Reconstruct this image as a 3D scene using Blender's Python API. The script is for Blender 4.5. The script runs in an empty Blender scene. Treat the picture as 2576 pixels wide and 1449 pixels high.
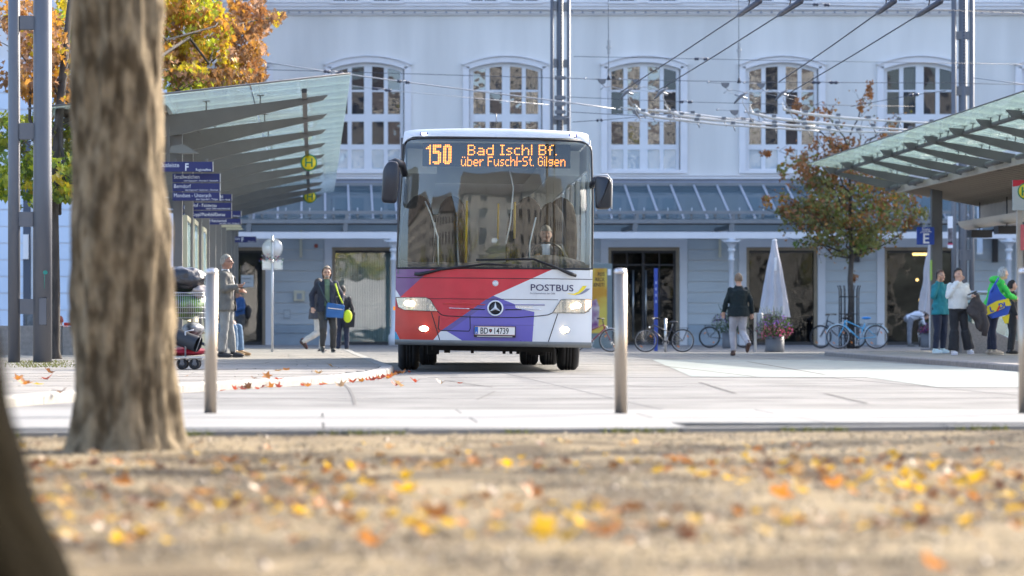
import bpy, bmesh, math, random
from mathutils import Vector, Matrix, noise
random.seed(7)
R = math.radians
SC = bpy.context.scene
COL = SC.collection
# ---------------------------------------------------------------- camera, sky, sun, exposure
cd = bpy.data.cameras.new('camera'); cam = bpy.data.objects.new('camera', cd); COL.objects.link(cam)
EYE = .556
cam.location = (0, 0, EYE); cam.rotation_euler = (R(90), 0, 0)
cd.sensor_width = 36; cd.lens = 8000 / 2576 * 36
cd.shift_x = (1288 - 791) / 2576; cd.shift_y = (828 - 724.5) / 2576
cd.clip_start = .3; cd.clip_end = 3000
cd.dof.use_dof = True; cd.dof.focus_distance = 41.5; cd.dof.aperture_fstop = 2.8
SC.camera = cam
SUN_AZ, SUN_EL = R(46), R(29.5)
w = bpy.data.worlds.new('World'); SC.world = w; w.use_nodes = True
nt = w.node_tree; nt.nodes.clear()
sky = nt.nodes.new('ShaderNodeTexSky'); sky.sky_type = 'NISHITA'; sky.sun_disc = False
sky.sun_elevation = SUN_EL; sky.sun_rotation = SUN_AZ; sky.air_density = .75; sky.dust_density = 2.6; sky.ozone_density = .5
bg = nt.nodes.new('ShaderNodeBackground'); bg.inputs[1].default_value = .15
wo = nt.nodes.new('ShaderNodeOutputWorld'); nt.links.new(sky.outputs[0], bg.inputs[0]); nt.links.new(bg.outputs[0], wo.inputs[0])
sd = bpy.data.lights.new('sun', 'SUN'); sun = bpy.data.objects.new('sun', sd); COL.objects.link(sun)
sd.energy = 2.0; sd.angle = R(.53); sd.color = (1, .925, .80)
SUNV = Vector((math.cos(SUN_EL) * math.sin(SUN_AZ), math.cos(SUN_EL) * math.cos(SUN_AZ), math.sin(SUN_EL)))
sun.rotation_euler = SUNV.to_track_quat('Z', 'Y').to_euler(); sun.location = (30, 60, 40)
SC.view_settings.view_transform = 'Standard'; SC.view_settings.look = 'None'
SC.view_settings.gamma = 1; SC.view_settings.use_curve_mapping = False; SC.view_settings.exposure = 2.15

# ---------------------------------------------------------------- helpers
F = 8000.0
def P(px, py, Y):
    s = F / Y
    return Vector(((px - 791) / s, Y, EYE + (828 - py) / s))
def X_(px, Y): return (px - 791) * Y / F
def Z_(py, Y): return EYE + (828 - py) * Y / F
def G(px, py, z=0.0):
    Y = (EYE - z) * F / (py - 828)
    return Vector(((px - 791) * Y / F, Y, z))
K = .77924    # photo pixels -> working pixels

class MB:
    """collects geometry for one mesh object"""
    def __init__(s): s.v = []; s.f = []; s.m = []; s.sm = []
    def add(s, vs, fs, m=0, smooth=False):
        o = len(s.v); s.v.extend([tuple(v) for v in vs])
        for f in fs: s.f.append([o + i for i in f]); s.m.append(m); s.sm.append(smooth)
        return s
    def box(s, x0, x1, y0, y1, z0, z1, m=0):
        if x0 > x1: x0, x1 = x1, x0
        if y0 > y1: y0, y1 = y1, y0
        if z0 > z1: z0, z1 = z1, z0
        vs = [(x0,y0,z0),(x1,y0,z0),(x1,y1,z0),(x0,y1,z0),(x0,y0,z1),(x1,y0,z1),(x1,y1,z1),(x0,y1,z1)]
        return s.add(vs, [(0,3,2,1),(4,5,6,7),(0,1,5,4),(1,2,6,5),(2,3,7,6),(3,0,4,7)], m)
    def obox(s, c, ax, ay, az, hx, hy, hz, m=0):
        c, ax, ay, az = Vector(c), Vector(ax).normalized(), Vector(ay).normalized(), Vector(az).normalized()
        vs = [c + ax*hx*i + ay*hy*j + az*hz*k for k in (-1,1) for (i,j) in ((-1,-1),(1,-1),(1,1),(-1,1))]
        return s.add(vs, [(0,3,2,1),(4,5,6,7),(0,1,5,4),(1,2,6,5),(2,3,7,6),(3,0,4,7)], m)
    def tube(s, pts, r, n=8, m=0, caps=True, sy=1.0):
        pts = [Vector(p) for p in pts]
        rs = r if isinstance(r, (list, tuple)) else [r] * len(pts)
        rings = []; prev = None
        for i, p in enumerate(pts):
            t = (pts[min(i+1, len(pts)-1)] - pts[max(i-1, 0)])
            if t.length < 1e-9: t = Vector((0,0,1))
            t.normalize()
            if prev is None:
                a = Vector((0,1,0)) if abs(t.y) < .9 else Vector((1,0,0))
                u = t.cross(a).normalized()
            else:
                u = prev - t * prev.dot(t)
                u = u.normalized() if u.length > 1e-6 else t.cross(Vector((0,1,0))).normalized()
            prev = u; v = t.cross(u)
            rings.append([p + (u*math.cos(2*math.pi*k/n) + v*math.sin(2*math.pi*k/n)*sy) * rs[i] for k in range(n)])
        vs = [q for rg in rings for q in rg]; fs = []
        for i in range(len(pts)-1):
            for k in range(n): fs.append((i*n+k, i*n+(k+1)%n, (i+1)*n+(k+1)%n, (i+1)*n+k))
        if caps: fs.append(tuple(range(n))[::-1]); fs.append(tuple((len(pts)-1)*n+k for k in range(n)))
        return s.add(vs, fs, m, True)
    def ell(s, c, r, n=10, k=7, m=0, fn=None, ax=None):
        c = Vector(c); vs = []; fs = []
        for i in range(k+1):
            th = math.pi*i/k
            for j in range(n):
                ph = 2*math.pi*j/n
                d = Vector((math.sin(th)*math.cos(ph), math.sin(th)*math.sin(ph), math.cos(th)))
                q = Vector((d.x*r[0], d.y*r[1], d.z*r[2]))
                if fn: q = fn(q, d)
                if ax: q = ax @ q
                vs.append(c + q)
        for i in range(k):
            for j in range(n): fs.append((i*n+j, (i+1)*n+j, (i+1)*n+(j+1)%n, i*n+(j+1)%n))
        return s.add(vs, fs, m, True)
    def cyl(s, c, r, z0, z1, n=16, m=0, r1=None):
        return s.tube([(c[0], c[1], z0), (c[0], c[1], z1)], [r, r if r1 is None else r1], n, m)
    def lathe(s, c, prof, n=16, m=0):
        vs = []; fs = []
        for (r, z) in prof:
            for k in range(n): vs.append((c[0]+r*math.cos(2*math.pi*k/n), c[1]+r*math.sin(2*math.pi*k/n), c[2]+z))
        for i in range(len(prof)-1):
            for k in range(n): fs.append((i*n+k, i*n+(k+1)%n, (i+1)*n+(k+1)%n, (i+1)*n+k))
        fs.append(tuple(range(n))[::-1]); fs.append(tuple((len(prof)-1)*n+k for k in range(n)))
        return s.add(vs, fs, m, True)
    def prism(s, poly, y0, y1, m=0):      # poly in (x, z), extruded along y
        n = len(poly)
        vs = [(x, y0, z) for x, z in poly] + [(x, y1, z) for x, z in poly]
        fs = [tuple(range(n)), tuple(range(2*n-1, n-1, -1))] + [(i, i+n, (i+1)%n+n, (i+1)%n) for i in range(n)]
        return s.add(vs, fs, m)
    def prismz(s, poly, z0, z1, m=0):     # poly in (x, y), extruded along z
        n = len(poly)
        vs = [(x, y, z0) for x, y in poly] + [(x, y, z1) for x, y in poly]
        fs = [tuple(range(n))[::-1], tuple(range(n, 2*n))] + [(i, (i+1)%n, (i+1)%n+n, i+n) for i in range(n)]
        return s.add(vs, fs, m)
    def quad(s, a, b, c, d, m=0): return s.add([a, b, c, d], [(0,1,2,3)], m)
    def torus(s, c, R0, r, ax='y', n=28, k=6, m=0, a0=0, a1=2*math.pi):
        pts = []
        closed = abs(a1-a0-2*math.pi) < 1e-6
        cnt = n if closed else n+1
        vs = []; fs = []
        for i in range(cnt):
            a = a0+(a1-a0)*i/n
            for j in range(k):
                b = 2*math.pi*j/k; rr = R0+r*math.cos(b); h = r*math.sin(b)
                if ax == 'y': q = (rr*math.cos(a), h, rr*math.sin(a))
                elif ax == 'x': q = (h, rr*math.cos(a), rr*math.sin(a))
                else: q = (rr*math.cos(a), rr*math.sin(a), h)
                vs.append((c[0]+q[0], c[1]+q[1], c[2]+q[2]))
        for i in range(n if closed else n):
            i2 = (i+1) % cnt
            for j in range(k): fs.append((i*k+j, i2*k+j, i2*k+(j+1)%k, i*k+(j+1)%k))
        return s.add(vs, fs, m, True)
    def mesh(s, name, mats, bevel=0):
        me = bpy.data.meshes.new(name); me.from_pydata(s.v, [], s.f)
        for mt in (mats if isinstance(mats, (list, tuple)) else [mats]): me.materials.append(mt)
        me.polygons.foreach_set('material_index', s.m); me.polygons.foreach_set('use_smooth', s.sm)
        me.update()
        if bevel:
            bm = bmesh.new(); bm.from_mesh(me)
            bmesh.ops.bevel(bm, geom=bm.edges[:], offset=bevel, segments=2, affect='EDGES', profile=.6)
            bm.to_mesh(me); bm.free()
        return me

def link(name, data, parent=None, world=False):
    o = bpy.data.objects.new(name, data); COL.objects.link(o)
    if parent is not None:
        o.parent = parent
        if world:
            r = parent
            while r.parent is not None: r = r.parent
            if parent is r: o.location = -r.location
    return o
def tag(o, label=None, cat=None, group=None, kind=None):
    if label: o['label'] = label
    if cat: o['category'] = cat
    if group: o['group'] = group
    if kind: o['kind'] = kind
    return o
def thing(name, label, cat, loc=(0,0,0), rz=0, group=None):
    o = bpy.data.objects.new(name, None); COL.objects.link(o); o.empty_display_size = .1
    o.location = loc; o.rotation_euler = (0, 0, rz)
    return tag(o, label, cat, group)
def part(name, mb, mats, parent, world=False, label=None, bevel=0):
    o = link(name, mb.mesh(name, mats, bevel), parent, world)
    if label: o['label'] = label
    return o
def solo(name, mb, mats, label, cat, group=None, bevel=0):
    return tag(link(name, mb.mesh(name, mats, bevel)), label, cat, group)
def struct(name, mb, mats, kind='structure'):
    return tag(link(name, mb.mesh(name, mats)), kind=kind)
def dup(o, parent=None):
    c = o.copy(); COL.objects.link(c)
    if parent is not None: c.parent = parent
    for ch in o.children: dup(ch, c)
    return c

# ---------------------------------------------------------------- materials
MC = {}
def mat(name, col, rough=.6, metal=0, var=0, vscale=4, bump=0, bscale=40, spec=.5, emit=None, es=0, col2=None, stretch=None, coat=0, alpha=None, trans=0, detail=5, lo=.35, hi=.65):
    if name in MC: return MC[name]
    m = bpy.data.materials.new(name); m.use_nodes = True; t = m.node_tree; b = t.nodes['Principled BSDF']
    c = (*col, 1)
    b.inputs['Base Color'].default_value = c; b.inputs['Roughness'].default_value = rough; b.inputs['Metallic'].default_value = metal
    b.inputs['Specular IOR Level'].default_value = spec
    if coat: b.inputs['Coat Weight'].default_value = coat; b.inputs['Coat Roughness'].default_value = .06
    if trans: b.inputs['Transmission Weight'].default_value = trans
    if emit: b.inputs['Emission Color'].default_value = (*emit, 1); b.inputs['Emission Strength'].default_value = es
    tc = None
    if var or bump or col2:
        tc = t.nodes.new('ShaderNodeTexCoord'); mp = t.nodes.new('ShaderNodeMapping')
        if stretch: mp.inputs['Scale'].default_value = stretch
        t.links.new(tc.outputs['Object'], mp.inputs[0])
    if var or col2:
        n = t.nodes.new('ShaderNodeTexNoise'); n.inputs['Scale'].default_value = vscale; n.inputs['Detail'].default_value = detail
        t.links.new(mp.outputs[0], n.inputs[0])
        r = t.nodes.new('ShaderNodeValToRGB'); e = r.color_ramp.elements
        e[0].position = lo; e[1].position = hi
        if col2: e[0].color = (*col2, 1); e[1].color = c
        else: e[0].color = (*[x*(1-var) for x in col], 1); e[1].color = (*[min(1, x*(1+var)) for x in col], 1)
        t.links.new(n.outputs[0], r.inputs[0]); t.links.new(r.outputs[0], b.inputs['Base Color'])
        mr = t.nodes.new('ShaderNodeMapRange'); mr.inputs[3].default_value = max(.02, rough-.08); mr.inputs[4].default_value = min(1, rough+.08)
        t.links.new(n.outputs[0], mr.inputs[0]); t.links.new(mr.outputs[0], b.inputs['Roughness'])
    if bump:
        n2 = t.nodes.new('ShaderNodeTexNoise'); n2.inputs['Scale'].default_value = bscale; n2.inputs['Detail'].default_value = 4
        t.links.new(mp.outputs[0], n2.inputs[0])
        bp = t.nodes.new('ShaderNodeBump'); bp.inputs['Strength'].default_value = bump; bp.inputs['Distance'].default_value = .02
        t.links.new(n2.outputs[0], bp.inputs['Height']); t.links.new(bp.outputs[0], b.inputs['Normal'])
    MC[name] = m
    return m
def glass(name, tint=(.8,.9,.88), refl=.12, dark=None, dens=0.0, wav=0.0, wscale=2.0, transl=False, fmax=.6):
    """thin sheet glass: clear part + mirror part (+ a part of solid colour for dirt or frosting)"""
    if name in MC: return MC[name]
    m = bpy.data.materials.new(name); m.use_nodes = True; t = m.node_tree; t.nodes.clear()
    o = t.nodes.new('ShaderNodeOutputMaterial'); tr = t.nodes.new('ShaderNodeBsdfTransparent'); tr.inputs[0].default_value = (*tint, 1)
    base = tr
    if dark is not None:
        d = t.nodes.new('ShaderNodeBsdfTranslucent' if transl else 'ShaderNodeBsdfDiffuse'); d.inputs[0].default_value = (*dark, 1)
        mx = t.nodes.new('ShaderNodeMixShader'); mx.inputs[0].default_value = dens
        if dens >= 1: base = d
        else: t.links.new(tr.outputs[0], mx.inputs[1]); t.links.new(d.outputs[0], mx.inputs[2]); base = mx
    g = t.nodes.new('ShaderNodeBsdfGlossy'); g.inputs['Roughness'].default_value = .015; g.inputs[0].default_value = (.95, .97, 1, 1)
    lw = t.nodes.new('ShaderNodeLayerWeight'); lw.inputs[0].default_value = .25
    mr = t.nodes.new('ShaderNodeMapRange'); mr.inputs[3].default_value = refl; mr.inputs[4].default_value = min(1, refl + fmax)
    t.links.new(lw.outputs['Fresnel'], mr.inputs[0])
    m2 = t.nodes.new('ShaderNodeMixShader'); t.links.new(mr.outputs[0], m2.inputs[0])
    t.links.new(base.outputs[0], m2.inputs[1]); t.links.new(g.outputs[0], m2.inputs[2]); t.links.new(m2.outputs[0], o.inputs[0])
    if wav:
        tc = t.nodes.new('ShaderNodeTexCoord'); n = t.nodes.new('ShaderNodeTexNoise'); n.inputs['Scale'].default_value = wscale; n.inputs['Detail'].default_value = 1.5
        bp = t.nodes.new('ShaderNodeBump'); bp.inputs['Strength'].default_value = 1; bp.inputs['Distance'].default_value = wav
        t.links.new(tc.outputs['Object'], n.inputs[0]); t.links.new(n.outputs[0], bp.inputs['Height']); t.links.new(bp.outputs[0], g.inputs['Normal'])
    MC[name] = m
    return m
def leafmat(name, col, gloss=.05):
    if name in MC: return MC[name]
    m = bpy.data.materials.new(name); m.use_nodes = True; t = m.node_tree; t.nodes.clear()
    o = t.nodes.new('ShaderNodeOutputMaterial'); d = t.nodes.new('ShaderNodeBsdfDiffuse'); tl = t.nodes.new('ShaderNodeBsdfTranslucent')
    g = t.nodes.new('ShaderNodeBsdfGlossy'); g.inputs['Roughness'].default_value = .5
    tc = t.nodes.new('ShaderNodeTexCoord'); n = t.nodes.new('ShaderNodeTexNoise'); n.inputs['Scale'].default_value = 3; n.inputs['Detail'].default_value = 6
    r = t.nodes.new('ShaderNodeValToRGB'); r.color_ramp.elements[0].position = .3; r.color_ramp.elements[1].position = .7
    r.color_ramp.elements[0].color = (*[c*.55 for c in col], 1); r.color_ramp.elements[1].color = (*[min(1, c*1.4) for c in col], 1)
    t.links.new(tc.outputs['Object'], n.inputs[0]); t.links.new(n.outputs[0], r.inputs[0])
    t.links.new(r.outputs[0], d.inputs[0]); t.links.new(r.outputs[0], tl.inputs[0])
    a = t.nodes.new('ShaderNodeMixShader'); a.inputs[0].default_value = .45; t.links.new(d.outputs[0], a.inputs[1]); t.links.new(tl.outputs[0], a.inputs[2])
    b = t.nodes.new('ShaderNodeMixShader'); b.inputs[0].default_value = gloss; t.links.new(a.outputs[0], b.inputs[1]); t.links.new(g.outputs[0], b.inputs[2])
    t.links.new(b.outputs[0], o.inputs[0]); MC[name] = m
    return m
def text_part(name, txt, size, mats, parent, loc, rot=(R(90),0,0), align='LEFT', depth=.004, sx=1.0, world=False, label=None, bold=0, shear=0, mtx=None):
    cu = bpy.data.curves.new(name, 'FONT'); cu.body = txt; cu.size = size; cu.align_x = align; cu.align_y = 'BOTTOM_BASELINE'
    cu.extrude = depth; cu.offset = bold; cu.shear = shear; cu.resolution_u = 3
    tmp = bpy.data.objects.new('tmp', cu); COL.objects.link(tmp)
    dg = bpy.context.evaluated_depsgraph_get(); me = bpy.data.meshes.new_from_object(tmp.evaluated_get(dg))
    bpy.data.objects.remove(tmp); bpy.data.curves.remove(cu)
    if mtx is None: mtx = Matrix.Translation(Vector(loc)) @ (Matrix.Rotation(rot[2], 4, 'Z') @ Matrix.Rotation(rot[1], 4, 'Y') @ Matrix.Rotation(rot[0], 4, 'X')) @ Matrix.Diagonal((sx, 1, 1, 1))
    me.transform(mtx); me.materials.clear(); me.materials.append(mats); me.name = name
    for p in me.polygons: p.material_index = 0
    o = link(name, me, parent, world)
    if label: o['label'] = label
    return o
# ---------------------------------------------------------------- ground
m_ground = mat('plaza asphalt', (.195,.19,.18), .85, var=.22, vscale=1.1, bump=.5, bscale=70, detail=14, spec=.2)
m_band = mat('pale concrete', (.245,.24,.228), .8, var=.07, vscale=2, bump=.2, bscale=60, spec=.25)
m_gravel = mat('gravel soil', (.25,.19,.108), .9, var=.0, vscale=1.4, col2=(.07,.048,.024), lo=.38, hi=.56, bump=.6, bscale=60, spec=.15, detail=9)
m_slab = mat('platform stone', (.25,.232,.205), .75, var=.12, vscale=2.5, bump=.15, bscale=70, spec=.3, stretch=(1,4,1))
m_slab2 = mat('platform stone darker', (.21,.195,.172), .75, var=.12, vscale=2.5, bump=.15, bscale=70, spec=.3, stretch=(1,4,1))
m_kerb = mat('kerb stone', (.27,.26,.24), .8, var=.12, vscale=9, bump=.3, bscale=80)
m_kerb_dk = mat('kerb stone grey', (.22,.2,.19), .8, var=.15, vscale=9, bump=.3, bscale=80)
m_dirt = mat('dirt joint', (.04,.035,.03), .95)
m_seam = mat('road seam', (.08,.076,.072), .9)
m_walk = mat('station pavement', (.17,.16,.16), .8, var=.12, vscale=1.5, bump=.1, bscale=60)
m_green = mat('worn green paint', (.18,.207,.192), .75, var=.18, vscale=1.8, detail=8)
mb = MB(); mb.quad((-400,-300,-.12), (400,-300,-.12), (400,500,-.12), (-400,500,-.12)); struct('ground', mb, m_ground)
mb = MB(); mb.quad((-60,19,0), (60,19,0), (60,101.5,0), (-60,101.5,0)); struct('road', mb, m_ground)
# pavement before the station
mb = MB(); mb.quad((-60,101.5,.0), (60,101.5,.0), (60,110.8,.0), (-60,110.8,.0)); walk = struct('station_pavement', mb, m_walk)
pm = MB().box(-.99,.99,-.74,.74,.002,.012).mesh('paver', m_walk)
for i in range(17):
    for j in range(5):
        o = link('paver', pm, walk); o.location = (-7+i*2+(j%2), 102.3+j*1.5, 0)
# pale band between road and gravel; its front edge runs slightly away to the right
sl = .206
def gy(x): return 16.5 + sl*(x+1.63)
band = MB()
band.add([(-40,gy(-40),-.01),(40,gy(40),-.01),(40,21.5,-.01),(-40,21.5,-.01)], [(0,1,2,3)])
band_o = struct('pavement', band, m_band)
rnd = random.Random(3)
sm = MB().box(-1.005,1.005,-.495,.495,-.004,.012).mesh('paving_slab', m_band)
for i in range(10):
    for j in range(4):
        y = 18.0 + j*1.0
        x = -5 + i*2.02 + (j%2)*.9
        if y-.5 < gy(x+1): continue
        o = link('paving_slab', sm, band_o); o.location = (x, y, rnd.uniform(0,.003))
# edging strip with a dark shadow gap
for i in range(12):
    x0 = -7+i*1.5
    mb = MB(); y0, y1 = gy(x0), gy(x0+1.485)
    mb.add([(x0,y0,-.03),(x0+1.485,y1,-.03),(x0+1.485,y1+.16,-.03),(x0,y0+.16,-.03),(x0,y0,.022),(x0+1.485,y1,.022),(x0+1.485,y1+.16,.022),(x0,y0+.16,.022)],
           [(4,5,6,7),(0,1,5,4),(1,2,6,5),(2,3,7,6),(3,0,4,7)])
    part('edging_stone', mb, m_band, band_o)
# gravel ground as a real relief
g = MB(); nx, ny = 150, 150
vs = []; fs = []
for j in range(ny+1):
    for i in range(nx+1):
        x = -4.2 + 12*i/nx; fy = j/ny; y = 4.5 + (gy(x)-.004-4.5)*fy
        h = noise.noise(Vector((x*1.1, y*1.1, 0)))*.03 + noise.noise(Vector((x*4, y*4, 5)))*.012 + noise.noise(Vector((x*14, y*14, 9)))*.006
        vs.append((x, y, -.005 + h*min(1, (1-fy)*6+.12)))
for j in range(ny):
    for i in range(nx): fs.append((j*(nx+1)+i, j*(nx+1)+i+1, (j+1)*(nx+1)+i+1, (j+1)*(nx+1)+i))
g.add(vs, fs, 0, True)
g.quad((-40,-12,-.02),(40,-12,-.02),(40,4.5,-.02),(-40,4.5,-.02)); g.quad((-40,4.5,-.02),(-4.2,4.5,-.02),(-4.2,gy(-4.2)-.01,-.02),(-40,8.5,-.02)); g.quad((7.8,4.5,-.02),(40,4.5,-.02),(40,gy(40),-.02),(7.8,gy(7.8)-.01,-.02))
struct('gravel_ground', g, m_gravel)
# pebbles and crumbs
peb = [mat('pebble pale', (.36,.29,.19), .7, spec=.2), mat('pebble grey', (.16,.12,.07), .7, spec=.2), mat('pebble brown', (.20,.14,.09), .6)]
mb = MB(); rnd = random.Random(11)
def visx(y): s = F/y; return (0-791)/s-.3, (2576-791)/s+.3
for k in range(11000):
    y = 6.6 + 10.6*rnd.random()**1.1; a, b = visx(y); x = rnd.uniform(a, b)
    if y > gy(x)-.03: continue
    r = rnd.uniform(.004,.012) * (1.7 if rnd.random() < .06 else 1)
    c = Vector((x, y, .0)); q = rnd.uniform(0,6.28); e = rnd.uniform(.6,1.3)
    vs = [c+Vector((math.cos(q)*r*e, math.sin(q)*r*e, 0)), c+Vector((-math.sin(q)*r, math.cos(q)*r, 0)), c+Vector((-math.cos(q)*r*e, -math.sin(q)*r*e, 0)), c+Vector((math.sin(q)*r, -math.cos(q)*r, 0)), c+Vector((rnd.uniform(-.3,.3)*r, rnd.uniform(-.3,.3)*r, r*.8))]
    mb.add(vs, [(0,1,4),(1,2,4),(2,3,4),(3,0,4)], rnd.choice((0,0,1,1,2)))
o = link('gravel', mb.mesh('gravel', peb)); tag(o, 'small loose gravel and crumbs spread over the tan ground in front', 'gravel', kind='stuff')
# leaf shapes lying about
def leafshape(r, rnd, curl=.5):
    """a curled maple like leaf: centre + lobed rim"""
    n = 10; vs = [Vector((0,0,0))]
    cz = rnd.uniform(.1, curl)
    for k in range(n):
        a = 2*math.pi*k/n; rr = r*(1 if k % 2 == 0 else .52)*rnd.uniform(.8,1.1)
        x, y = math.cos(a)*rr, math.sin(a)*rr
        z = cz*abs(x)*.9 + .25*cz*y*y/r
        vs.append(Vector((x, y, z)))
    return vs, [(0, 1+k, 1+(k+1)%n) for k in range(n)]
fl_m = [leafmat('fallen leaf orange', (.50,.19,.03), .05), leafmat('fallen leaf brown', (.16,.065,.022), .05), leafmat('fallen leaf yellow', (.62,.38,.02), .04), leafmat('fallen leaf tan', (.36,.23,.11), .08), leafmat('fallen leaf red', (.34,.06,.03), .05)]
def place_leaf(mb, x, y, z, r, rnd, mi, curl=.7):
    vs, fs = leafshape(r, rnd, curl)
    M = Matrix.Rotation(rnd.uniform(0,6.28), 3, 'Z') @ Matrix.Rotation(rnd.gauss(0,.3), 3, 'X') @ Matrix.Rotation(rnd.gauss(0,.3), 3, 'Y')
    vs = [M @ v for v in vs]; lo = min(v.z for v in vs)
    mb.add([v + Vector((x, y, z-lo+.002)) for v in vs], fs, mi, False)
mb = MB(); rnd = random.Random(5)
for k in range(3600):
    y = 6.7 + 8.8*rnd.random()**1.0; a, b = visx(y); x = rnd.uniform(a, b)
    cl = noise.noise(Vector((x*.9, y*.5, 3.3)))
    if y > 13.2 and rnd.random() < .85: continue
    if y < 8.2 and rnd.random() < .75: continue
    if rnd.random() > .55 + cl*2.2: continue
    place_leaf(mb, x, y, .004, rnd.uniform(.014,.038), rnd, rnd.choice((0,1,1,1,2,2,3,3,3,3)))
o = link('fallen_leaves', mb.mesh('fallen_leaves', fl_m)); tag(o, 'orange, yellow and brown autumn leaves scattered over the tan gravel in front', 'leaves', kind='stuff')
# bigger bright leaves, one by one
m_ = [(1368,1372,2),(1442,1378,2),(1535,1355,0),(1860,1300,0),(1960,1262,0),(2015,1245,2),(2100,1232,0),(2180,1222,2),(2262,1238,2),(2320,1245,2),(2415,1225,2),(2460,1222,2),(1340,1255,0),(1030,1245,2),(770,1222,2),(510,1245,0),(380,1290,1),(575,1165,0),(945,1380,0),(1185,1165,0),(740,1222,0),(2340,1440,0),(1720,1170,0),(1600,1290,1),(1100,1312,1),(2050,1160,0),(1510,1280,3),(600,1290,1),(310,1225,0),(2110,1215,1)]
for i, (px, py, c) in enumerate(m_):
    p = G(px, py); mb = MB(); place_leaf(mb, 0, 0, 0, rnd.uniform(.045,.06), rnd, c, 1.0)
    o = link('fallen_leaf', mb.mesh('fallen_leaf', fl_m)); o.location = (p.x, p.y, .006)
    nm_ = ('orange','brown','yellow','tan','red')[c]; wh = 'left of the first bollard' if px < 530 else ('between the two bollards' if px < 1562 else 'right of the middle bollard')
    tag(o, 'large %s leaf on the gravel %s, %s' % (nm_, wh, 'near the viewer' if py > 1280 else 'farther back'), 'leaf', 'large leaves on the gravel')
# joints in the road
mb = MB()
def seam(pts, wd=.02):
    for a, b in zip(pts, pts[1:]):
        a, b = G(*a), G(*b); d = (b-a); d.z = 0; n = Vector((-d.y, d.x, 0)).normalized()*wd
        mb.add([a-n, b-n, b+n, a+n], [(0,1,2,3)])
        for i in range(4): x, y, z = mb.v[-4+i]; mb.v[-4+i] = (x, y, .004)
seam([(861,965),(878,978),(889,1000),(892,1019)], .012); seam([(480,1008),(1020,1006),(1690,1006)], .012)
seam([(1760,962),(1849,990)]); seam([(2075,990),(2180,1015)]); seam([(2140,1016),(2420,1026)], .018)
seam([(1640,918),(1900,948)], .03); seam([(1880,910),(2075,943)], .03); seam([(1500,905),(2040,905)], .05)
seam([(1120,957),(1240,975)], .012); seam([(1540,968),(1640,975)], .012); seam([(1200,1006),(1245,985)], .008)
struct('road_joints', mb, m_seam)
mb = MB()
for y_ in (25.5,31,36.5,43,50,57,64,71): mb.box(-8 if y_ < 30 else 1.3, 15, y_-.012, y_+.012, .001, .0025)
for x_ in (2.4,5.9,8.6): mb.box(x_-.010, x_+.010, 22, 74, .001, .0024)
struct('fine_joints', mb, mat('fine seam', (.125,.12,.114), .9))
mb = MB(); q = [G(1640,905), G(2060,905), G(2760,938), G(2760,975), G(2360,975), G(2180,950), G(1740,948)]
mb.add([(p.x, p.y, .0035) for p in q], [tuple(range(7))[::-1]]); struct('road_marking', mb, m_green)
# ---------------------------------------------------------------- platforms
HP = .075
lp = [(-24,20.5),(-2.6,20.5),(-2.0,23.5),(-1.15,27.8),(-.35,30.6),(.286,32.9),(.72,36.0),(.93,38.8),(1.03,41.4),(1.0,44),(.95,52),(.88,62),(.83,74),(.5,78),(-24,78)]
mb = MB(); mb.prismz([(x-.14 if x > -20 else x, y+(.1 if y < 40 else 0)) for x, y in lp], -.01, HP-.014); plat = struct('left_platform', mb, m_dirt)
def inl(x, y):
    # inside test against the kerb line
    for (x0,y0),(x1,y1) in zip(lp[1:-1], lp[2:]):
        if y0 <= y <= y1: return x < x0+(x1-x0)*(y-y0)/(y1-y0) - .22
    return False
rnd = random.Random(8)
yy = 20.9
while yy < 77:
    d = .5 if yy < 34 else 1.0
    # each row is cut to the kerb line
    xe = None
    for (x0,y0),(x1,y1) in zip(lp[1:-1], lp[2:]):
        if y0 <= yy <= y1: xe = x0+(x1-x0)*(yy-y0)/(y1-y0) - .15
    if xe is None: yy += d; continue
    x = -7.5 - rnd.uniform(0,1.5)
    while x < xe-.05:
        L = rnd.choice((1.6,2.4,3.0)); x1 = min(x+L, xe)
        mb = MB(); mb.box(x, x1-.012, yy+.008, yy+d-.008, HP-.016, HP+rnd.uniform(-.001,.003))
        part('slab', mb, rnd.choice((m_slab, m_slab, m_slab2)), plat)
        x = x1
    yy += d
# kerb stones of the left platform
def kerb_run(line, parent, m, h, wd, step=1.0):
    for (a, b) in zip(line, line[1:]):
        a = Vector((*a, 0)); b = Vector((*b, 0)); L = (b-a).length; n = max(1, round(L/step)); d = (b-a)/n; u = d.normalized(); nn = Vector((-u.y, u.x, 0))
        for i in range(n):
            p0 = a+d*i+u*.006; p1 = a+d*(i+1)-u*.006
            base = [p0, p1, p1+nn*wd, p0+nn*wd]
            mb = MB(); vs = [Vector((p.x, p.y, -.01)) for p in base]+[Vector((p.x, p.y, h)) for p in base]
            vs[4] += nn*.02; vs[5] += nn*.02
            vs += [p0+Vector((0,0,h-.02)), p1+Vector((0,0,h-.02))]
            mb.add(vs, [(4,5,6,7),(0,1,9,8),(8,9,5,4),(2,3,7,6),(0,8,4,7,3),(1,2,6,5,9)])
            part('kerb_stone', mb, m, parent)
kerb_run(lp[1:-1], plat, m_kerb, HP+.006, .15, 1.1)
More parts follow.
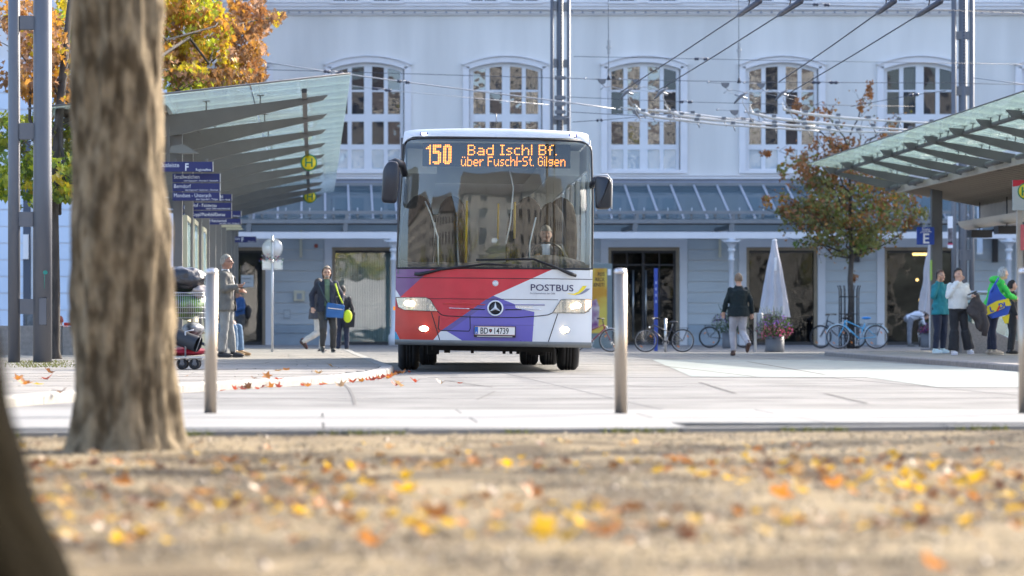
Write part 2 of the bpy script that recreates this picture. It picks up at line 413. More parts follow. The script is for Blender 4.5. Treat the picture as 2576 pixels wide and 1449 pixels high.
# right platform
a = G(2054,894); b = G(2575,936)
rp = [(40,30),(b.x-.62,30),(b.x,b.y),(a.x-.35,a.y-7),(a.x-.02,a.y-1.2),(a.x+.3,a.y),(a.x+1.2,a.y+1.2),(a.x+3,a.y+2.6),(a.x+7,a.y+4.4),(a.x+14,a.y+6),(40,80)]
HR = .085
mb = MB(); mb.prismz([(x+.14, y-.02) for x, y in rp], -.01, HR-.014); rplat = struct('right_platform', mb, m_dirt)
line = [rp[1], rp[2], rp[3], rp[4], rp[5], rp[6], rp[7], rp[8], rp[9]]
kerb_run([(x, y) for x, y in line][::-1], rplat, m_kerb_dk, HR+.004, .16, 1.0)
yy = 31
while yy < 72:
    xs = None
    for (x0,y0),(x1,y1) in zip(line, line[1:]):
        if y0 <= yy <= y1: xs = max(x0+(x1-x0)*(yy-y0)/(y1-y0), x1 if yy > 66 else -99)+.2
    if xs is None: yy += 1; continue
    x = xs
    while x < 20:
        x1 = x + rnd.choice((1.6,2.4)); mb = MB(); mb.box(x, x1-.012, yy+.01, yy+.99, HR-.016, HR+rnd.uniform(-.002,.001))
        part('slab', mb, m_slab2, rplat); x = x1
    yy += 1.0
# single leaves on the road and the platform
spots = [(1012,940,0),(652,957,0),(718,932,0),(640,953,1),(600,957,4),(700,955,4),(740,956,4),(890,963,4),(997,971,4),(1155,965,4),(1110,966,3),(948,944,4),(1002,975,3),(470,948,0),(500,966,4),(560,962,3),(865,959,4),(830,958,4),(62,968,0),(45,957,0),(95,968,2),(122,939,1),(152,990,1),(120,955,4),(835,924,3),(700,934,3),(960,957,4),(580,956,4),(620,958,3),(672,955,0),(478,957,0),(800,940,3),(858,973,3),(1045,963,4)]
for i, (px, py, c) in enumerate(spots):
    z = HP if (py < 956 and px < 860 or px < 180) else 0
    p = G(px, py, z)
    mb = MB(); place_leaf(mb, 0, 0, 0, rnd.uniform(.05,.085), rnd, c, 1.3)
    o = link('fallen_leaf', mb.mesh('fallen_leaf', fl_m)); o.location = (p.x, p.y, z)
    nm_ = ('orange','brown','yellow','tan','dark red')[c]
    tag(o, 'curled %s leaf %s' % (nm_, ('on the left platform stones' + (' behind the big trunk' if px < 180 else ' near its kerb')) if z else ('on the road by the left platform kerb' if px < 1000 else 'on the road in front of the bus')), 'leaf', 'leaves on platform and road')
rnd = random.Random(55)
for k in range(46):
    t_ = rnd.random(); i0 = rnd.choice((3,3,4,5,5,6,6,7)); (xa,ya),(xb,yb) = lp[i0], lp[i0+1]; x = xa+(xb-xa)*t_; y = ya+(yb-ya)*t_
    mb = MB(); place_leaf(mb, 0, 0, 0, rnd.uniform(.03,.06), rnd, rnd.choice((4,4,4,0,1)), 1.3); o = link('fallen_leaf', mb.mesh('fallen_leaf', fl_m)); o.location = (x+abs(rnd.gauss(.05,.09))+.02, y-abs(rnd.gauss(0,.12)), 0)
    tag(o, 'small dry leaf in the drift along the foot of the left platform kerb', 'leaf', 'leaves drifted against the kerb')
# ---------------------------------------------------------------- station building
YB = 110.8
m_wall = mat('pale blue plaster', (.635,.62,.60), .85, var=.08, vscale=.4, stretch=(2.2,1,.35), bump=.08, bscale=8, detail=8)
m_trim = mat('light trim plaster', (.66,.65,.67), .75, var=.03, vscale=1.5)
m_low = mat('ground floor plaster', (.48,.51,.53), .85, var=.05, vscale=.8, bump=.1, bscale=12)
m_plinth = mat('plinth plaster', (.30,.35,.40), .85, var=.08, vscale=1.5, bump=.1, bscale=15)
m_frame = mat('window frame white', (.62,.63,.66), .5, var=.02, vscale=5)
m_bronze = mat('bronze door frame', (.30,.24,.17), .45, metal=.3, var=.1)
m_blackf = mat('black door frame', (.02,.02,.025), .4)
m_flash = mat('zinc flashing', (.26,.29,.38), .5, metal=.3, var=.1, vscale=2)
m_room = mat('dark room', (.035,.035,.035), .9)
m_refl_sheet = mat('cream curtain', (.62,.58,.50), .9, var=.1, vscale=5, stretch=(6,1,.4))
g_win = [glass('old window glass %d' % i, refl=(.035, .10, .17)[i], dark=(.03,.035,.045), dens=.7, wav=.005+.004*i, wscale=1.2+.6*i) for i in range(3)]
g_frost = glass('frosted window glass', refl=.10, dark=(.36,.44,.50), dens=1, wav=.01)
def bx(px, Y=YB): return X_(px, Y)
def bz(py, Y=YB): return Z_(py, Y)
bld = thing('station_building', 'long pale blue station building with arched white windows and glazed awning behind the bus', 'building', (0, YB, 0))
def bpart(name, mb, m, par=None, **k):
    o = link(name, mb.mesh(name, m), par or bld)
    if (par or bld) is bld: o.location = (0, -YB, 0)
    return o
HB = 26.5
PIT = 347.3
centers = [925+PIT*k for k in range(-3, 7)]
XL, XR = bx(-500), bx(3300)
wall = MB()
def wrect(x0, x1, z0, z1, m=0, y=YB): wall.quad((x0,y,z0),(x1,y,z0),(x1,y,z1),(x0,y,z1), m)
def hole(x0, x1, z0, z1, arch=0, dep=.32):
    """reveals of an opening"""
    wall.quad((x0,YB,z0),(x0,YB,z1),(x0,YB+dep,z1),(x0,YB+dep,z0)); wall.quad((x1,YB,z0),(x1,YB+dep,z0),(x1,YB+dep,z1),(x1,YB,z1))
    wall.quad((x0,YB,z0),(x0,YB+dep,z0),(x1,YB+dep,z0),(x1,YB,z0))
    if not arch: wall.quad((x0,YB,z1),(x1,YB,z1),(x1,YB+dep,z1),(x0,YB+dep,z1))
AR = 14
def archpts(x0, x1, zs, rise, n=AR):
    # segmental arch through (x0,zs) .. (x1,zs) with given rise
    hw = (x1-x0)/2; rr = (hw*hw+rise*rise)/(2*rise); cx = (x0+x1)/2; cz = zs+rise-rr; a = math.asin(hw/rr)
    return [(cx+rr*math.sin(-a+2*a*i/n), cz+rr*math.cos(-a+2*a*i/n)) for i in range(n+1)]
zsill, zspring, rise = bz(435), bz(174), (174-157)/72.2
z_gf_top = bz(622); ztop = HB
z_band = bz(448)
for c in centers:
    x0, x1 = bx(c-92), bx(c+92); L, Rr = bx(c-PIT/2), bx(c+PIT/2)
    # first floor zone between z_band and z(45)
    za = z_band; zb = bz(40)
    wrect(L, x0, za, zb); wrect(x1, Rr, za, zb); wrect(x0, x1, za, zsill)
    ap = archpts(x0, x1, zspring, rise)
    for (xa, z1), (xb, z2) in zip(ap, ap[1:]): wall.add([(xa,YB,z1),(xb,YB,z2),(xb,YB,zb),(xa,YB,zb)], [(0,1,2,3)]); wall.add([(xa,YB,z1),(xb,YB,z2),(xb,YB+.32,z2),(xa,YB+.32,z1)], [(0,1,2,3)])
    hole(x0, x1, zsill, zspring, 1)
    # second floor: two windows per bay
    zc, zd = bz(6), bz(-250)
    a0, a1, a2, a3 = bx(c-90), bx(c-20), bx(c+12), bx(c+84)
    wrect(L, a0, zb, zd); wrect(a1, a2, zb, zd); wrect(a3, Rr, zb, zd); wrect(a0, a1, zb, zc); wrect(a2, a3, zb, zc)
    hole(a0, a1, zc, zd); hole(a2, a3, zc, zd); wrect(L, Rr, zd, HB)
    # ground floor with shop opening
    g0, g1 = bx(c-90), bx(c+90)
    wrect(L, g0, 0, za); wrect(g1, Rr, 0, za); wrect(g0, g1, z_gf_top, za); hole(g0, g1, .0, z_gf_top)
XL, XR = bx(centers[0]-PIT/2), bx(centers[-1]+PIT/2)
wall.quad((XL,YB,0),(XL,YB,HB),(XL,YB+14,HB),(XL,YB+14,0)); wall.quad((XR,YB,0),(XR,YB+14,0),(XR,YB+14,HB),(XR,YB,HB))
wall.quad((XL,YB+14,0),(XL,YB+14,HB),(XR,YB+14,HB),(XR,YB+14,0)); wall.quad((XL,YB,HB),(XR,YB,HB),(XR,YB+14,HB),(XL,YB+14,HB))
bpart('wall', wall, m_wall)
mb = MB(); mb.box(XL-.4, XR+.4, YB-.7, YB+14.5, HB+.002, HB+.5); bpart('roof', mb, m_flash)
mb = MB(); mb.box(XL+.1, XR-.1, YB+3.5, YB+3.6, .02, HB-.1)
for zf in (bz(462), bz(60)): mb.box(XL+.1, XR-.1, YB+.33, YB+3.49, zf-.15, zf)
for c in centers: mb.box(bx(c-PIT/2)-.06, bx(c-PIT/2)+.06, YB+.34, YB+3.48, .02, HB-.1)
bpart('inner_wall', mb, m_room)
# cornice
for (p0, p1, d, nm) in ((38.5,35,.10,'moulding'),(35,29,.16,'moulding'),(29,26,.22,'moulding'),(26,18,.34,'cornice'),(18,15.5,.40,'moulding'),(15.5,9,.30,'cornice'),(9,6.4,.36,'moulding')):
    mb = MB(); mb.box(XL-.1, XR+.1, YB-d, YB+.002, bz(p0), bz(p1)-.002); bpart(nm, mb, m_trim)
dm = MB().box(-.03,.03,-.02,.02,-.03,.03).mesh('dentil', m_flash)
for i in range(80):
    px = 700+33.8*i*.78
    if px > 2600: break
    o = link('dentil', dm, bld); o.location = (bx(px), -.176, bz(32))
# first floor ledge, fascia and flashing
for (p0, p1, d, m, nm) in ((448,443,.16,m_trim,'ledge'),(443,441,.24,m_trim,'ledge'),(451,448,.30,m_trim,'ledge'),(468,451,.14,m_flash,'flashing')):
    mb = MB(); mb.box(XL-.1, XR+.1, YB-d, YB+.002, bz(p0), bz(p1)-.002); bpart(nm, mb, m)
mb = MB(); mb.box(XL, XR, YB-.10, YB+.002, bz(600), bz(582)); bpart('fascia', mb, m_trim)
mb = MB(); mb.box(XL, XR, YB-.05, YB+.002, bz(582)+.004, bz(468)-.004); bpart('awning_back_wall', mb, m_low)
for zz in range(474, 580, 9):
    mb = MB(); mb.box(XL, XR, YB-.075, YB-.052, bz(zz+7), bz(zz)); bpart('board', mb, m_low)
# first floor windows
rnd = random.Random(4)
wide = [(-81,-50.5),(-40,-9),(11,41),(51,82)]
def window(c):
    x0, x1 = bx(c-92), bx(c+92)
    def fx(d): return bx(c+d)
    yf = YB+.12; fr = MB(); t0, t1 = yf, yf+.09
    # posts
    prev = -92+3
    posts = [(-90,-81),(-50.5,-40),(-9,11),(41,51),(82,90)]
    ap = archpts(x0, x1, zspring, rise, 40)
    def zarch(x):
        return min(p[1] for p in ap[:1]) if False else zinterp(ap, x)
    for a, b in posts:
        xa, xb = fx(a), fx(b); fr.add([(xa,t0,zsill),(xb,t0,zsill),(xb,t0,zarch(xb)),(xa,t0,zarch(xa)),(xa,t1,zsill),(xb,t1,zsill),(xb,t1,zarch(xb)),(xa,t1,zarch(xa))], [(0,1,2,3),(0,4,5,1),(1,5,6,2),(0,3,7,4)])
    for (a, b) in wide:
        for (p0, p1) in ((305.5,286.5),(376,363),(230.5,225.5),(435,424)):
            fr.box(fx(a)+.001, fx(b)-.001, t0+(.02 if p1 > 225 and p1 < 226 else .0), t1, bz(p0), bz(p1))
        # head piece under the arch
        xs = [fx(a)+(fx(b)-fx(a))*i/5 for i in range(6)]
        for xa, xb in zip(xs, xs[1:]):
            fr.add([(xa,t0,zarch(xa)-.13),(xb,t0,zarch(xb)-.13),(xb,t0,zarch(xb)),(xa,t0,zarch(xa)),(xa,t1,zarch(xa)-.13),(xb,t1,zarch(xb)-.13)], [(0,1,2,3),(0,4,5,1)])
    w_ = bpart('window', fr, m_frame)
    wsel = {925:(0,0,1),1272:(2,2,1),1619:(2,1,2,0),1966:(0,2,2),2314:(0,0,0,1)}.get(int(c), (0,1,2))
    for i, (a, b) in enumerate(wide):
        xa, xb = fx(a)+.001, fx(b)-.001
        rows = [(bz(225.5), None), (bz(286.5), bz(230.5)), (bz(363), bz(305.5)), (bz(424), bz(376))]
        for j, (z0, z1) in enumerate(rows):
            mb = MB(); yy = yf+.05; tl = rnd.uniform(-.006,.006); tz = rnd.uniform(-.02,.012)
            if z1 is None: mb.add([(xa,yy+tl,z0),(xb,yy-tl,z0),(xb,yy-tl+tz,zarch(xb)-.12),((xa+xb)/2,yy+tz,zarch((xa+xb)/2)-.12),(xa,yy+tl+tz,zarch(xa)-.12)], [(0,1,2,3,4)])
            else: mb.add([(xa,yy+tl,z0),(xb,yy-tl,z0),(xb,yy-tl+tz,z1),(xa,yy+tl+tz,z1)], [(0,1,2,3)])
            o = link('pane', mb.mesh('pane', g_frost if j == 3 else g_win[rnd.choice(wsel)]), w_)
    # cream sheets in some lights stand in for the reflected cream houses
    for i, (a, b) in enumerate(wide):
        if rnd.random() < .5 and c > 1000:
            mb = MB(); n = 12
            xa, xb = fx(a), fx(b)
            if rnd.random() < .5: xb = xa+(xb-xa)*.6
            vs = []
            for q in range(n+1):  # near-black bark colour stands in for shade on this trunk
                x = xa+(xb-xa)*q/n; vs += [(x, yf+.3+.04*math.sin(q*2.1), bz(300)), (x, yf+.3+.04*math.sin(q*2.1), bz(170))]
            mb.add(vs, [(2*q,2*q+2,2*q+3,2*q+1) for q in range(n)]); link('reflection_sheet', mb.mesh('reflection_sheet', m_refl_sheet), w_)
    return w_
def zinterp(ap, x):
    for (xa, za), (xb, zb) in zip(ap, ap[1:]):
        if xa-1e-6 <= x <= xb+1e-6: return za+(zb-za)*(x-xa)/(xb-xa)
    return ap[0][1] if x < ap[0][0] else ap[-1][1]
for c in centers:
    window(c)
    x0, x1 = bx(c-92), bx(c+92); o0, o1 = bx(c-108), bx(c+109)
    # surround: jambs + arch band
    for (a, b) in ((o0, x0), (x1, o1)):
        mb = MB(); mb.box(a, b, YB-.09, YB+.002, bz(436), bz(172)); bpart('window_jamb', mb, m_trim)
    for (ri, ro, dp, nm) in ((0, 13.5, .10, 'window_arch'), (14, 17, .17, 'window_hood')):
        mb = MB()
        a1 = archpts(x0 if ri == 0 else bx(c-107), x1 if ri == 0 else bx(c+108), zspring if ri == 0 else bz(174-10), rise if ri == 0 else rise*1.28, 20)
        a2 = archpts(bx(c-108) if ri == 0 else bx(c-110), bx(c+109) if ri == 0 else bx(c+111), bz(174-9.5) if ri == 0 else bz(174-13), rise*1.25 if ri == 0 else rise*1.32, 20)
        if ri == 0:
            mb.box(o0, x0, YB-dp, YB, bz(172), bz(168)) ; mb.box(x1, o1, YB-dp, YB, bz(172), bz(168))
        n = len(a1)
        vs = [(x, YB-dp, z) for x, z in a1]+[(x, YB-dp, z) for x, z in a2]+[(x, YB, z) for x, z in a1]+[(x, YB, z) for x, z in a2]
        fs = []
        for i in range(n-1): fs += [(i,i+1,n+i+1,n+i),(2*n+i,2*n+i+1,i+1,i),(n+i,n+i+1,3*n+i+1,3*n+i)]
        mb.add(vs, fs); bpart(nm, mb, m_trim)
    mb = MB(); mb.box(bx(c-95), bx(c+95), YB-.12, YB+.3, bz(436)-.001, bz(428)); bpart('window_sill', mb, m_trim)
    # second floor windows
    for (a, b) in ((-90,-20),(12,84)):
        fr = MB(); zc = bz(6); zd = bz(-250)
        for q in (a, (a+b)/2-2, b-4): fr.box(bx(c+q), bx(c+q+4), YB+.1, YB+.18, zc, zd)
        for zz in (zc, zc+1.2, zc+2.4): fr.box(bx(c+a), bx(c+b), YB+.098, YB+.178, zz, zz+.07)
        w2 = bpart('window', fr, m_frame)
        for (q0, q1) in ((a+4,(a+b)/2-2),((a+b)/2+2,b-4)):
            mb = MB(); mb.quad((bx(c+q0),YB+.14,zc),(bx(c+q1),YB+.14,zc),(bx(c+q1),YB+.14,zd),(bx(c+q0),YB+.14,zd)); link('pane', mb.mesh('pane', g_win[0]), w2)
        mb = MB(); mb.box(bx(c+a-5), bx(c+b+5), YB-.4, YB+.1, bz(6)-.08, bz(6)-.0); bpart('window_sill', mb, m_trim)
# ground floor: courses, surrounds, plinth
for i, c in enumerate(centers):
    l = bx(c+109) if i < len(centers) else 0; r = bx(c+PIT-109)
    zt = bz(601); zb_ = bz(816); nrow = 8
    for j in range(nrow):
        za = zb_+(zt-zb_)*j/nrow; zz = zb_+(zt-zb_)*(j+1)/nrow
        mb = MB(); mb.box(l+.01, r-.01, YB-.05, YB+.002, za+.012, zz-.012); bpart('course', mb, m_low)
    mb = MB(); mb.box(l+.012, r-.012, YB-.12, YB+.002, 0, bz(838)); mb.box(l+.012, r-.012, YB-.16, YB+.002, bz(838)+.004, bz(828)); mb.box(l+.012, r-.012, YB-.10, YB+.002, bz(828)+.004, bz(816)-.004)
    bpart('plinth', mb, m_plinth)
    for (a, b) in ((bx(c-109), bx(c-90)), (bx(c+90), bx(c+109))):
        mb = MB(); mb.box(a, b, YB-.085, YB+.002, 0, z_gf_top); bpart('door_surround', mb, m_trim)
    mb = MB(); mb.box(bx(c-109), bx(c+109), YB-.087, YB+.002, z_gf_top+.002, bz(601)); bpart('door_lintel', mb, m_trim)
# shop fronts
g_shop = glass('shop glass', tint=(.75,.85,.85), refl=.12, wav=.003, wscale=1.0)
g_shopd = glass('shop glass dark', tint=(.55,.6,.6), refl=.02, wav=.006, wscale=1.2)
m_blind = mat('vertical blinds', (.36,.42,.40), .8, var=.12, vscale=3, stretch=(14,1,.2))
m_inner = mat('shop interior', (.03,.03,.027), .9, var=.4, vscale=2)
m_lampw = mat('lit ceiling strip', (1,.7,.3), .5, emit=(1,.62,.22), es=1.2)
m_steel = mat('brushed steel', (.52,.53,.55), .32, metal=.9, var=.06)
for i, c in enumerate(centers):
    fx = lambda d: bx(c+d)
    fr = MB(); y0, y1 = YB+.16, YB+.26; zt = z_gf_top
    fr.box(fx(-90), fx(-82), y0-.08, y1, 0, zt); fr.box(fx(82), fx(90), y0-.08, y1, 0, zt); fr.box(fx(-82), fx(82), y0-.08, y1, bz(630), zt)
    sh = bpart('shop_front', fr, m_bronze)
    fr = MB(); fr.box(fx(-82), fx(82), y0, y1, 0, bz(860))
    if i in (5,): 
        for a, b in ((-82,-76),(76,82),(-3,3),(-42,-39),(39,42)): fr.box(fx(a), fx(b), y0, y1, bz(860), bz(630))
        fr.box(fx(-76), fx(76), y0+.01, y1-.01, bz(668), bz(664))
        st = MB()
        for d in (-26, 6): st.tube([(fx(d), YB+.1, bz(852)), (fx(d), YB+.1, bz(680))], .022, 8)
        link('door_handle', st.mesh('door_handle', m_steel), sh)
    link('frame', fr.mesh('frame', m_blackf), sh); fr = MB(); fr.box(fx(-81.5), fx(81.5), y0+.02, y1-.02, bz(636), bz(630.2)); link('top_rail', fr.mesh('top_rail', m_blackf), sh)
    mb = MB(); mb.quad((fx(-82),y0+.06,.1),(fx(82),y0+.06,.1),(fx(82),y0+.06,bz(630)),(fx(-82),y0+.06,bz(630)))
    link('pane', mb.mesh('pane', g_shop if i in (2,3,4) else g_shopd), sh)
    mb = MB()
    if i in (3, 4):
        n = 26
        for q in range(n):
            xa = fx(-80+160*q/n); xb = fx(-80+160*(q+.92)/n); mb.quad((xa,y0+.30,.12),(xb,y0+.34,.12),(xb,y0+.34,bz(632)),(xa,y0+.30,bz(632)))
        link('blind', mb.mesh('blind', m_blind), sh)
    else:
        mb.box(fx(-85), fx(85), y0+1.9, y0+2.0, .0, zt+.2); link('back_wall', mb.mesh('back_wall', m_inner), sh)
        if i == 7:
            mb = MB(); mb.box(fx(-5), fx(60), YB+.9, YB+1.0, bz(641), bz(634)); link('ceiling_lamp', mb.mesh('ceiling_lamp', m_lampw), sh)
            mb = MB(); mb.ell((fx(4), YB+.8, bz(703)), (.05,.05,.05)); mb.ell((fx(12), YB+.7, bz(755)), (.07,.07,.09)); link('lamp', mb.mesh('lamp', m_lampw), sh)
# paper notice in the left shop window
m_paper = mat('white paper', (.75,.77,.78), .8)
m_ink = mat('dark ink', (.05,.05,.06), .8)
nt_ = thing('notice', 'white paper notice taped inside the glass door behind the man in blue', 'notice', (bx(622), YB+.13, bz(722)))
part('sheet', MB().box(-.22,.22,0,.01,0,.42), m_paper, nt_)
text_part('lettering', 'PARACELSUS', .075, m_ink, nt_, (-.20,-.006,.27), depth=.001, sx=.8); text_part('lettering', 'wir kommen', .07, m_ink, nt_, (-.19,-.006,.14), depth=.001, sx=.8)
# small wall fittings
m_beige = mat('beige box', (.62,.56,.42), .6); m_red = mat('dull red plastic', (.35,.06,.03), .5); m_grey = mat('grey enamel', (.34,.36,.38), .5, var=.05)
o = thing('wall_box', 'beige metal box on the blue wall left of the walking men', 'box', (bx(753), YB-.05, bz(757)))
part('housing', MB().box(-.19,.19,-.12,0,0,.36), m_beige, o, bevel=.01); part('cover', MB().box(-.09,.09,-.135,-.121,.06,.26), m_grey, o)
o = thing('wall_vent', 'small grey metal hatch low on the blue wall beside the round sign', 'hatch', (bx(722), YB-.055, bz(802)))
part('frame', MB().box(-.12,.12,-.03,0,0,.32), m_grey, o); part('flap', MB().box(-.09,.09,-.04,-.031,.04,.28), m_low, o)
o = thing('alarm_sounder', 'small red alarm box high on the blue wall beside the shop window', 'alarm', (bx(795), YB-.055, bz(620)))
part('housing', MB().box(-.06,.06,-.07,0,-.05,.08), m_red, o, bevel=.012)
def drop_light(px, lab, dark=0):
    o = thing('wall_light', lab, 'lamp', (bx(px), YB-.1, bz(648 if not dark else 660)), group='slim lamps hanging on the station wall')
    h = .95 if not dark else 1.15
    part('lamp_body', MB().box(-.045 if not dark else -.1,.045 if not dark else .1,-.14,-.05,0,h), m_beige if not dark else m_blackf, o, bevel=.008); part('bracket', MB().box(-.02,.02,-.05,0,h*.7,h*.8), m_grey, o)
drop_light(757, 'slim beige lamp hanging on the wall above the beige box'); drop_light(1800+9, 'slim beige lamp on the wall left of the white column')
drop_light(2500, 'dark slim lamp on the wall right of the mast', 1); drop_light(2153, 'dark slim lamp on the wall behind the autumn tree', 1)

# unseen plain wing added beyond the right edge to shade the pavement
o = thing('station_shade_wing', 'unseen plain wing added beyond the right edge to shade the station pavement', 'building', (XR, YB, 0))
part('wall', MB().box(.01,48,.0,14,0,HB), m_wall, o); part('roof', MB().box(.3,48.4,-.6,14.4,HB+.002,HB+.5), m_flash, o)
wm = MB().box(-1.25,1.25,-.06,-.002,0,3.6).mesh('window', m_frame); pm_ = MB().box(-1.1,-.05,-.07,-.061,.1,3.5).box(.05,1.1,-.07,-.061,.1,3.5).mesh('pane', g_win[0])
for k in range(9):
    for f in range(3):
        q = link('window', wm, o); q.location = (3+5*k, 0, (.4,5.9,11.5)[f]); link('pane', pm_, q)
# left wing with bright courses
YW = 104.5
wg = thing('station_wing', 'brighter pale blue station wing with white course lines at far left', 'building', (0, YW, 0))
m_wing = mat('bright blue plaster', (.60,.68,.80), .85, var=.04, vscale=.6)
mb = MB(); mb.box(X_(-1500,YW), X_(470,YW), YW, YB+.3, 0, HB-.6); o = part('wall', mb, m_trim, wg, True)
for j in range(16):
    za = Z_(822-42*j, YW)
    mb = MB(); mb.box(X_(-300,YW), X_(470,YW)-.02, YW-.05, YW+.01, za+.02, za+42*YW/F-.02); part('course', mb, m_wing, wg, True)
mb = MB(); mb.box(X_(-300,YW), X_(470,YW), YW-.15, YW+.01, 0, Z_(840,YW)); mb.box(X_(-300,YW), X_(470,YW), YW-.2, YW+.01, Z_(840,YW)+.004, Z_(826,YW)); part('plinth', mb, m_plinth, wg, True)

# ---------------------------------------------------------------- glazed awning on cast iron columns
m_steelw = mat('awning steel', (.19,.20,.215), .45, metal=.3, var=.06)
m_white = mat('white cast iron', (.58,.59,.62), .5, var=.04, vscale=8)
g_aw = glass('awning glass', tint=(.55,.68,.74), refl=.04, fmax=.10, dark=(.12,.17,.20), dens=.55, wav=.004, wscale=3)
YO = 106.8
aw = thing('station_awning', 'sloping glass awning on grey rafters along the station front', 'awning', (0, YO, 0))
zi, zo = bz(469), Z_(551, YO)
x = bx(1570-57.9*26)
for i in range(57):
    xx = bx(1570+57.9*(i-26))
    yi = YB-.15
    mb = MB(); mb.add([(xx-.035,yi,zi),(xx+.035,yi,zi),(xx+.035,YO,zo),(xx-.035,YO,zo),(xx-.035,yi,zi+.07),(xx+.035,yi,zi+.07),(xx+.035,YO,zo+.07),(xx-.035,YO,zo+.07)],
        [(0,3,2,1),(4,5,6,7),(0,1,5,4),(1,2,6,5),(2,3,7,6),(3,0,4,7)])
    part('rafter', mb, mat('rafter paint', (.42,.44,.50), .5), aw, True)
    if i < 56:
        x2 = bx(1570+57.9*(i-25)); mb = MB(); mb.quad((xx+.03,yi,zi+.03),(x2-.03,yi,zi+.03),(x2-.03,YO,zo+.03),(xx+.03,YO,zo+.03)); part('pane', mb, g_aw, aw, True)
    # stubby posts between rails
    xs = xx+.28
    if bx(300) < xs < bx(2700):
        mb = MB(); mb.box(xs-.045, xs+.045, YO+.08, YO+.14, Z_(553,YO), Z_(538,YO)); part('post', mb, m_steelw, aw, True)
        mb = MB(); mb.ell((xs, YO-.02, Z_(525,YO)), (.02,.02,.035)); mb.box(xs-.012, xs+.012, YO-.03, YO-.01, Z_(531,YO), Z_(525,YO)); part('knob', mb, m_white, aw, True)
xa, xb = bx(0), bx(3000)
mb = MB(); mb.box(xa, xb, YO-.05, YO+.02, Z_(538.5,YO), Z_(530.5,YO)); part('front_rail', mb, m_steelw, aw, True)
mb = MB(); mb.box(xa, xb, YO-.04, YO+.10, Z_(562,YO), Z_(552.5,YO)); part('gutter', mb, m_steelw, aw, True)
mb = MB(); mb.box(xa, xb, YO+.06, YO+.3, Z_(565.5,YO), Z_(562.3,YO)); part('shadow_gap_beam', mb, m_blackf, aw, True)
mb = MB(); mb.box(xa, xb, YB-.2, YB-.12, zi-.05, zi+.12); part('wall_rail', mb, m_steelw, aw, True)
for i in range(-4, 6):
    xx = X_(1602.7+243*i, YO)
    if xx < bx(480): continue
    mb = MB(); mb.add([(xx-.06,YO-.03,Z_(538,YO)),(xx+.06,YO-.03,Z_(538,YO)),(xx+.0,YO+.0,Z_(583,YO)),(xx-.16,YO+0,Z_(583,YO)),(xx-.06,YO+.2,Z_(538,YO)),(xx+.06,YO+.2,Z_(538,YO)),(xx+.0,YO+.2,Z_(583,YO)),(xx-.16,YO+.2,Z_(583,YO))],
        [(0,3,2,1),(4,5,6,7),(0,1,5,4),(1,2,6,5),(2,3,7,6),(3,0,4,7)]); part('bracket', mb, m_steelw, aw, True)
    mb = MB(); mb.obox((xx-.1, (YO+YB)/2, Z_(570,YO)), (1,0,0), (0,1,0), (0,0,1), .05, (YB-YO)/2, .07); part('cross_beam', mb, m_steelw, aw, True)
mb = MB(); mb.box(xa, xb, YO+.0, YO+.25, Z_(600,YO), Z_(583.5,YO)); part('lintel', mb, m_trim, aw, True)
def column(px, lab):
    Yc = YO+.12; x = X_(px, Yc); t = thing('iron_column', lab, 'column', (x, Yc, 0), group='white cast iron columns under the awning')
    h = Z_(600, Yc); part('shaft', MB().lathe((0,0,0), [(.17,0),(.17,.35),(.12,.4),(.12,.55),(.085,.6),(.08,h-.75),(.11,h-.73),(.11,h-.68),(.08,h-.66),(.085,h-.45),(.13,h-.42),(.13,h-.35),(.09,h-.33)], 14), m_white, t)
    part('capital', MB().lathe((0,0,h-.36), [(.09,0),(.10,.08),(.16,.16),(.22,.22),(.28,.235),(.28,.27),(.17,.28),(.15,.359)], 16), m_white, t)
    for s in (-1,1):
        mb = MB(); mb.prism([(s*.12,h-.02),(s*.36,h-.02),(s*.34,h-.06),(s*.22,h-.12),(s*.14,h-.22)][::s], -.03, .03); part('scroll', mb, m_white, t)
column(1840, 'slender white cast iron column left of the closed white parasol'); column(2538, 'slender white cast iron column at right beside the green-jacket person')
column(990, 'white cast iron column hidden behind the left side of the bus')
# ---------------------------------------------------------------- the bus
BY = 40.85
bus = thing('bus', 'coach in white, red and violet livery with lit headlights, amber sign 150 above the windscreen', 'bus', (X_(1240, BY), BY, 0), rz=-R(1.75))
ROLL = .0165
def b1(x, y): return (.0012655*x-1.5561, 3.2699-.0012655*y)       # photo close-up of the upper half
def b2(x, y): return (.0012655*x-1.5561, 1.6000-.0012655*y)       # and of the lower half
def un(p): return (p[0], p[1]+ROLL*p[0])
def A(x, y): return un(b1(x, y))
def B(x, y): return un(b2(x, y))
HW = 1.268
def rake(z):
    if z < 1.28: return .10*max(0, (.55-z)/.55)**2
    t = (z-1.28); return .012*t+.034*t*t
def yf(u, z):
    a = min(1, abs(u)/HW); return .22*a**3.2 + .16*max(0, a-.9)/.1*0 + rake(z)
lac = dict(rough=.28, coat=.5, bump=0)
p_white = mat('bus paint white', (.70,.70,.70), .3, coat=.4, var=.05, vscale=3, stretch=(1,1,.5), detail=9)
p_red = mat('bus paint red', (.56,.022,.04), .35, coat=.2, var=.08, vscale=3)
p_dred = mat('bus paint orange red', (.55,.04,.025), .35, coat=.2, var=.08)
p_viol = mat('bus paint violet', (.12,.10,.42), .3, coat=.4, var=.03)
p_dviol = mat('bus paint dark violet', (.10,.08,.28), .3, coat=.4, var=.03)
p_purp = mat('bus paint purple', (.16,.055,.19), .3, coat=.4, var=.03)
p_teal = mat('bus paint blue', (.05,.28,.45), .3, coat=.4)
p_grey = mat('bumper grey plastic', (.20,.21,.21), .5, var=.08)
p_black = mat('black trim', (.012,.012,.014), .35)
p_under = mat('underbody dirt', (.02,.019,.018), .8, var=.3, vscale=5)
p_groove = mat('panel groove', (.015,.015,.02), .6)
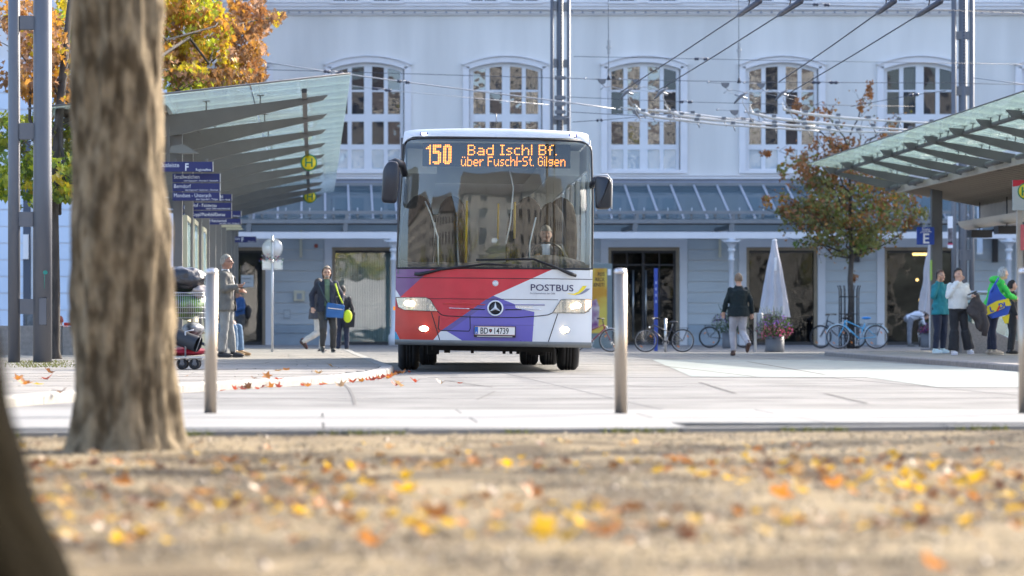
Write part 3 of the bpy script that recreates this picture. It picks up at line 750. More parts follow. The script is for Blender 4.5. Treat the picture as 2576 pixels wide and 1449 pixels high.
chrome = mat('chrome', (.8,.82,.85), .12, metal=1)
rubber = mat('tyre rubber', (.022,.022,.024), .75, var=.2, vscale=20)
mirror_b = mat('mirror housing', (.022,.024,.032), .38)
# livery areas (bus front seen square on), later ones win
def side(p, a, b): return (b[0]-a[0])*(p[1]-a[1])-(b[1]-a[1])*(p[0]-a[0])
def inpoly(p, poly):
    c = False; j = len(poly)-1
    for i in range(len(poly)):
        if (poly[i][1] > p[1]) != (poly[j][1] > p[1]) and p[0] < (poly[j][0]-poly[i][0])*(p[1]-poly[i][1])/(poly[j][1]-poly[i][1])+poly[i][0]: c = not c
        j = i
    return c
areas = [(1, [B(*q) for q in ((100,150),(2000,150),(1822,215),(1225,485),(1140,530),(700,840),(600,1000),(100,1000))]),
         (5, [B(*q) for q in ((100,150),(640,150),(597,205),(278,496),(232,430),(100,250))]),
         (0, [B(*q) for q in ((100,330),(232,425),(278,496),(100,500))]),
         (6, [B(*q) for q in ((100,850),(238,850),(285,945),(285,1000),(100,1000))]),
         (0, [B(*q) for q in ((690,848),(755,846),(932,952),(990,1000),(570,1000),(612,945))]),
         (3, [B(*q) for q in ((1222,485),(1440,572),(1450,610),(1640,650),(1622,1000),(990,1000),(932,952),(755,846),(700,842),(1140,530))]),
         (4, [B(*q) for q in ((1222,485),(1300,515),(1180,555),(775,845),(690,845),(1140,530))]),
         (2, [B(*q) for q in ((100,575),(480,640),(655,650),(690,848),(612,945),(285,945),(238,850),(100,600))])]
def cutlines():
    L = []
    for _, poly in areas:
        for a, b in zip(poly, poly[1:]+poly[:1]): L.append((a, b))
    return L
def front_panel(name, x0, x1, z0, z1, nx, nz, livery=True, mats=None, clip=None, off=0, parent=bus, hole_=None):
    bm = bmesh.new()
    vs = [[bm.verts.new((x0+(x1-x0)*i/nx, 0, z0+(z1-z0)*j/nz)) for i in range(nx+1)] for j in range(nz+1)]
    for j in range(nz):
        for i in range(nx): bm.faces.new((vs[j][i], vs[j][i+1], vs[j+1][i+1], vs[j+1][i]))
    lines = cutlines() if livery else []
    if clip: lines = lines + [(a, b) for a, b in zip(clip, clip[1:]+clip[:1])]
    for a, b in lines:
        n = Vector((-(b[1]-a[1]), 0, b[0]-a[0]))
        if n.length < 1e-6: continue
        # only cut faces near the segment
        mx0, mx1 = min(a[0], b[0])-.03, max(a[0], b[0])+.03; mz0, mz1 = min(a[1], b[1])-.03, max(a[1], b[1])+.03
        fs = [f for f in bm.faces if not (max(v.co.x for v in f.verts) < mx0 or min(v.co.x for v in f.verts) > mx1 or max(v.co.z for v in f.verts) < mz0 or min(v.co.z for v in f.verts) > mz1)]
        geom = list(fs) + list({e for f in fs for e in f.edges}) + list({v for f in fs for v in f.verts})
        bmesh.ops.bisect_plane(bm, geom=geom, plane_co=(a[0], 0, a[1]), plane_no=n, dist=1e-5)
    kill = []
    for f in bm.faces:
        c = f.calc_center_median(); p = (c.x, c.z); f.smooth = True
        f.material_index = 0
        if livery:
            for mi, poly in areas:
                if inpoly(p, poly): f.material_index = mi
        if clip and not inpoly(p, clip): kill.append(f)
        elif hole_ and any(inpoly(p, h) for h in hole_): kill.append(f)
    bmesh.ops.delete(bm, geom=kill, context='FACES')
    for v in bm.verts: v.co.y = yf(v.co.x, v.co.z) + off
    me = bpy.data.meshes.new(name); bm.to_mesh(me); bm.free()
    for mt in (mats or [p_white, p_red, p_dred, p_viol, p_dviol, p_purp, p_teal]): me.materials.append(mt)
    return link(name, me, parent)
hl_l = [B(*q) for q in ((232,502),(540,504),(583,528),(655,640),(560,640),(320,628),(258,600))]
hl_r = [B(*q) for q in ((1828,658),(1912,526),(1940,522),(2222,522),(2226,590),(2195,645),(2150,660))]
ZT, ZB = 1.335, .395
front_panel('front_panel', -HW, HW, ZB, ZT, 44, 16, hole_=None)
# bumper lower lip
mb = MB()
def strip(mb, us, zt, zb, off=0, thick=.0, m=0):
    vs = []
    for u in us: vs += [(u, yf(u, zt)+off, zt), (u, yf(u, zb)+off+thick, zb)]
    mb.add(vs, [(2*i, 2*i+1, 2*i+3, 2*i+2) for i in range(len(us)-1)], m, True)
us = [-HW+2*HW*i/40 for i in range(41)]
lip = []
for u in us: lip += [(u, yf(u, .4)-.006, .405), (u, yf(u, .4)-.012, .372), (u, yf(u,.4)+.05, .335), (u, yf(u,.4)+.4, .34)]
fs = []
for i in range(40):
    for j in range(3): fs.append((4*i+j, 4*i+j+1, 4*i+5+j, 4*i+4+j))
mb.add(lip, fs, 0, True); part('bumper_lip', mb, p_grey, bus)
# grooves and panel lines
def line_on(name, pts, wdt, m, off=-.004, parent=bus, dens=.05, lab=None):
    mb = MB(); P_ = []
    for a, b in zip(pts, pts[1:]):
        n = max(1, int(math.hypot(b[0]-a[0], b[1]-a[1])/dens))
        for i in range(n): P_.append((a[0]+(b[0]-a[0])*i/n, a[1]+(b[1]-a[1])*i/n))
    P_.append(pts[-1])
    mb.tube([(u, yf(u, z)+off, z) for u, z in P_], wdt, 6); return part(name, mb, m, parent)
line_on('panel_joint', [B(240,299), B(2230,318)], .0045, p_groove, 0)
line_on('panel_joint', [B(230,500), B(600,515), B(1500,523), B(1880,527)], .004, p_groove, 0)
line_on('panel_joint', [B(655,640), B(700,680), B(760,690), B(990,702), B(1450,708), B(1700,690), B(1780,680), B(1828,658), B(1912,526)], .006, p_groove, 0)
line_on('panel_joint', [B(595,652), B(688,945)], .006, p_groove, 0); line_on('panel_joint', [B(1878,668), B(1775,990)], .006, p_groove, 0)
line_on('tow_hatch', [B(676,690), B(668,820), B(690,838), B(980,845), B(992,820), B(988,690)], .006, p_groove, -.001)
for a, b in (((715,565),(1140,578)),((1340,578),(1745,580))): line_on('grille_bar', [B(*a), B(*b)], .006, p_dviol if a[0] > 1200 else p_dred, -.002)
for a, b in (((775,610),(980,618)),((1510,622),(1708,626))): line_on('grille_trim', [B(*a), B(*b)], .006, chrome, -.006)
for a, b in (((980,620),(1135,626)),((1345,628),(1510,626))): line_on('grille_slot', [B(*a), B(*b)], .007, p_groove, -.002)
line_on('bumper_crease', [B(1000,782), B(1640,785)], .003, p_dviol, 0)
mb = MB(); u, z = B(1240,360); mb.tube([(u, yf(u,z)+.01, z), (u, yf(u,z)-.012, z)], .038, 20); part('reflector_disc', mb, mat('milky reflector', (.7,.66,.66), .3), bus)
mb = MB(); u, z = B(1240,360); mb.torus((u, yf(u,z)-.012, z), .031, .004); part('reflector_ring', mb, chrome, bus)
# star emblem
u, z = B(1243,612); y = yf(u, z)
mb = MB(); mb.tube([(u, y+.02, z), (u, y-.012, z)], .094, 32); part('emblem_base', mb, p_black, bus)
mb = MB(); mb.torus((u, y-.016, z), .093, .0105, n=36)
for k in range(3):
    a = R(90+120*k); t = (u+.088*math.cos(a), z+.088*math.sin(a)); w1 = .020
    l = (u+w1*math.cos(a+R(60)), z+w1*math.sin(a+R(60))); r = (u+w1*math.cos(a-R(60)), z+w1*math.sin(a-R(60)))
    mb.add([(t[0], y-.016, t[1]), (l[0], y-.013, l[1]), (u, y-.034, z), (r[0], y-.013, r[1])], [(0,1,2),(0,2,3)])
part('star_emblem', mb, mat('bright silver', (.78,.80,.83), .3, metal=.35), bus)
# number plate
pl = MB(); x0, z1 = B(1030,790); x1, z0 = B(1452,905); z0 = z1-.128
zc = (z0+z1)/2; y0 = yf(.3, zc)-.03
pl.box(x0, x1, y0, y0+.05, z0-.016, z1); plate = part('plate_holder', pl, p_black, bus, bevel=.003)
plate.rotation_euler = (0,0,0)
m_pl = mat('plate white', (.82,.78,.72), .4); m_plb = mat('plate blue', (.01,.12,.45), .4); m_plr = mat('plate red rim', (.5,.1,.08), .5); m_blk = mat('plate black ink', (.01,.01,.01), .5); m_yel = mat('logo yellow', (.85,.66,.03), .4)
link('plate', MB().box(x0+.008, x1-.010, y0-.006, y0-.0005, z0+.012, z1-.006).mesh('plate', m_pl), plate)
link('plate_rim', MB().box(x0+.008, x1-.010, y0-.0075, y0-.0062, z1-.012, z1-.008).box(x0+.008, x1-.010, y0-.0075, y0-.0062, z0+.014, z0+.018).mesh('plate_rim', m_plr), plate)
link('plate_band', MB().box(x0+.009, x0+.052, y0-.009, y0-.0063, z0+.019, z1-.013).mesh('plate_band', m_plb), plate)
text_part('lettering', 'A', .045, m_pl, plate, (x0+.017, y0-.010, z0+.024), depth=.001)
text_part('lettering', 'BD', .112, m_blk, plate, (x0+.078, y0-.008, z0+.028), depth=.001, sx=.72, bold=.001)
text_part('lettering', '14739', .112, m_blk, plate, (x0+.246, y0-.008, z0+.028), depth=.001, sx=.72, bold=.001)
mb = MB(); cx, cz = x0+.213, zc+.003
mb.prism([(cx-.018,cz+.022),(cx+.018,cz+.022),(cx+.02,cz-.005),(cx,cz-.026),(cx-.02,cz-.005)], y0-.0085, y0-.0064); link('plate_crest', mb.mesh('plate_crest', m_blk), plate)
mb = MB(); mb.prism([(cx-.007,cz+.012),(cx+.007,cz+.012),(cx+.007,cz-.004),(cx,cz-.012),(cx-.007,cz-.004)], y0-.0095, y0-.0086); link('crest_shield', mb.mesh('crest_shield', m_plr), plate)
link('plate_bar', MB().box(x0+.04, x1-.04, y0-.004, y0, z0-.012, z0-.001).mesh('plate_bar', mat('grey strip', (.5,.48,.44), .5)), plate)
# operator lettering, follows the curved panel
m_navy = mat('navy lettering', (.035,.03,.09), .4)
def curved_text(name, txt, size, m, x, z, sx=1, bold=0, parent=bus, shear=0, off=-.004):
    o = text_part(name, txt, size, m, parent, (0,0,0), sx=sx, bold=bold, shear=shear, depth=.001)
    for v in o.data.vertices: v.co.x += x; v.co.z += z; v.co.y = v.co.y*.5 + yf(v.co.x, v.co.z) + off
    return o
x, z = B(1592,430); curved_text('lettering', 'POSTBUS', .118, m_navy, x, z-.004, sx=1.16, bold=.0012)
x, z = B(1592,468); curved_text('lettering', 'Ein Unternehmen der ÖBB', .030, mat('grey lettering', (.14,.13,.18), .5), x, z, sx=.98)
x, z = B(1456,610); curved_text('lettering', 'INTEGRO', .036, chrome, x, z, sx=1.35)
def swoosh(pts, m):
    mb = MB(); n = len(pts)//2; vs = []
    for i in range(n):
        for q in (pts[i], pts[-1-i]): u, z = B(*q); vs.append((u, yf(u,z)-.005, z))
    mb.add(vs, [(2*i,2*i+1,2*i+3,2*i+2) for i in range(n-1)], 0, True); part('logo_swoosh', mb, m, bus)
swoosh([(1972,462),(2040,464),(2085,445),(2120,400),(2132,384),(2175,384),(2140,430),(2100,462),(2050,478),(1985,468)], m_yel)
swoosh([(2052,478),(2100,466),(2145,432),(2168,412),(2212,412),(2170,445),(2120,470),(2058,480)], mat('logo grey', (.22,.23,.30), .4))
# lights
m_lamp = mat('headlight glow', (1,.95,.85), .3, emit=(1,.74,.42), es=6); m_lens = glass('lamp lens', tint=(.9,.9,.88), refl=.15, dark=(.5,.48,.42), dens=.35)
m_refl = mat('lamp reflector', (.75,.72,.65), .25, metal=.9, var=.15, vscale=30)
m_amb = mat('amber lens', (.7,.22,.03), .25, emit=(1,.3,.04), es=.2); m_drl = mat('daylight led', (.9,.92,1), .3, emit=(.85,.88,1), es=5)
def lens_patch(name, poly, off, m, parent=bus):
    xs = [p[0] for p in poly]; zs = [p[1] for p in poly]
    return front_panel(name, min(xs)-.01, max(xs)+.01, min(zs)-.01, max(zs)+.01, 12, 8, False, [m], poly, off, parent)
for nm, poly, blobs, ax in (('headlight', hl_l, ((400,566,.062,.036),(345,560,.035,.032)), None), ('headlight', hl_r, ((2070,582,.058,.038),(2030,596,.03,.03)), ((2165,528),(2222,528),(2222,595),(2165,640)))):
    h = lens_patch(nm, poly, -.004, m_refl)
    for (bx_, bz_, rx, rz) in blobs:
        u, z = B(bx_, bz_); mb = MB(); mb.ell((u, yf(u,z)-.008, z), (rx, .008, rz), 20, 10); link('bulb', mb.mesh('bulb', m_lamp), h)
    if ax: lens_patch('turn_signal', [B(*q) for q in ax], -.007, mat('warm glow lens', (1,.7,.4), .3, emit=(1,.62,.35), es=1.6), h)
    l = lens_patch('lens', poly, -.02, m_lens, h)
    c = list(poly)+[poly[0]]; line_on('headlight_rim', c, .005, p_groove, -.006)
for c, rx, rz in (((524,820),.060,.034), ((1950,832),.058,.038)):
    u, z = B(*c); mb = MB(); mb.ell((u, yf(u,z)-.002, z), (rx+.012, .012, rz+.010), 20, 8); fg = part('fog_light', mb, m_refl, bus)
    mb = MB(); mb.ell((u, yf(u,z)-.010, z), (rx, .012, rz), 20, 10); link('bulb', mb.mesh('bulb', m_lamp), fg)
mb = MB(); mb.box(-HW-.028, -HW-.002, .34, .42, .78, .83); part('side_marker', mb, m_amb, bus)
# windscreen
ws = [A(*q) for q in ((300,250),(318,222),(360,204),(420,198),(1300,200),(2080,232),(2150,250),(2190,280),(2203,330),(2222,800))]+[B(2226,30), B(2226,212), B(240,202), B(240,0)]+[A(262,800), A(280,500)]
g_ws = glass('windscreen glass', tint=(.72,.78,.76), refl=.052, dark=(.02,.02,.02), dens=.04, wav=.012, wscale=.8)
front_panel('windscreen', -HW, HW, 1.25, 3.1, 44, 34, False, [g_ws], ws, -.003)
line_on('screen_seal', ws+[ws[0]], .014, p_black, .002)
# white cap above screen and the roof
rf = MB(); prof = []
zt0 = 2.98
def topz(u): return 3.148 - .03*(abs(u)/1.2)**2 - (.06*max(0, (abs(u)-1.08)/.19)**2)
N = 36
vs = []
rows = 5
HWt = 1.225
for i in range(N+1):
    u = -1+2*i/N
    # lower edge follows the glass top
    ub = u*(1.21); zb = 3.032-.0*abs(u) - (.10*max(0, (abs(u)-.86)/.14)**2.2) ; 
    ut = u*1.19; zt = topz(ut)
    for j in range(rows):
        t = j/(rows-1); uu = ub+(ut-ub)*t; zz = zb+(zt-zb)*t
        yy_ = yf(uu, min(zz, 3.1)) - .012 + .10*t**2.5
        vs.append((uu, yy_, zz))
fs = [(i*rows+j, i*rows+rows+j, i*rows+rows+j+1, i*rows+j+1) for i in range(N) for j in range(rows-1)]
rf.add(vs, fs, 0, True); part('roof_cap', rf, p_white, bus)
LEN = 12.6
rf = MB(); vs = []
nn = 30
for yq in (.36, 6, LEN-.1):
    for i in range(nn+1):
        u = -1+2*i/nn; vs.append((u*1.19, yq + (.10*abs(u)**3 if yq < 1 else 0), topz(u*1.19) if yq < 1 else topz(u*1.19)-.004))
rf.add(vs, [(q*(nn+1)+i, q*(nn+1)+i+1, (q+1)*(nn+1)+i+1, (q+1)*(nn+1)+i) for q in range(2) for i in range(nn)], 0, True); part('roof', rf, p_white, bus)
# A pillars: white corner outside, thin black inside
for s in (-1, 1):
    mb = MB(); vs = []
    zs = [1.25+(3.02-1.25)*i/16 for i in range(17)]
    for z in zs:
        ue = 1.268-.045*((z-1.25)/1.77)**1.2
        ug = 1.232-.02*((z-1.25)/1.77)
        vs += [(s*ug, yf(ug, z)-.004, z), (s*ue, yf(HW, z)+.005, z), (s*ue, .9, z)]
    mb.add(vs, [(3*i, 3*i+1, 3*i+4, 3*i+3) if s > 0 else (3*i+3,3*i+4,3*i+1,3*i) for i in range(16)]+[(3*i+1,3*i+2,3*i+5,3*i+4) for i in range(16)], 0, True)
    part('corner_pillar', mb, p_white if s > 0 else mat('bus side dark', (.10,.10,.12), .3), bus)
# sides
for s in (-1, 1):
    mb = MB(); X0 = s*1.266
    mb.box(X0, X0-s*.03, .30, LEN, .40, 1.42); mb.box(X0*.975, X0*.975-s*.03, .9, LEN, 2.66, 3.05)
    for k in range(9): yk = .9+k*(LEN-1)/8; mb.box(X0, X0-s*.05, yk-.06, yk+.06, 1.42, 2.66)
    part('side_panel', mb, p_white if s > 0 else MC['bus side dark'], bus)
    mb = MB()
    for k in range(8):
        yk = .96+k*(LEN-1)/8; yk2 = .84+(k+1)*(LEN-1)/8; mb.quad((X0-s*.01, yk, 1.42), (X0-s*.01, yk2, 1.42), (X0*.978, yk2, 2.68), (X0*.978, yk, 2.68))
    part('side_window', mb, glass('bus side glass', tint=(.88,.9,.9), refl=.06), bus)
mb = MB(); mb.box(-1.24, 1.24, LEN-.06, LEN, .45, 3.1); part('rear_wall', mb, p_white, bus)
# marker lamps, aerial
for q in ((490,150),(2010,170)):
    u, z = A(*q); mb = MB(); mb.box(u-.05, u+.05, yf(u,z)-.02, yf(u,z)+.02, z-.02, z+.018); o = part('marker_lamp', mb, mat('marker housing', (.06,.05,.2), .4), bus, bevel=.005)
    mb = MB(); mb.box(u-.03, u+.03, yf(u,z)-.026, yf(u,z)-.0205, z-.013, z+.010); link('diode', mb.mesh('diode', m_drl), o)
u, z = A(1248,90); mb = MB(); mb.tube([(u, 1.4, 3.1), (u, 1.38, 3.18)], .018, 8); mb.tube([(u, 1.38, 3.15), (u+.0, 1.36, 3.42)], .005, 6); part('aerial', mb, p_black, bus)
# wipers
for pts in ([(420,262),(470,268),(700,215),(1130,160),(1500,178)], [(2058,282),(2000,262),(1830,190),(1620,110),(1040,118)]):
    P3 = [B(*q) for q in pts]; mb = MB()
    mb.tube([(u, yf(u,z)-.045, z) for u, z in P3], [.022,.026,.014,.008,.006], 8); wp = part('wiper', mb, p_black, bus)
    mb = MB(); q = [P3[2], P3[3], P3[4]]; mb.tube([(u, yf(u,z)-.022, z-.012) for u, z in q], .007, 6); link('wiper_blade', mb.mesh('wiper_blade', p_black), wp)
# mirrors
def mirror(pts, arm, back, lab):
    mb = MB(); zc = sum(p[1] for p in pts)/len(pts); xc = sum(p[0] for p in pts)/len(pts)
    rings = []
    for (yo, sc) in ((-.16,.86),(-.145,.95),(-.11,1.0),(.02,1.0),(.05,.94)):
        rings.append([(xc+(p[0]-xc)*sc, yo-.05, zc+(p[1]-zc)*sc) for p in pts])
    n = len(pts); vs = [v for r in rings for v in r]; fs = [tuple(range(n)), tuple(range(5*n-1, 4*n-1, -1))]
    for k in range(4): fs += [(k*n+i, (k+1)*n+i, (k+1)*n+(i+1)%n, k*n+(i+1)%n) for i in range(n)]
    mb.add(vs, fs, 0, True); m_ = part('mirror', mb, mirror_b, bus)
    mb = MB(); mb.tube(arm, [.05,.055,.05,.045], 10); link('mirror_arm', mb.mesh('mirror_arm', mirror_b), m_)
    mb = MB(); mb.add([(xc+(p[0]-xc)*.85, .001+.0, zc+(p[1]-zc)*.85) for p in pts], [tuple(range(n-1,-1,-1))]); link('mirror_glass', mb.mesh('mirror_glass', chrome), m_)
def rnd_poly(pts, k=5):
    # round the corners of a polygon
    out = []
    n = len(pts)
    for i in range(n):
        p0, p1, p2 = Vector(pts[i-1]), Vector(pts[i]), Vector(pts[(i+1)%n]); r = .34
        a = p1+(p0-p1)*r*min(1,.12/(p0-p1).length); b = p1+(p2-p1)*r*min(1,.12/(p2-p1).length)
        a = p1+(p0-p1).normalized()*.055; b = p1+(p2-p1).normalized()*.055
        for t in range(k+1):
            u = t/k; q = a*(1-u)**2+p1*2*u*(1-u)+b*u*u; out.append((q.x, q.y))
    return out
mirror(rnd_poly([A(82,520), A(68,860), A(225,870), A(245,640), A(240,450), A(140,435)][::-1]), [(A(150,470)[0], -.09, A(150,470)[1]), (A(200,455)[0], -.10, A(200,450)[1]), (A(270,465)[0], -.02, A(270,470)[1]), (A(300,560)[0], .22, A(300,560)[1])], 1, 'left')
mirror(rnd_poly([A(2225,592), A(2238,935), A(2392,930), A(2396,650), A(2350,600)][::-1]), [(A(2260,620)[0], -.06, A(2260,640)[1]), (A(2240,640)[0], -.02, A(2240,640)[1]), (A(2225,660)[0], .1, A(2225,660)[1]), (A(2215,680)[0], .26, A(2215,680)[1])], 1, 'right')
mb = MB(); q = [A(2225,590), A(2350,582), A(2398,640), A(2400,930)]; mb.tube([(u, -.10, z) for u, z in q], .008, 6); part('mirror_edge', mb, p_white, bus)
# wheels
def wheel(x, y, wd, dual=False):
    o = MB(); prof = [(.30,-wd/2),(.44,-wd/2),(.478,-wd/2+.03),(.49,-wd/2+.06)]
    for k in range(5):
        a = -wd/2+.06+(wd-.12)*k/4
        if 0 < k < 4: prof += [(.49,a-.006),(.478,a-.004),(.478,a+.004),(.49,a+.006)]
    prof += [(.49,wd/2-.06),(.478,wd/2-.03),(.44,wd/2),(.30,wd/2)]
    n = 40; vs = []; fs = []
    for (r, h) in prof:
        for k in range(n): vs.append((h, r*math.cos(6.28318*k/n), r*math.sin(6.28318*k/n)))
    for i in range(len(prof)-1):
        for k in range(n): fs.append((i*n+k, i*n+(k+1)%n, (i+1)*n+(k+1)%n, (i+1)*n+k))
    o.add(vs, fs, 0, True); wl = part('wheel', o, rubber, bus); wl.location = (x, y, .487)
    h = MB(); h.tube([(-wd/2+.05,0,0),(wd/2-.05,0,0)], .30, 24); link('rim', h.mesh('rim', m_steel), wl)
    return wl
wheel(-1.085, 2.6, .285); wheel(1.085, 2.6, .285)
for s in (-1, 1):
    wheel(s*1.10-.0, 8.9, .275); wheel(s*.79-.0, 8.9, .275)
mb = MB(); mb.box(-1.2, 1.2, .35, LEN-.1, .36, .55); mb.box(-.78,.78,.5,1.6,.27,.36); mb.box(-.72,.72,8.7,9.1,.30,.5); mb.box(-.6,.6,2.5,2.75,.26,.4); mb.box(-.98,.98,1.7,3.5,.34,.5)
mb.box(-.82,-.66,4,5.2,.19,.4); mb.box(.62,.82,3.9,5.2,.20,.4); mb.box(-.45,-.1,9,11,.24,.4)
rnd = random.Random(2)
for k in range(9): x = rnd.uniform(-.7,.7); mb.box(x, x+.04, 1.0, 1.04, .235, .3)
part('underbody', mb, p_under, bus)
for s in (-1,1):
    mb = MB(); mb.box(s*1.25, s*1.262, 2.05, 3.15, .40, .43); mb.box(s*.93, s*.95, 2.0, 3.2, .3, 1.0); part('wheel_arch', mb, p_under, bus)
# interior: driver's cab, seats, poles, LED display
m_seat = mat('bus seat fabric', (.06,.042,.03), .9, var=.3, vscale=6); m_intw = mat('bus interior panel', (.75,.75,.73), .6); m_dash = mat('dashboard', (.05,.05,.055), .6, var=.2); m_pole = mat('yellow pole', (.75,.46,.02), .35)
mb = MB(); mb.box(-1.22,1.22,.4,LEN-.1,.56,.60); mb.box(-1.2,1.2,2.2,LEN-.1,.80,1.02); part('floor', mb, m_dash, bus)
mb = MB(); mb.box(-1.18,1.18,1.1,LEN-.1,3.00,3.03); mb.box(-1.15,-.75,1.6,LEN-.1,2.62,2.95); mb.box(.75,1.15,1.6,LEN-.1,2.62,2.95); part('ceiling', mb, m_intw, bus)
mb = MB(); mb.box(-.95,.35,6.1,6.15,1.3,2.32); part('partition', mb, m_intw, bus)
mb = MB(); mb.box(-.78,-.66,6.06,6.099,2.12,2.24); part('partition_window', mb, p_black, bus)
dv = []
for i in range(25):
    u = -1.2+2.4*i/24; dv += [(u, yf(u,1.3)+.05, 1.24), (u, yf(u,1.3)+.12, 1.36+.06*max(0,math.sin((u+.2)*2.2))), (u, yf(u,1.3)+.75, 1.42+.12*max(0,math.sin((u-.1)*2.6))), (u, yf(u,1.3)+.8, 1.1)]
mb = MB(); mb.add(dv, [(4*i+j, 4*i+4+j, 4*i+5+j, 4*i+1+j) for i in range(24) for j in range(3)], 0, True); part('dashboard', mb, m_dash, bus)
def seat(x, y, z, hgt=1.15, parent=bus):
    mb = MB()
    mb.ell((x, y, z+hgt*.5), (.235, .09, hgt*.52), 14, 9, fn=lambda q, d: Vector((max(-.22,min(.22,q.x*1.25))*(1 if q.z < 0 else 1-.35*(q.z/hgt)), q.y, q.z)))
    mb.box(x-.22, x+.22, y-.45, y, z+.0, z+.12); o = part('seat', mb, m_seat, parent); return o
for y in (2.9, 3.8, 4.7, 5.6, 7, 8, 9, 10):
    for x in (-.98, -.52, .52, .98): seat(x, y, 1.32 if y > 2 else 1.1, 1.05)
for x in (-1.0,-.55): seat(x, 1.85, 1.05, 1.2)
for x in (.78,): seat(x, 1.75, 1.0, 1.25)
for (q, z0, z1, y) in ((958, 1.37, 2.25, 1.15), (1322, 1.8, 2.3, 3.2), (1484, 1.8, 2.3, 2.6)):
    u, _ = A(q, 800); mb = MB(); mb.tube([(u*1.02, y, z0), (u*1.02, y, z1)], .016, 8); part('grab_pole', mb, m_pole, bus)
mb = MB(); mb.torus((0,0,0), .22, .016, 'z'); mb.tube([(0,0,0),(0,.05,-.25)], .03, 8); mb.box(-.2,.2,-.02,.02,-.01,.01); sw = part('steering_wheel', mb, p_black, bus); sw.location = (.72,.85,1.50); sw.rotation_euler = (R(-58),0,0)
mb = MB(); u, z = A(1225,1245); mb.box(u-.035, u+.035, yf(u,z)+.06, yf(u,z)+.1, z-.025, z+.03); part('card_reader', mb, mat('pale device', (.7,.7,.72), .4), bus)
# vertical pale guide in the screen (roller blinds cords)
for pts in ([A(500,830), A(560,960), A(640,1200), B(650,200)], [A(1380,520), A(1420,700), A(1395,1050), A(1350,1270)], [A(1660,1000), A(1600,1270), B(1600,110)]):
    mb = MB(); mb.tube([(u*.98, yf(u,z)+.35, z) for u, z in pts], .009, 6); part('curtain_cord', mb, m_intw, bus)
# LED display
FONT = {
'B':["11110","10001","10001","11110","10001","10001","11110"],'a':["00000","00000","01110","00001","01111","10001","01111"],'d':["00001","00001","01111","10001","10001","10001","01111"],
'I':["111","010","010","010","010","010","111"],'s':["0000","0000","0111","1000","0110","0001","1110"],'c':["0000","0000","0111","1000","1000","1000","0111"],'h':["10000","10000","10110","11001","10001","10001","10001"],
'l':["1","1","1","1","1","1","1"],'f':["0011","0100","0100","1110","0100","0100","0100"],'.':["0","0","0","0","0","0","1"],' ':["00"]*7,'u':["00000","00000","10001","10001","10001","10011","01101"],
'ü':["01010","00000","10001","10001","10001","10011","01101"],'b':["10000","10000","11110","10001","10001","10001","11110"],'e':["00000","00000","01110","10001","11111","10000","01110"],'r':["0000","0000","1011","1100","1000","1000","1000"],
'F':["11111","10000","10000","11110","10000","10000","10000"],'-':["000","000","000","111","000","000","000"],'S':["01111","10000","10000","01110","00001","00001","11110"],'t':["010","010","111","010","010","010","001"],
'G':["01110","10001","10000","10111","10001","10001","01110"],'i':["1","0","1","1","1","1","1"],'g':["00000","00000","01111","10001","01111","00001","01110"],'n':["00000","00000","10110","11001","10001","10001","10001"],
'1':["001","011","111","001","001","001","001","001","001","001","001","001","001"],'5':["11111","11111","11000","11000","11110","11111","00011","00011","00011","00011","00011","11111","01110"],'0':["01110","11111","11011","11011","11011","11011","11011","11011","11011","11011","11011","11111","01110"]}
m_led = mat('amber diodes', (1,.4,.05), .5, emit=(1,.27,.02), es=1.15)
u0, z1 = A(480,235); u1, z0 = A(1990,505)
mb = MB()
vs = []
for i in range(13):
    u = u0+(u1-u0)*i/12; vs += [(u, yf(u, z0)+.10, z0), (u, yf(u, z1)+.10, z1)]
mb.add(vs, [(2*i,2*i+2,2*i+3,2*i+1) for i in range(12)]); disp = part('display_board', mb, mat('display black', (.008,.008,.01), .5), bus)
def led(txt, xa, xb, ya, yb, rows=7, bold=False):
    cols = sum(len(FONT[c][0]) for c in txt) + (len(txt)-1)*(1 if rows == 7 else 1)
    mb = MB(); cw = (xb-xa)/cols; rh = (yb-ya)/rows; x = 0
    for ch in txt:
        bmp = FONT[ch]
        for r_, row in enumerate(bmp):
            for c_, b in enumerate(row):
                if b == '1':
                    u, z = A(xa+(x+c_+.5)*cw, ya+(r_+.5)*rh); hu, hz = cw*.0012655*.40, rh*.0012655*.36; y = yf(u, z)+.085
                    mb.add([(u-hu*.5,y,z-hz),(u+hu*.5,y,z-hz),(u+hu,y,z-hz*.4),(u+hu,y,z+hz*.4),(u+hu*.5,y,z+hz),(u-hu*.5,y,z+hz),(u-hu,y,z+hz*.4),(u-hu,y,z-hz*.4)], [tuple(range(8))])
        x += len(bmp[0])+1
    link('lettering', mb.mesh('lettering', m_led), disp)
led('150', 512, 776, 258, 462, 13)
led('Bad Ischl Bf.', 938, 1850, 262, 372); led('über Fuschl-St. Gilgen', 873, 1938, 384, 484)
def tilt(o):
    # body leans a little to the right on its springs; the wheels stay upright
    pass
for o in list(bus.children):
    if o.name.split('.')[0] not in ('wheel',) and o.type == 'MESH':
        o.rotation_euler.y += ROLL
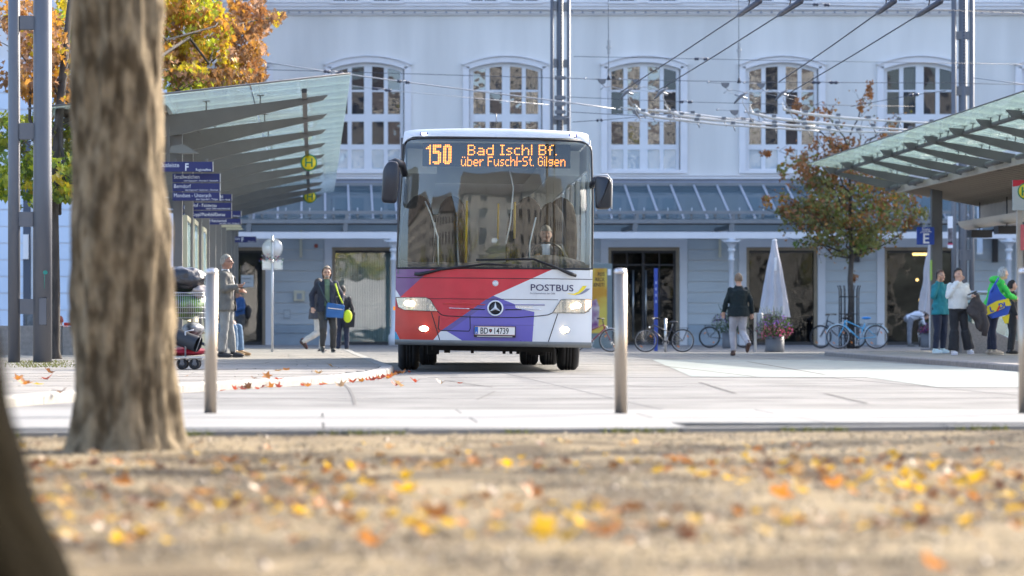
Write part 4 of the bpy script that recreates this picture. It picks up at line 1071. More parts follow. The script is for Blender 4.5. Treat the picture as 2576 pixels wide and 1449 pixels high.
# ---------------------------------------------------------------- people
skin_l = mat('skin light', (.56,.33,.24), .55, var=.08, vscale=12); skin_m = mat('skin tanned', (.42,.22,.15), .55, var=.08, vscale=12)
m_eye = mat('dark eye', (.02,.015,.01), .3); m_lip = mat('lips', (.30,.10,.08), .5)
def cloth(name, col, var=.15): return mat('cloth '+name, col, .85, var=var, vscale=7, bump=.3, bscale=22)
def remesh(mb, vox, smooth=3):
    me = mb.mesh('tmp', []); o = bpy.data.objects.new('tmp', me); COL.objects.link(o)
    r = o.modifiers.new('r', 'REMESH'); r.mode = 'VOXEL'; r.voxel_size = vox; r.use_smooth_shade = True
    s = o.modifiers.new('s', 'SMOOTH'); s.factor = .5; s.iterations = smooth
    dg = bpy.context.evaluated_depsgraph_get(); out = bpy.data.meshes.new_from_object(o.evaluated_get(dg))
    bpy.data.objects.remove(o); bpy.data.meshes.remove(me)
    return out
def wrinkle(me, amp, sc, seed):
    me.update()
    ns = [v.normal.copy() for v in me.vertices]
    for v, n in zip(me.vertices, ns):
        k = noise.noise(Vector((v.co.x*sc, v.co.y*sc, v.co.z*sc*.7+seed)))+.5*noise.noise(Vector((v.co.x*sc*2.3, v.co.y*sc*2.3, v.co.z*sc*1.7+seed)))
        v.co += n*k*amp
def lerp(a, b, t): return a+(b-a)*t
def person(label, loc, rz, H=1.75, pose=None, top=None, bottom=None, shoes=None, hair=(.08,.05,.03), skin=skin_l, hairlen=0, glasses=False, shirt=None, vest=False, coatlen=0, bald=0, build=1.0, look=(0,0), wide=1.0, group=None, beard=None, flare=0, name='person', sleeve=1.0):
    """joints in metres for a 1.75 m figure that faces -y; x to the figure's left is +x"""
    J = dict(pel=(0,0,.94), che=(0,0,1.30), nec=(0,.01,1.50), hd=(0,-.015,1.635), sl=(.172,0,1.40), sr=(-.172,0,1.40), el=(.25,.03,1.16), er=(-.25,.03,1.16), wl=(.26,-.06,.92), wr=(-.26,-.06,.92),
             hl=(.09,0,.93), hr=(-.09,0,.93), kl=(.10,-.02,.51), kr=(-.10,-.02,.51), al=(.11,.03,.09), ar=(-.11,.03,.09), fl=None, fr=None, hdl=None, hdr=None)
    if pose: J.update(pose)
    J = {k: (Vector(v) if v is not None else None) for k, v in J.items()}
    k = H/1.75
    t = thing(name, label, 'person', loc, rz, group); t.scale = (k*wide**.3, k*wide**.3, k)
    hd = J['hd']; yaw, pit = look; HM = Matrix.Rotation(yaw, 3, 'Z') @ Matrix.Rotation(pit, 3, 'X')
    up = (J['che']-J['pel']).normalized()
    sx = (J['sl']-J['sr']).normalized(); fw = sx.cross(up).normalized()
    if fw.length < .5: fw = Vector((0,-1,0))
    M = Matrix((sx, -fw if False else up.cross(sx), up)).transposed()
    def torso(mb, g, lo=0.0):
        # rings of an elliptic trunk from hips to shoulders
        b = build; pts = [(0,.165*b,.115*b),(.15,.160*b,.118*b),(.4,.148*b,.115*b),(.7,.17*b,.122*b),(.92,.175*b,.112*b),(1.0,.130,.09),(1.08,.072,.065)]
        vs = []; n = 16
        for (q, rx, ry) in pts:
            c = J['pel'].lerp(J['che'], min(q/.75, 1)) if q <= .75 else J['che'].lerp(J['nec'], (q-.75)/.35*.9)
            for i in range(n):
                a = 6.28318*i/n; vs.append(c+M @ Vector(((rx+g)*math.cos(a), (ry+g)*math.sin(a), 0)))
        fs = [(i*n+j, i*n+(j+1)%n, (i+1)*n+(j+1)%n, (i+1)*n+j) for i in range(len(pts)-1) for j in range(n)]
        fs += [tuple(range(n))[::-1], tuple((len(pts)-1)*n+j for j in range(n))]
        mb.add(vs, fs)
    def arm(mb, s, g, end=1.0):
        S, E, W = J['s'+s], J['e'+s], J['w'+s]
        mb.ell(S, (.062+g,)*3, 12, 8); mb.tube([S, S.lerp(E,.5), E], [.056+g,.050+g,.043+g], 12); mb.ell(E, (.043+g,)*3, 10, 6)
        W2 = E.lerp(W, end); mb.tube([E, E.lerp(W2,.4), W2], [.043+g,.042+g,.030+g if end > .8 else .04+g], 12)
    def leg(mb, s, g, end=1.0, fl=0):
        Hh, Kn, An = J['h'+s], J['k'+s], J['a'+s]
        mb.ell(Hh, (.095+g,.10+g,.10+g), 12, 8); mb.tube([Hh, Hh.lerp(Kn,.5), Kn], [.090+g,.078+g,.058+g], 14); mb.ell(Kn, (.058+g,)*3, 12, 8)
        A2 = Kn.lerp(An, end); mb.tube([Kn, Kn.lerp(A2,.35), A2], [.058+g+fl*.3,.058+g+fl*.6,.042+g+fl], 14)
    # --- body
    mb = MB(); torso(mb, 0); [arm(mb, s, 0) for s in 'lr']; [leg(mb, s, 0) for s in 'lr']
    mb.tube([J['nec']-Vector((0,0,.08)), J['nec'], hd-Vector((0,0,.05))], [.07,.057,.055], 12)
    def hv(x, y, z): return hd + HM @ Vector((x, y, z))
    mb.ell(hd, (.078,.098,.118), 18, 14, fn=lambda q, d: HM @ Vector((q.x*(1-.18*max(0,-d.z)), q.y*(1-.08*max(0,-d.z)), q.z)))
    mb.ell(hv(0,-.055,-.075), (.045,.04,.035), 10, 7)                                     # jaw and chin
    mb.tube([hv(0,-.092,.02), hv(0,-.115,-.022), hv(0,-.095,-.032)], [.010,.016,.012], 8)      # nose
    mb.ell(hv(0,-.088,.03), (.055,.012,.012), 10, 6)                                       # brow
    for s in (-1, 1): mb.ell(hv(s*.08,.01,-.008), (.010,.020,.032), 8, 6); mb.ell(hv(s*.04,-.07,-.025), (.025,.02,.02), 8, 6)
    for s in 'lr':
        E, W = J['e'+s], J['w'+s]; d = J['hd'+s] if J['hd'+s] is not None else (W-E).normalized()
        d = Vector(d).normalized(); sgn = 1 if s == 'l' else -1
        side_ = d.cross(Vector((0,-1,0)) if abs(d.y) < .8 else Vector((0,0,1))).normalized()     # across the palm
        nrm = d.cross(side_).normalized()
        c = W + d*.055
        mb.tube([W-d*.01, W+d*.03, W+d*.085], [.027,.036,.034], 10, sy=.55)
        for f in range(4):
            o = (-.030+.020*f); L = (.062,.075,.070,.052)[f]
            p0 = W+d*.075+side_*o; p1 = p0+d*L*.5+nrm*.012*sgn; p2 = p1+d*L*.35+nrm*.028*sgn
            mb.tube([p0, p1, p2], [.0105,.010,.009], 6)
        p0 = W+d*.02-side_*.028; mb.tube([p0, p0-side_*.028+d*.028, p0-side_*.030+d*.058+nrm*.012*sgn], [.013,.0115,.010], 6)
    body = remesh(mb, .0105, 2); body.name = 'body'; body.materials.clear(); body.materials.append(skin); link('body', body, t)
    # --- trousers
    if bottom:
        mb = MB(); [leg(mb, s, .016, .97, flare) for s in 'lr']
        c = J['pel']; mb.ell(c+Vector((0,0,-.0)), (.17*build,.125*build,.12), 16, 10); mb.tube([c, c+up*.14], [.158*build,.150*build], 16, sy=.76)
        me = remesh(mb, .016, 3); wrinkle(me, .010, 11, 1.3); me.name = 'trousers'; me.materials.clear(); me.materials.append(bottom); link('trousers', me, t)
    # --- shirt and jacket
    if shirt:
        mb = MB(); torso(mb, .010); mb.tube([J['nec']-Vector((0,0,.05)), J['nec']+Vector((0,0,.02))], [.075,.066], 12)
        me = remesh(mb, .014, 3); wrinkle(me, .006, 12, 4); me.name = 'shirt'; me.materials.clear(); me.materials.append(shirt); link('shirt', me, t)
    if top:
        mb = MB(); torso(mb, .028 if shirt else .018); [arm(mb, s, .017 if shirt else .012, sleeve) for s in 'lr']
        if coatlen: mb.tube([J['pel']+up*.1, J['pel']-up*coatlen], [.175*build+.02,.185*build+.03], 18, sy=.75)
        mb.tube([J['nec']-Vector((0,0,.06)), J['nec']+Vector((0,.01,.0))], [.095,.078], 12)
        me = remesh(mb, .015, 3); wrinkle(me, .013, 10, 7); me.name = 'jacket'
        if shirt:    # the jacket hangs open in front
            bm = bmesh.new(); bm.from_mesh(me); kill = []
            for f in bm.faces:
                q = M.transposed() @ (f.calc_center_median()-J['che']); wd = .05+.05*max(0, -q.z)*.6 + max(0, q.z)*.05
                if q.y < -.04 and abs(q.x) < wd and q.z < .24: kill.append(f)
            bmesh.ops.delete(bm, geom=kill, context='FACES'); bm.to_mesh(me); bm.free()
        me.materials.clear(); me.materials.append(top); link('jacket' if (shirt or coatlen) else 'shirt', me, t)
    # --- hair
    if hair:
        hm = mat('hair %.2f %.2f %.2f' % hair, hair, .6, var=.35, vscale=20, bump=.6, bscale=60, stretch=(3,3,.6))
        mb = MB(); sd_ = random.Random(label).random()*9
        vs = []; n, kk = 22, 14; keep = []
        for i in range(kk+1):
            th = math.pi*.78*i/kk
            for j in range(n):
                ph = 6.28318*j/n; d = Vector((math.sin(th)*math.cos(ph), math.sin(th)*math.sin(ph), math.cos(th)))
                g = 1.10+.05*noise.noise(Vector((d.x*4, d.y*4, d.z*4+sd_)))+(.10 if hairlen else 0)*noise.noise(Vector((d.x*9, d.y*9, d.z*9+sd_)))+hairlen*.10
                q = Vector((d.x*.080*g, d.y*.101*g+.006, d.z*.120*g+.004)); 
                if hairlen and d.z < .1: q.z -= hairlen*.06*max(0, d.y+.5)
                vs.append(hd+HM @ q); keep.append(not (d.y < -.25 and d.z < .62-(bald*.5)) and not (d.y < .25 and d.z < -.05 and not hairlen) and not (d.z < -.45))
        fs = []
        for i in range(kk):
            for j in range(n):
                f = (i*n+j, (i+1)*n+j, (i+1)*n+(j+1)%n, i*n+(j+1)%n)
                if sum(keep[q] for q in f) >= 3: fs.append(f)
        mb.add(vs, fs, 0, True); part('hair', mb, hm, t)
    mb = MB()
    for s in (-1, 1): mb.ell(hv(s*.032,-.088,.010), (.011,.006,.006), 8, 6)
    part('eyes', mb, m_eye, t)
    mb = MB(); mb.ell(hv(0,-.090,-.055), (.024,.006,.005), 8, 6); part('mouth', mb, m_lip, t)
    if beard:
        mb = MB(); mb.ell(hv(0,-.062,-.078), (.052,.044,.030), 12, 8); mb.ell(hv(0,-.098,-.042), (.028,.010,.007), 8, 6); part('beard', mb, mat('beard grey', beard, .9), t)
    if glasses:
        mb = MB()
        for s in (-1, 1):
            pts = [hv(s*.032+.024*math.cos(a*.785), -.102, .010+.017*math.sin(a*.785)) for a in range(9)]; mb.tube(pts, .0032, 5)
            mb.tube([hv(s*.056,-.10,.014), hv(s*.084,-.02,.012)], .003, 5)
        mb.tube([hv(-.01,-.104,.012), hv(.01,-.104,.012)], .003, 5); part('glasses', mb, p_black, t)
    # --- shoes
    for s in 'lr':
        An = J['a'+s]; f = J['f'+s] if J['f'+s] is not None else Vector((0,-1,0)); f = f.normalized(); u = Vector((0,0,1)) if abs(f.z) < .8 else Vector((0,1,0))
        rgt = f.cross(u).normalized(); u2 = rgt.cross(f)
        mb = MB(); Mx = Matrix((rgt, f, u2)).transposed()
        mb.ell(An+f*.055-u2*.045, (.046,.145,.042), 14, 9, fn=lambda q, d: Mx @ Vector((q.x*(1-.15*d.y), q.y, q.z*(1.2-.55*d.y) if q.z > 0 else max(q.z, -.042))))
        mb.tube([An-u2*.02, An+u2*.02], [.052,.050], 10)
        sh = part('shoe', mb, shoes[0] if shoes else p_black, t)
        mb = MB(); mb.ell(An+f*.055-u2*.078, (.050,.152,.012), 14, 6, fn=lambda q, d: Mx @ q); link('sole', mb.mesh('sole', shoes[1] if shoes else p_black), sh)
    return t
def shoe(a, b): return (mat('shoe %s' % (a,), a, .6), mat('sole %s' % (b,), b, .7))
c_navy = cloth('navy jacket', (.022,.028,.05)); c_char = cloth('charcoal trousers', (.05,.05,.052)); c_green = cloth('sage shirt', (.13,.20,.13)); c_beige = cloth('pale trousers', (.48,.45,.42)); c_grey = cloth('grey jacket', (.16,.155,.14))
c_wht = cloth('white shirt', (.78,.78,.80), .04); c_blue = cloth('blue hoodie', (.02,.07,.20)); c_dk = cloth('black trousers', (.022,.022,.026)); c_jean = cloth('blue jeans', (.10,.17,.27)); c_bottle = cloth('dark green jacket', (.008,.016,.018)); c_lgrey = cloth('light grey trousers', (.42,.40,.43))
c_cream = cloth('cream sweater', (.68,.68,.66), .05); c_teal = cloth('teal jacket', (.02,.20,.24)); c_lime = cloth('green jacket', (.06,.60,.09)); c_dkjean = cloth('dark jeans', (.02,.025,.05)); c_dgrey2 = cloth('mid grey trousers', (.17,.18,.21))
def at(px, py, z=0): return G(px, py, z)
# walking man with blue bag
p = at(822, 888, HP)
walker = person('walking man in open dark jacket and green shirt with blue shoulder bag', (p.x, p.y, HP), R(4), 1.73,
    dict(kl=(.13,-.10,.52), al=(.13,.04,.10), kr=(-.08,-.16,.50), ar=(-.09,-.02,.16), fr=(0,-.9,-.45), fl=(.12,-1,0), el=(.30,.02,1.16), wl=(.29,-.10,.95), er=(-.31,.04,1.17), wr=(-.30,-.08,.92)),
    top=c_navy, shirt=c_green, bottom=c_char, shoes=shoe((.03,.03,.03),(.25,.25,.25)), hair=(.22,.17,.13), hairlen=1.1, glasses=True, beard=(.32,.27,.23), coatlen=.10, build=1.08)
bagm = mat('blue bag nylon', (.02,.12,.36), .5, var=.1, bump=.2); lime = mat('lime fabric', (.60,.75,.03), .7, var=.1); dkstrap = mat('dark strap', (.02,.04,.06), .8)
b = thing('shoulder_bag', 'blue shoulder bag with pale zip hanging at the walking man\'s side', 'bag', (p.x+.17, p.y-.17, HP+.72))
part('bag_body', MB().add([(-.19,-.06,.0),(.16,-.06,-.02),(.19,-.06,.24),(-.17,-.06,.30),(-.19,.06,0),(.16,.06,-.02),(.19,.06,.24),(-.17,.06,.30)], [(0,1,2,3),(7,6,5,4),(0,4,5,1),(1,5,6,2),(2,6,7,3),(3,7,4,0)]), bagm, b, bevel=.02)
part('zip', MB().obox((.0,-.066,.17), (1,0,-.1), (0,1,0), (0,0,1), .15, .004, .006), chrome, b)
part('side_pocket', MB().box(-.215,-.165,-.05,.05,-.06,.22), dkstrap, b, bevel=.015)
part('strap', MB().tube([(-.16,-.05,.28),(-.24,-.03,.45),(-.33,.0,.66),(-.32,.12,.72)], .016, 6), dkstrap, b); part('lime_strap', MB().tube([(.15,-.03,.28),(.07,-.03,.45),(.0,-.0,.68)], .014, 6), lime, b)
part('lime_cloth', MB().ell((.25,.0,.02), (.09,.05,.13), 10, 8), lime, b)
# man behind with pale trousers
p = at(797, 884.5, HP)
person('walking man seen from behind in puffy dark jacket and pale trousers', (p.x, p.y+.8, 0), R(112), 1.66,
    dict(kl=(.10,-.22,.54), al=(.10,-.14,.12), kr=(-.10,.02,.50), ar=(-.10,.42,.28), fr=(0,-.45,-.9), hd=(0,-.05,1.62)), top=cloth('puffy jacket', (.05,.05,.065)), bottom=c_beige, shoes=shoe((.05,.03,.03),(.3,.1,.06)), hair=(.04,.03,.03), coatlen=.12, build=1.1)
# man with black carrier bag
p = at(862, 886, 0)
person('person in black walking away behind the man with the blue bag', (p.x, p.y, 0), R(175), 1.6, dict(wl=(.30,-.05,.9)), top=c_dk, bottom=c_dkjean, shoes=shoe((.02,.02,.02),(.02,.02,.02)), hair=(.05,.04,.03))
b = thing('carrier_bag', 'black tote bag hanging beside the walking man', 'bag', (p.x+.17, p.y-.12, .60))
part('bag_body', MB().add([(-.13,-.03,0),(.11,-.03,-.0),(.13,-.03,.36),(-.10,-.03,.38),(-.13,.03,0),(.11,.03,0),(.13,.03,.36),(-.10,.03,.38)], [(0,1,2,3),(7,6,5,4),(0,4,5,1),(1,5,6,2),(2,6,7,3),(3,7,4,0)]), c_dk, b, bevel=.01)
part('handle', MB().tube([(-.07,0,.36),(.0,0,.58),(.08,0,.36)], .008, 6), c_dk, b)
# standing man in grey jacket, profile to the right
p = at(568, 900, HP)
person('grey-haired man in grey jacket and white shirt standing in profile by the steel post', (p.x, p.y, HP), R(78), 1.72,
    dict(er=(-.24,-.02,1.17), wr=(-.12,-.24,1.22), el=(.24,.03,1.16), wl=(.12,-.22,1.15), kl=(.10,-.05,.50), al=(.12,-.10,.09), kr=(-.10,.0,.5), ar=(-.1,.05,.09)),
    top=c_grey, shirt=c_wht, bottom=cloth('grey slacks', (.26,.27,.27)), shoes=shoe((.03,.03,.035),(.15,.13,.12)), hair=(.34,.31,.27), glasses=True, coatlen=.14, build=1.12, skin=skin_m)
# seated person: knees forward
p = at(556, 897, HP)
person('seated person in jeans and tan shoes behind the standing man', (p.x-.05, p.y+.7, HP), R(70), 1.70,
    dict(pel=(0,.15,.50), che=(0,.18,.86), nec=(0,.16,1.06), hd=(0,.10,1.20), sl=(.18,.18,.99), sr=(-.18,.18,.99), el=(.24,.05,.76), er=(-.24,.05,.76), wl=(.12,-.18,.66), wr=(-.12,-.18,.66), hl=(.09,.12,.5), hr=(-.09,.12,.5), kl=(.13,-.33,.52), kr=(-.13,-.33,.52), al=(.12,-.38,.09), ar=(-.14,-.36,.09)),
    top=c_dk, bottom=c_jean, shoes=shoe((.33,.20,.09),(.45,.38,.28)), hair=(.1,.07,.05))
# man in blue with a backpack at the shop door
p = at(604, 877)
bm_ = person('man in navy hoodie looking down at his phone before the glass door', (p.x, p.y, 0), R(-62), 1.72,
    dict(hd=(0,-.07,1.60), er=(-.23,-.02,1.16), wr=(-.08,-.26,1.12), el=(.24,-.01,1.16), wl=(.10,-.25,1.10)), top=c_blue, bottom=c_char, shoes=shoe((.12,.13,.16),(.6,.6,.6)), hair=(.03,.03,.035), glasses=True, look=(0,.45), skin=skin_m)
b = thing('backpack', 'small black backpack worn by the man in navy hoodie', 'backpack', (p.x+.22, p.y+.02, .88))
part('bag_body', MB().ell((0,0,.16), (.11,.14,.20), 14, 10), c_dk, b); part('strap', MB().tube([(-.02,-.1,.3),(-.12,-.12,.5),(-.17,-.05,.56)], .012, 6), c_dk, b)
# walking man from behind, right
p = at(1858, 895)
person('man in dark jacket and light grey trousers walking away left of the closed parasol', (p.x, p.y, 0), R(188), 1.71,
    dict(kl=(.10,-.12,.52), al=(.09,-.08,.09), kr=(-.10,-.06,.50), ar=(-.14,.30,.24), fr=(0,-.3,-.95), el=(.27,-.02,1.15), wl=(.29,-.12,.93), er=(-.27,.05,1.15), wr=(-.30,-.02,.90)), top=c_bottle, bottom=c_lgrey, shoes=shoe((.10,.05,.035),(.05,.03,.03)), hair=(.20,.13,.08), coatlen=.10, build=1.18)
# woman in cream sweater, hand at mouth, phone in hand
zz = HR
p = at(2410, 893.5, zz)
person('dark-haired woman in cream sweater and wide black trousers with hand over her mouth', (p.x, p.y, zz), R(12), 1.56,
    dict(er=(-.24,-.06,1.20), wr=(-.05,-.17,1.50), hdr=(.6,.0,.55), el=(.24,-.02,1.17), wl=(.20,-.25,1.20), kl=(.14,-.03,.5), al=(.24,-.02,.11), kr=(-.09,-.02,.5), ar=(-.10,.0,.09)), top=c_cream, bottom=c_dk, shoes=shoe((.7,.68,.72),(.75,.72,.8)), hair=(.02,.016,.014), hairlen=.35, build=1.2, flare=.05, look=(.1,0))
b = thing('phone', 'black phone held out by the woman in cream sweater', 'phone', (p.x+.19, p.y-.33, zz+1.12), rz=R(10)); part('phone_body', MB().obox((0,0,0), (1,0,.45), (0,1,0), (-.45,0,1), .09, .035, .008), p_black, b, bevel=.003); part('screen', MB().obox((-.004,0,.010), (1,0,.45), (0,1,0), (-.45,0,1), .08, .03, .001), m_eye, b)
cj = thing('folded_coat', 'dark grey coat hanging over the arm of the woman in cream sweater', 'coat', (p.x+.30, p.y-.15, zz+.45))
mb = MB(); mb.ell((0,0,.33), (.15,.09,.36), 16, 12, fn=lambda q, d: Vector((q.x*(1+.35*math.sin(d.z*5+1))+.10*max(0,-d.z), q.y, q.z))); me = remesh(mb, .02, 2); wrinkle(me, .03, 9, 2); me.materials.clear(); me.materials.append(cloth('dark grey coat', (.06,.05,.05))); me.name = 'coat_cloth'; link('coat_cloth', me, cj)
part('hanging_sleeve', MB().tube([(.1,-.02,.35),(.18,-.02,.1),(.14,0,-.1)], [.06,.06,.05], 10), cloth('dark grey coat', (.06,.05,.05)), cj)
# woman in teal on the phone
p = at(2370, 889.6, zz)
person('person in teal jacket with phone at the ear behind the woman in cream', (p.x, p.y+.2, zz), R(35), 1.60,
    dict(er=(-.27,-.06,1.20), wr=(-.13,-.06,1.52), hdr=(.2,0,.9), el=(.25,.02,1.15)), top=c_teal, bottom=c_dkjean, shoes=shoe((.60,.72,.75),(.8,.8,.82)), hair=(.10,.05,.03), hairlen=.3, coatlen=.12, look=(-.1,0))
b = thing('phone', 'dark phone pressed to the ear of the person in teal jacket', 'phone', (p.x-.10, p.y+.06, zz+1.50)); part('phone_body', MB().obox((0,0,0), (1,0,0), (0,1,0), (0,.1,1), .01, .035, .07), p_black, b, bevel=.003); part('screen', MB().obox((.012,0,0), (1,0,0), (0,1,0), (0,.1,1), .001, .03, .06), m_eye, b)
# person in bright green jacket leaning on the glass railing
p = at(2502, 893, zz)
person('grey-haired person in bright green jacket leaning on the glass railing', (p.x-.02, p.y, zz), R(100), 1.62,
    dict(pel=(0,.03,.95), che=(0,-.06,1.29), nec=(0,-.12,1.48), hd=(0,-.20,1.60), sl=(.18,-.10,1.41), sr=(-.18,-.10,1.41), el=(.26,-.22,1.18), er=(-.26,-.22,1.18), wl=(.10,-.42,1.12), wr=(-.10,-.42,1.12), kl=(.1,.0,.5), kr=(-.1,.06,.5)), top=c_lime, bottom=c_dkjean, shoes=shoe((.42,.34,.26),(.5,.44,.36)), hair=(.42,.42,.42), hairlen=.25, coatlen=.16, build=1.12, look=(.2,0))
mb = MB(); mb.ell((.01,0,1.375), (.11,.13,.07), 14, 10); 
b = thing('jacket_hood', 'bright green hood bunched at the neck of the green jacket', 'hood', (p.x, p.y, zz)); part('hood_cloth', mb, c_lime, b)
bb = thing('shopping_bag', 'blue and yellow shopping bag with bold lettering carried by the person in green', 'bag', (p.x-.02, p.y-.26, zz+.72))
vs = [(-.20,-.05,.05),(-.08,-.06,-.06),(.20,-.06,.02),(.26,-.05,.22),(.06,-.05,.42),(-.02,-.03,.60),(-.12,-.05,.44)]
m_bb = mat('bag blue', (.01,.07,.42), .45, var=.1, bump=.2); m_by = mat('bag yellow', (.80,.62,.02), .45); m_br = mat('bag red', (.7,.02,.02), .4)
mb = MB(); n = len(vs); mb.add(vs+[(x, y+.12, z) for x, y, z in vs], [tuple(range(n)), tuple(range(2*n-1, n-1, -1))]+[(i, i+n, (i+1)%n+n, (i+1)%n) for i in range(n)]); part('bag_body', mb, m_bb, bb, bevel=.012)
mb = MB(); mb.add([(-.26,-.075,.06),(-.20,-.08,.0),(.25,-.08,.19),(.20,-.08,.31),(-.02,-.08,.26),(-.20,-.08,.16)], [(0,1,2,3,4,5)]); part('yellow_band', mb, m_by, bb)
mb = MB(); mb.add([(.08,-.07,-.03),(.22,-.07,.02),(.20,-.07,-.14),(.14,-.07,-.15)], [(3,2,1,0)]); part('yellow_corner', mb, m_by, bb)
text_part('lettering', 'L', .13, m_bb, bb, (0,0,0), bold=.006, mtx=Matrix.Translation((-.13,-.085,.06)) @ Matrix.Rotation(R(-14),4,'Y') @ Matrix.Rotation(R(90),4,'X'), depth=.001)
text_part('lettering', 'DL', .13, m_bb, bb, (0,0,0), bold=.006, mtx=Matrix.Translation((.03,-.085,.12)) @ Matrix.Rotation(R(-14),4,'Y') @ Matrix.Rotation(R(90),4,'X'), depth=.001)
text_part('lettering', 'i', .15, m_br, bb, (0,0,0), bold=.008, mtx=Matrix.Translation((-.02,-.088,.09)) @ Matrix.Rotation(R(25),4,'Y') @ Matrix.Rotation(R(90),4,'X'), depth=.001)
part('bag_strap', MB().tube([(-.10,-.05,.42),(-.02,-.04,.60),(.05,.06,.68)], .018, 6), m_bb, bb)
# person bending down over a bicycle by the right planter
p = at(2290, 872)
person('person in white shirt and grey trousers bending down beside the right parasol', (p.x, p.y, 0), R(80), 1.66,
    dict(pel=(0,.10,.93), che=(0,-.22,1.06), nec=(0,-.42,1.10), hd=(0,-.52,1.04), sl=(.18,-.36,1.08), sr=(-.18,-.36,1.08), el=(.2,-.42,.82), er=(-.2,-.42,.82), wl=(.12,-.52,.62), wr=(-.12,-.52,.62), kl=(.10,.03,.5), kr=(-.1,.03,.5)), top=cloth('white blouse', (.62,.64,.72), .05), bottom=c_dgrey2, shoes=shoe((.1,.1,.1),(.1,.1,.1)), hair=(.01,.01,.01), hairlen=.4, look=(0,.8))
# partly hidden people behind
p = at(2498, 884, zz)
person('dark-haired person standing far behind the glass railing at right edge', (X_(2545, 60), 60, zz), R(90), 1.38, dict(), top=c_dk, bottom=c_dk, hair=(.02,.015,.015), hairlen=.4)
p = at(72, 900)
person('hooded person in grey sitting on the low concrete wall behind the twin poles', (p.x+.12, p.y, .35), R(160), 1.45,
    dict(pel=(0,.0,.10), che=(0,.0,.46), nec=(0,-.02,.66), hd=(0,-.06,.80), sl=(.18,0,.59), sr=(-.18,0,.59), el=(.24,-.1,.36), er=(-.24,-.1,.36), wl=(.1,-.3,.28), wr=(-.1,-.3,.28), hl=(.09,0,.1), hr=(-.09,0,.1), kl=(.12,-.42,.10), kr=(-.12,-.42,.10), al=(.12,-.42,-.28), ar=(-.12,-.42,-.28)), top=cloth('grey hoodie', (.12,.13,.14)), bottom=c_dk, hair=(.10,.10,.11), hairlen=.4)
p = at(152, 900)
person('person in red and white patterned top half hidden by the dark trunk', (p.x-.08, p.y+1, -.05), R(200), 1.3,
    dict(pel=(0,0,.42), che=(0,0,.75), nec=(0,0,.93), hd=(0,-.04,1.04), sl=(.15,0,.88), sr=(-.15,0,.88), el=(.2,-.08,.66), er=(-.2,-.08,.66), wl=(.1,-.25,.58), wr=(-.1,-.25,.58), kl=(.1,-.35,.45), kr=(-.1,-.35,.45), al=(.1,-.35,.09), ar=(-.1,-.35,.09), hl=(.08,0,.42), hr=(-.08,0,.42)), top=mat('red white pattern', (.65,.05,.04), .8, col2=(.7,.68,.66), vscale=18), bottom=c_dk, hair=(.3,.05,.03))
# driver behind the windscreen
u, z = A(1790, 1000)
M_ = bus.matrix_basis
lp_ = Matrix.Rotation(-R(1.75), 4, 'Z') @ Vector((.74, 1.52, 0)); 
person('bus driver in dark suit and tie behind the steering wheel', (bus.location.x+lp_.x, BY+lp_.y, .72), 0, 1.68,
    dict(pel=(0,.05,.42), che=(0,.02,.80), nec=(0,.0,1.0), hd=(0,-.03,1.14), sl=(.18,.0,.94), sr=(-.18,.0,.94), el=(.27,-.15,.74), er=(-.27,-.15,.74), wl=(.18,-.45,.80), wr=(-.18,-.45,.80), hl=(.09,0,.4), hr=(-.09,0,.4), kl=(.13,-.45,.45), kr=(-.13,-.45,.45), al=(.13,-.5,.09), ar=(-.13,-.5,.09)), top=cloth('driver suit', (.03,.03,.035)), shirt=c_wht, bottom=c_dk, hair=(.25,.2,.15), skin=skin_m, bald=.6)
tie = None
# ---------------------------------------------------------------- bus stop canopies
m_beam = mat('canopy beam steel', (.16,.152,.145), .5, metal=.2, var=.1, vscale=2)
m_beam2 = mat('canopy beam right', (.105,.108,.11), .5, metal=.2, var=.1, vscale=2)
g_can = glass('canopy glass', tint=(.70,.82,.80), refl=.08, dark=(.62,.70,.71), dens=.46, transl=True, wav=.003, wscale=4)
g_can2 = glass('canopy glass right', tint=(.72,.82,.79), refl=.07, dark=(.56,.66,.63), dens=.40, transl=True, wav=.003, wscale=4)
m_soff = mat('soffit sheet', (.40,.36,.32), .55, metal=.2, var=.08)
hs = [589.3, 541.5, 502.7, 468.6, 440, 414.6, 394, 371, 355, 339]
YL = [F*3.9/h for h in hs]
lc = thing('bus_stop_canopy', 'long glass and steel canopy over the left platform with dark tapering beams', 'canopy', (-2.28, YL[0], 0))
def cp(name, mb, m, **k): return part(name, mb, m, lc, True, **k)
beam = MB().prism([(-4.25,4.0),(-4.25,3.93),(-2.9,3.72),(-2.2,3.80),(-1.09,4.085),(.144,4.367),(.232,4.456),(-2.44,4.12)], -.05, .05).mesh('beam', m_beam)
col_m = MB().box(-.075,.075,-.13,.13,HP-.01,3.85).mesh('column', m_beam)
for i, y in enumerate(YL):
    o = link('beam', beam, lc); o.location = (2.28, y-YL[0], 0)
    o = link('column', col_m, lc); o.location = (0, y-YL[0]+.2, 0)
mb = MB(); mb.box(-.205, -.125, YL[0]-1.6, YL[-1]+.4, 4.37, 4.44); cp('purlin', mb, m_blackf)
mb = MB(); mb.box(-2.5, -2.42, YL[0]-.6, YL[-1]+.4, 4.13, 4.24); cp('purlin', mb, m_beam)
gz = lambda x: 4.625 - .109*(.58-x)
y = 51.0
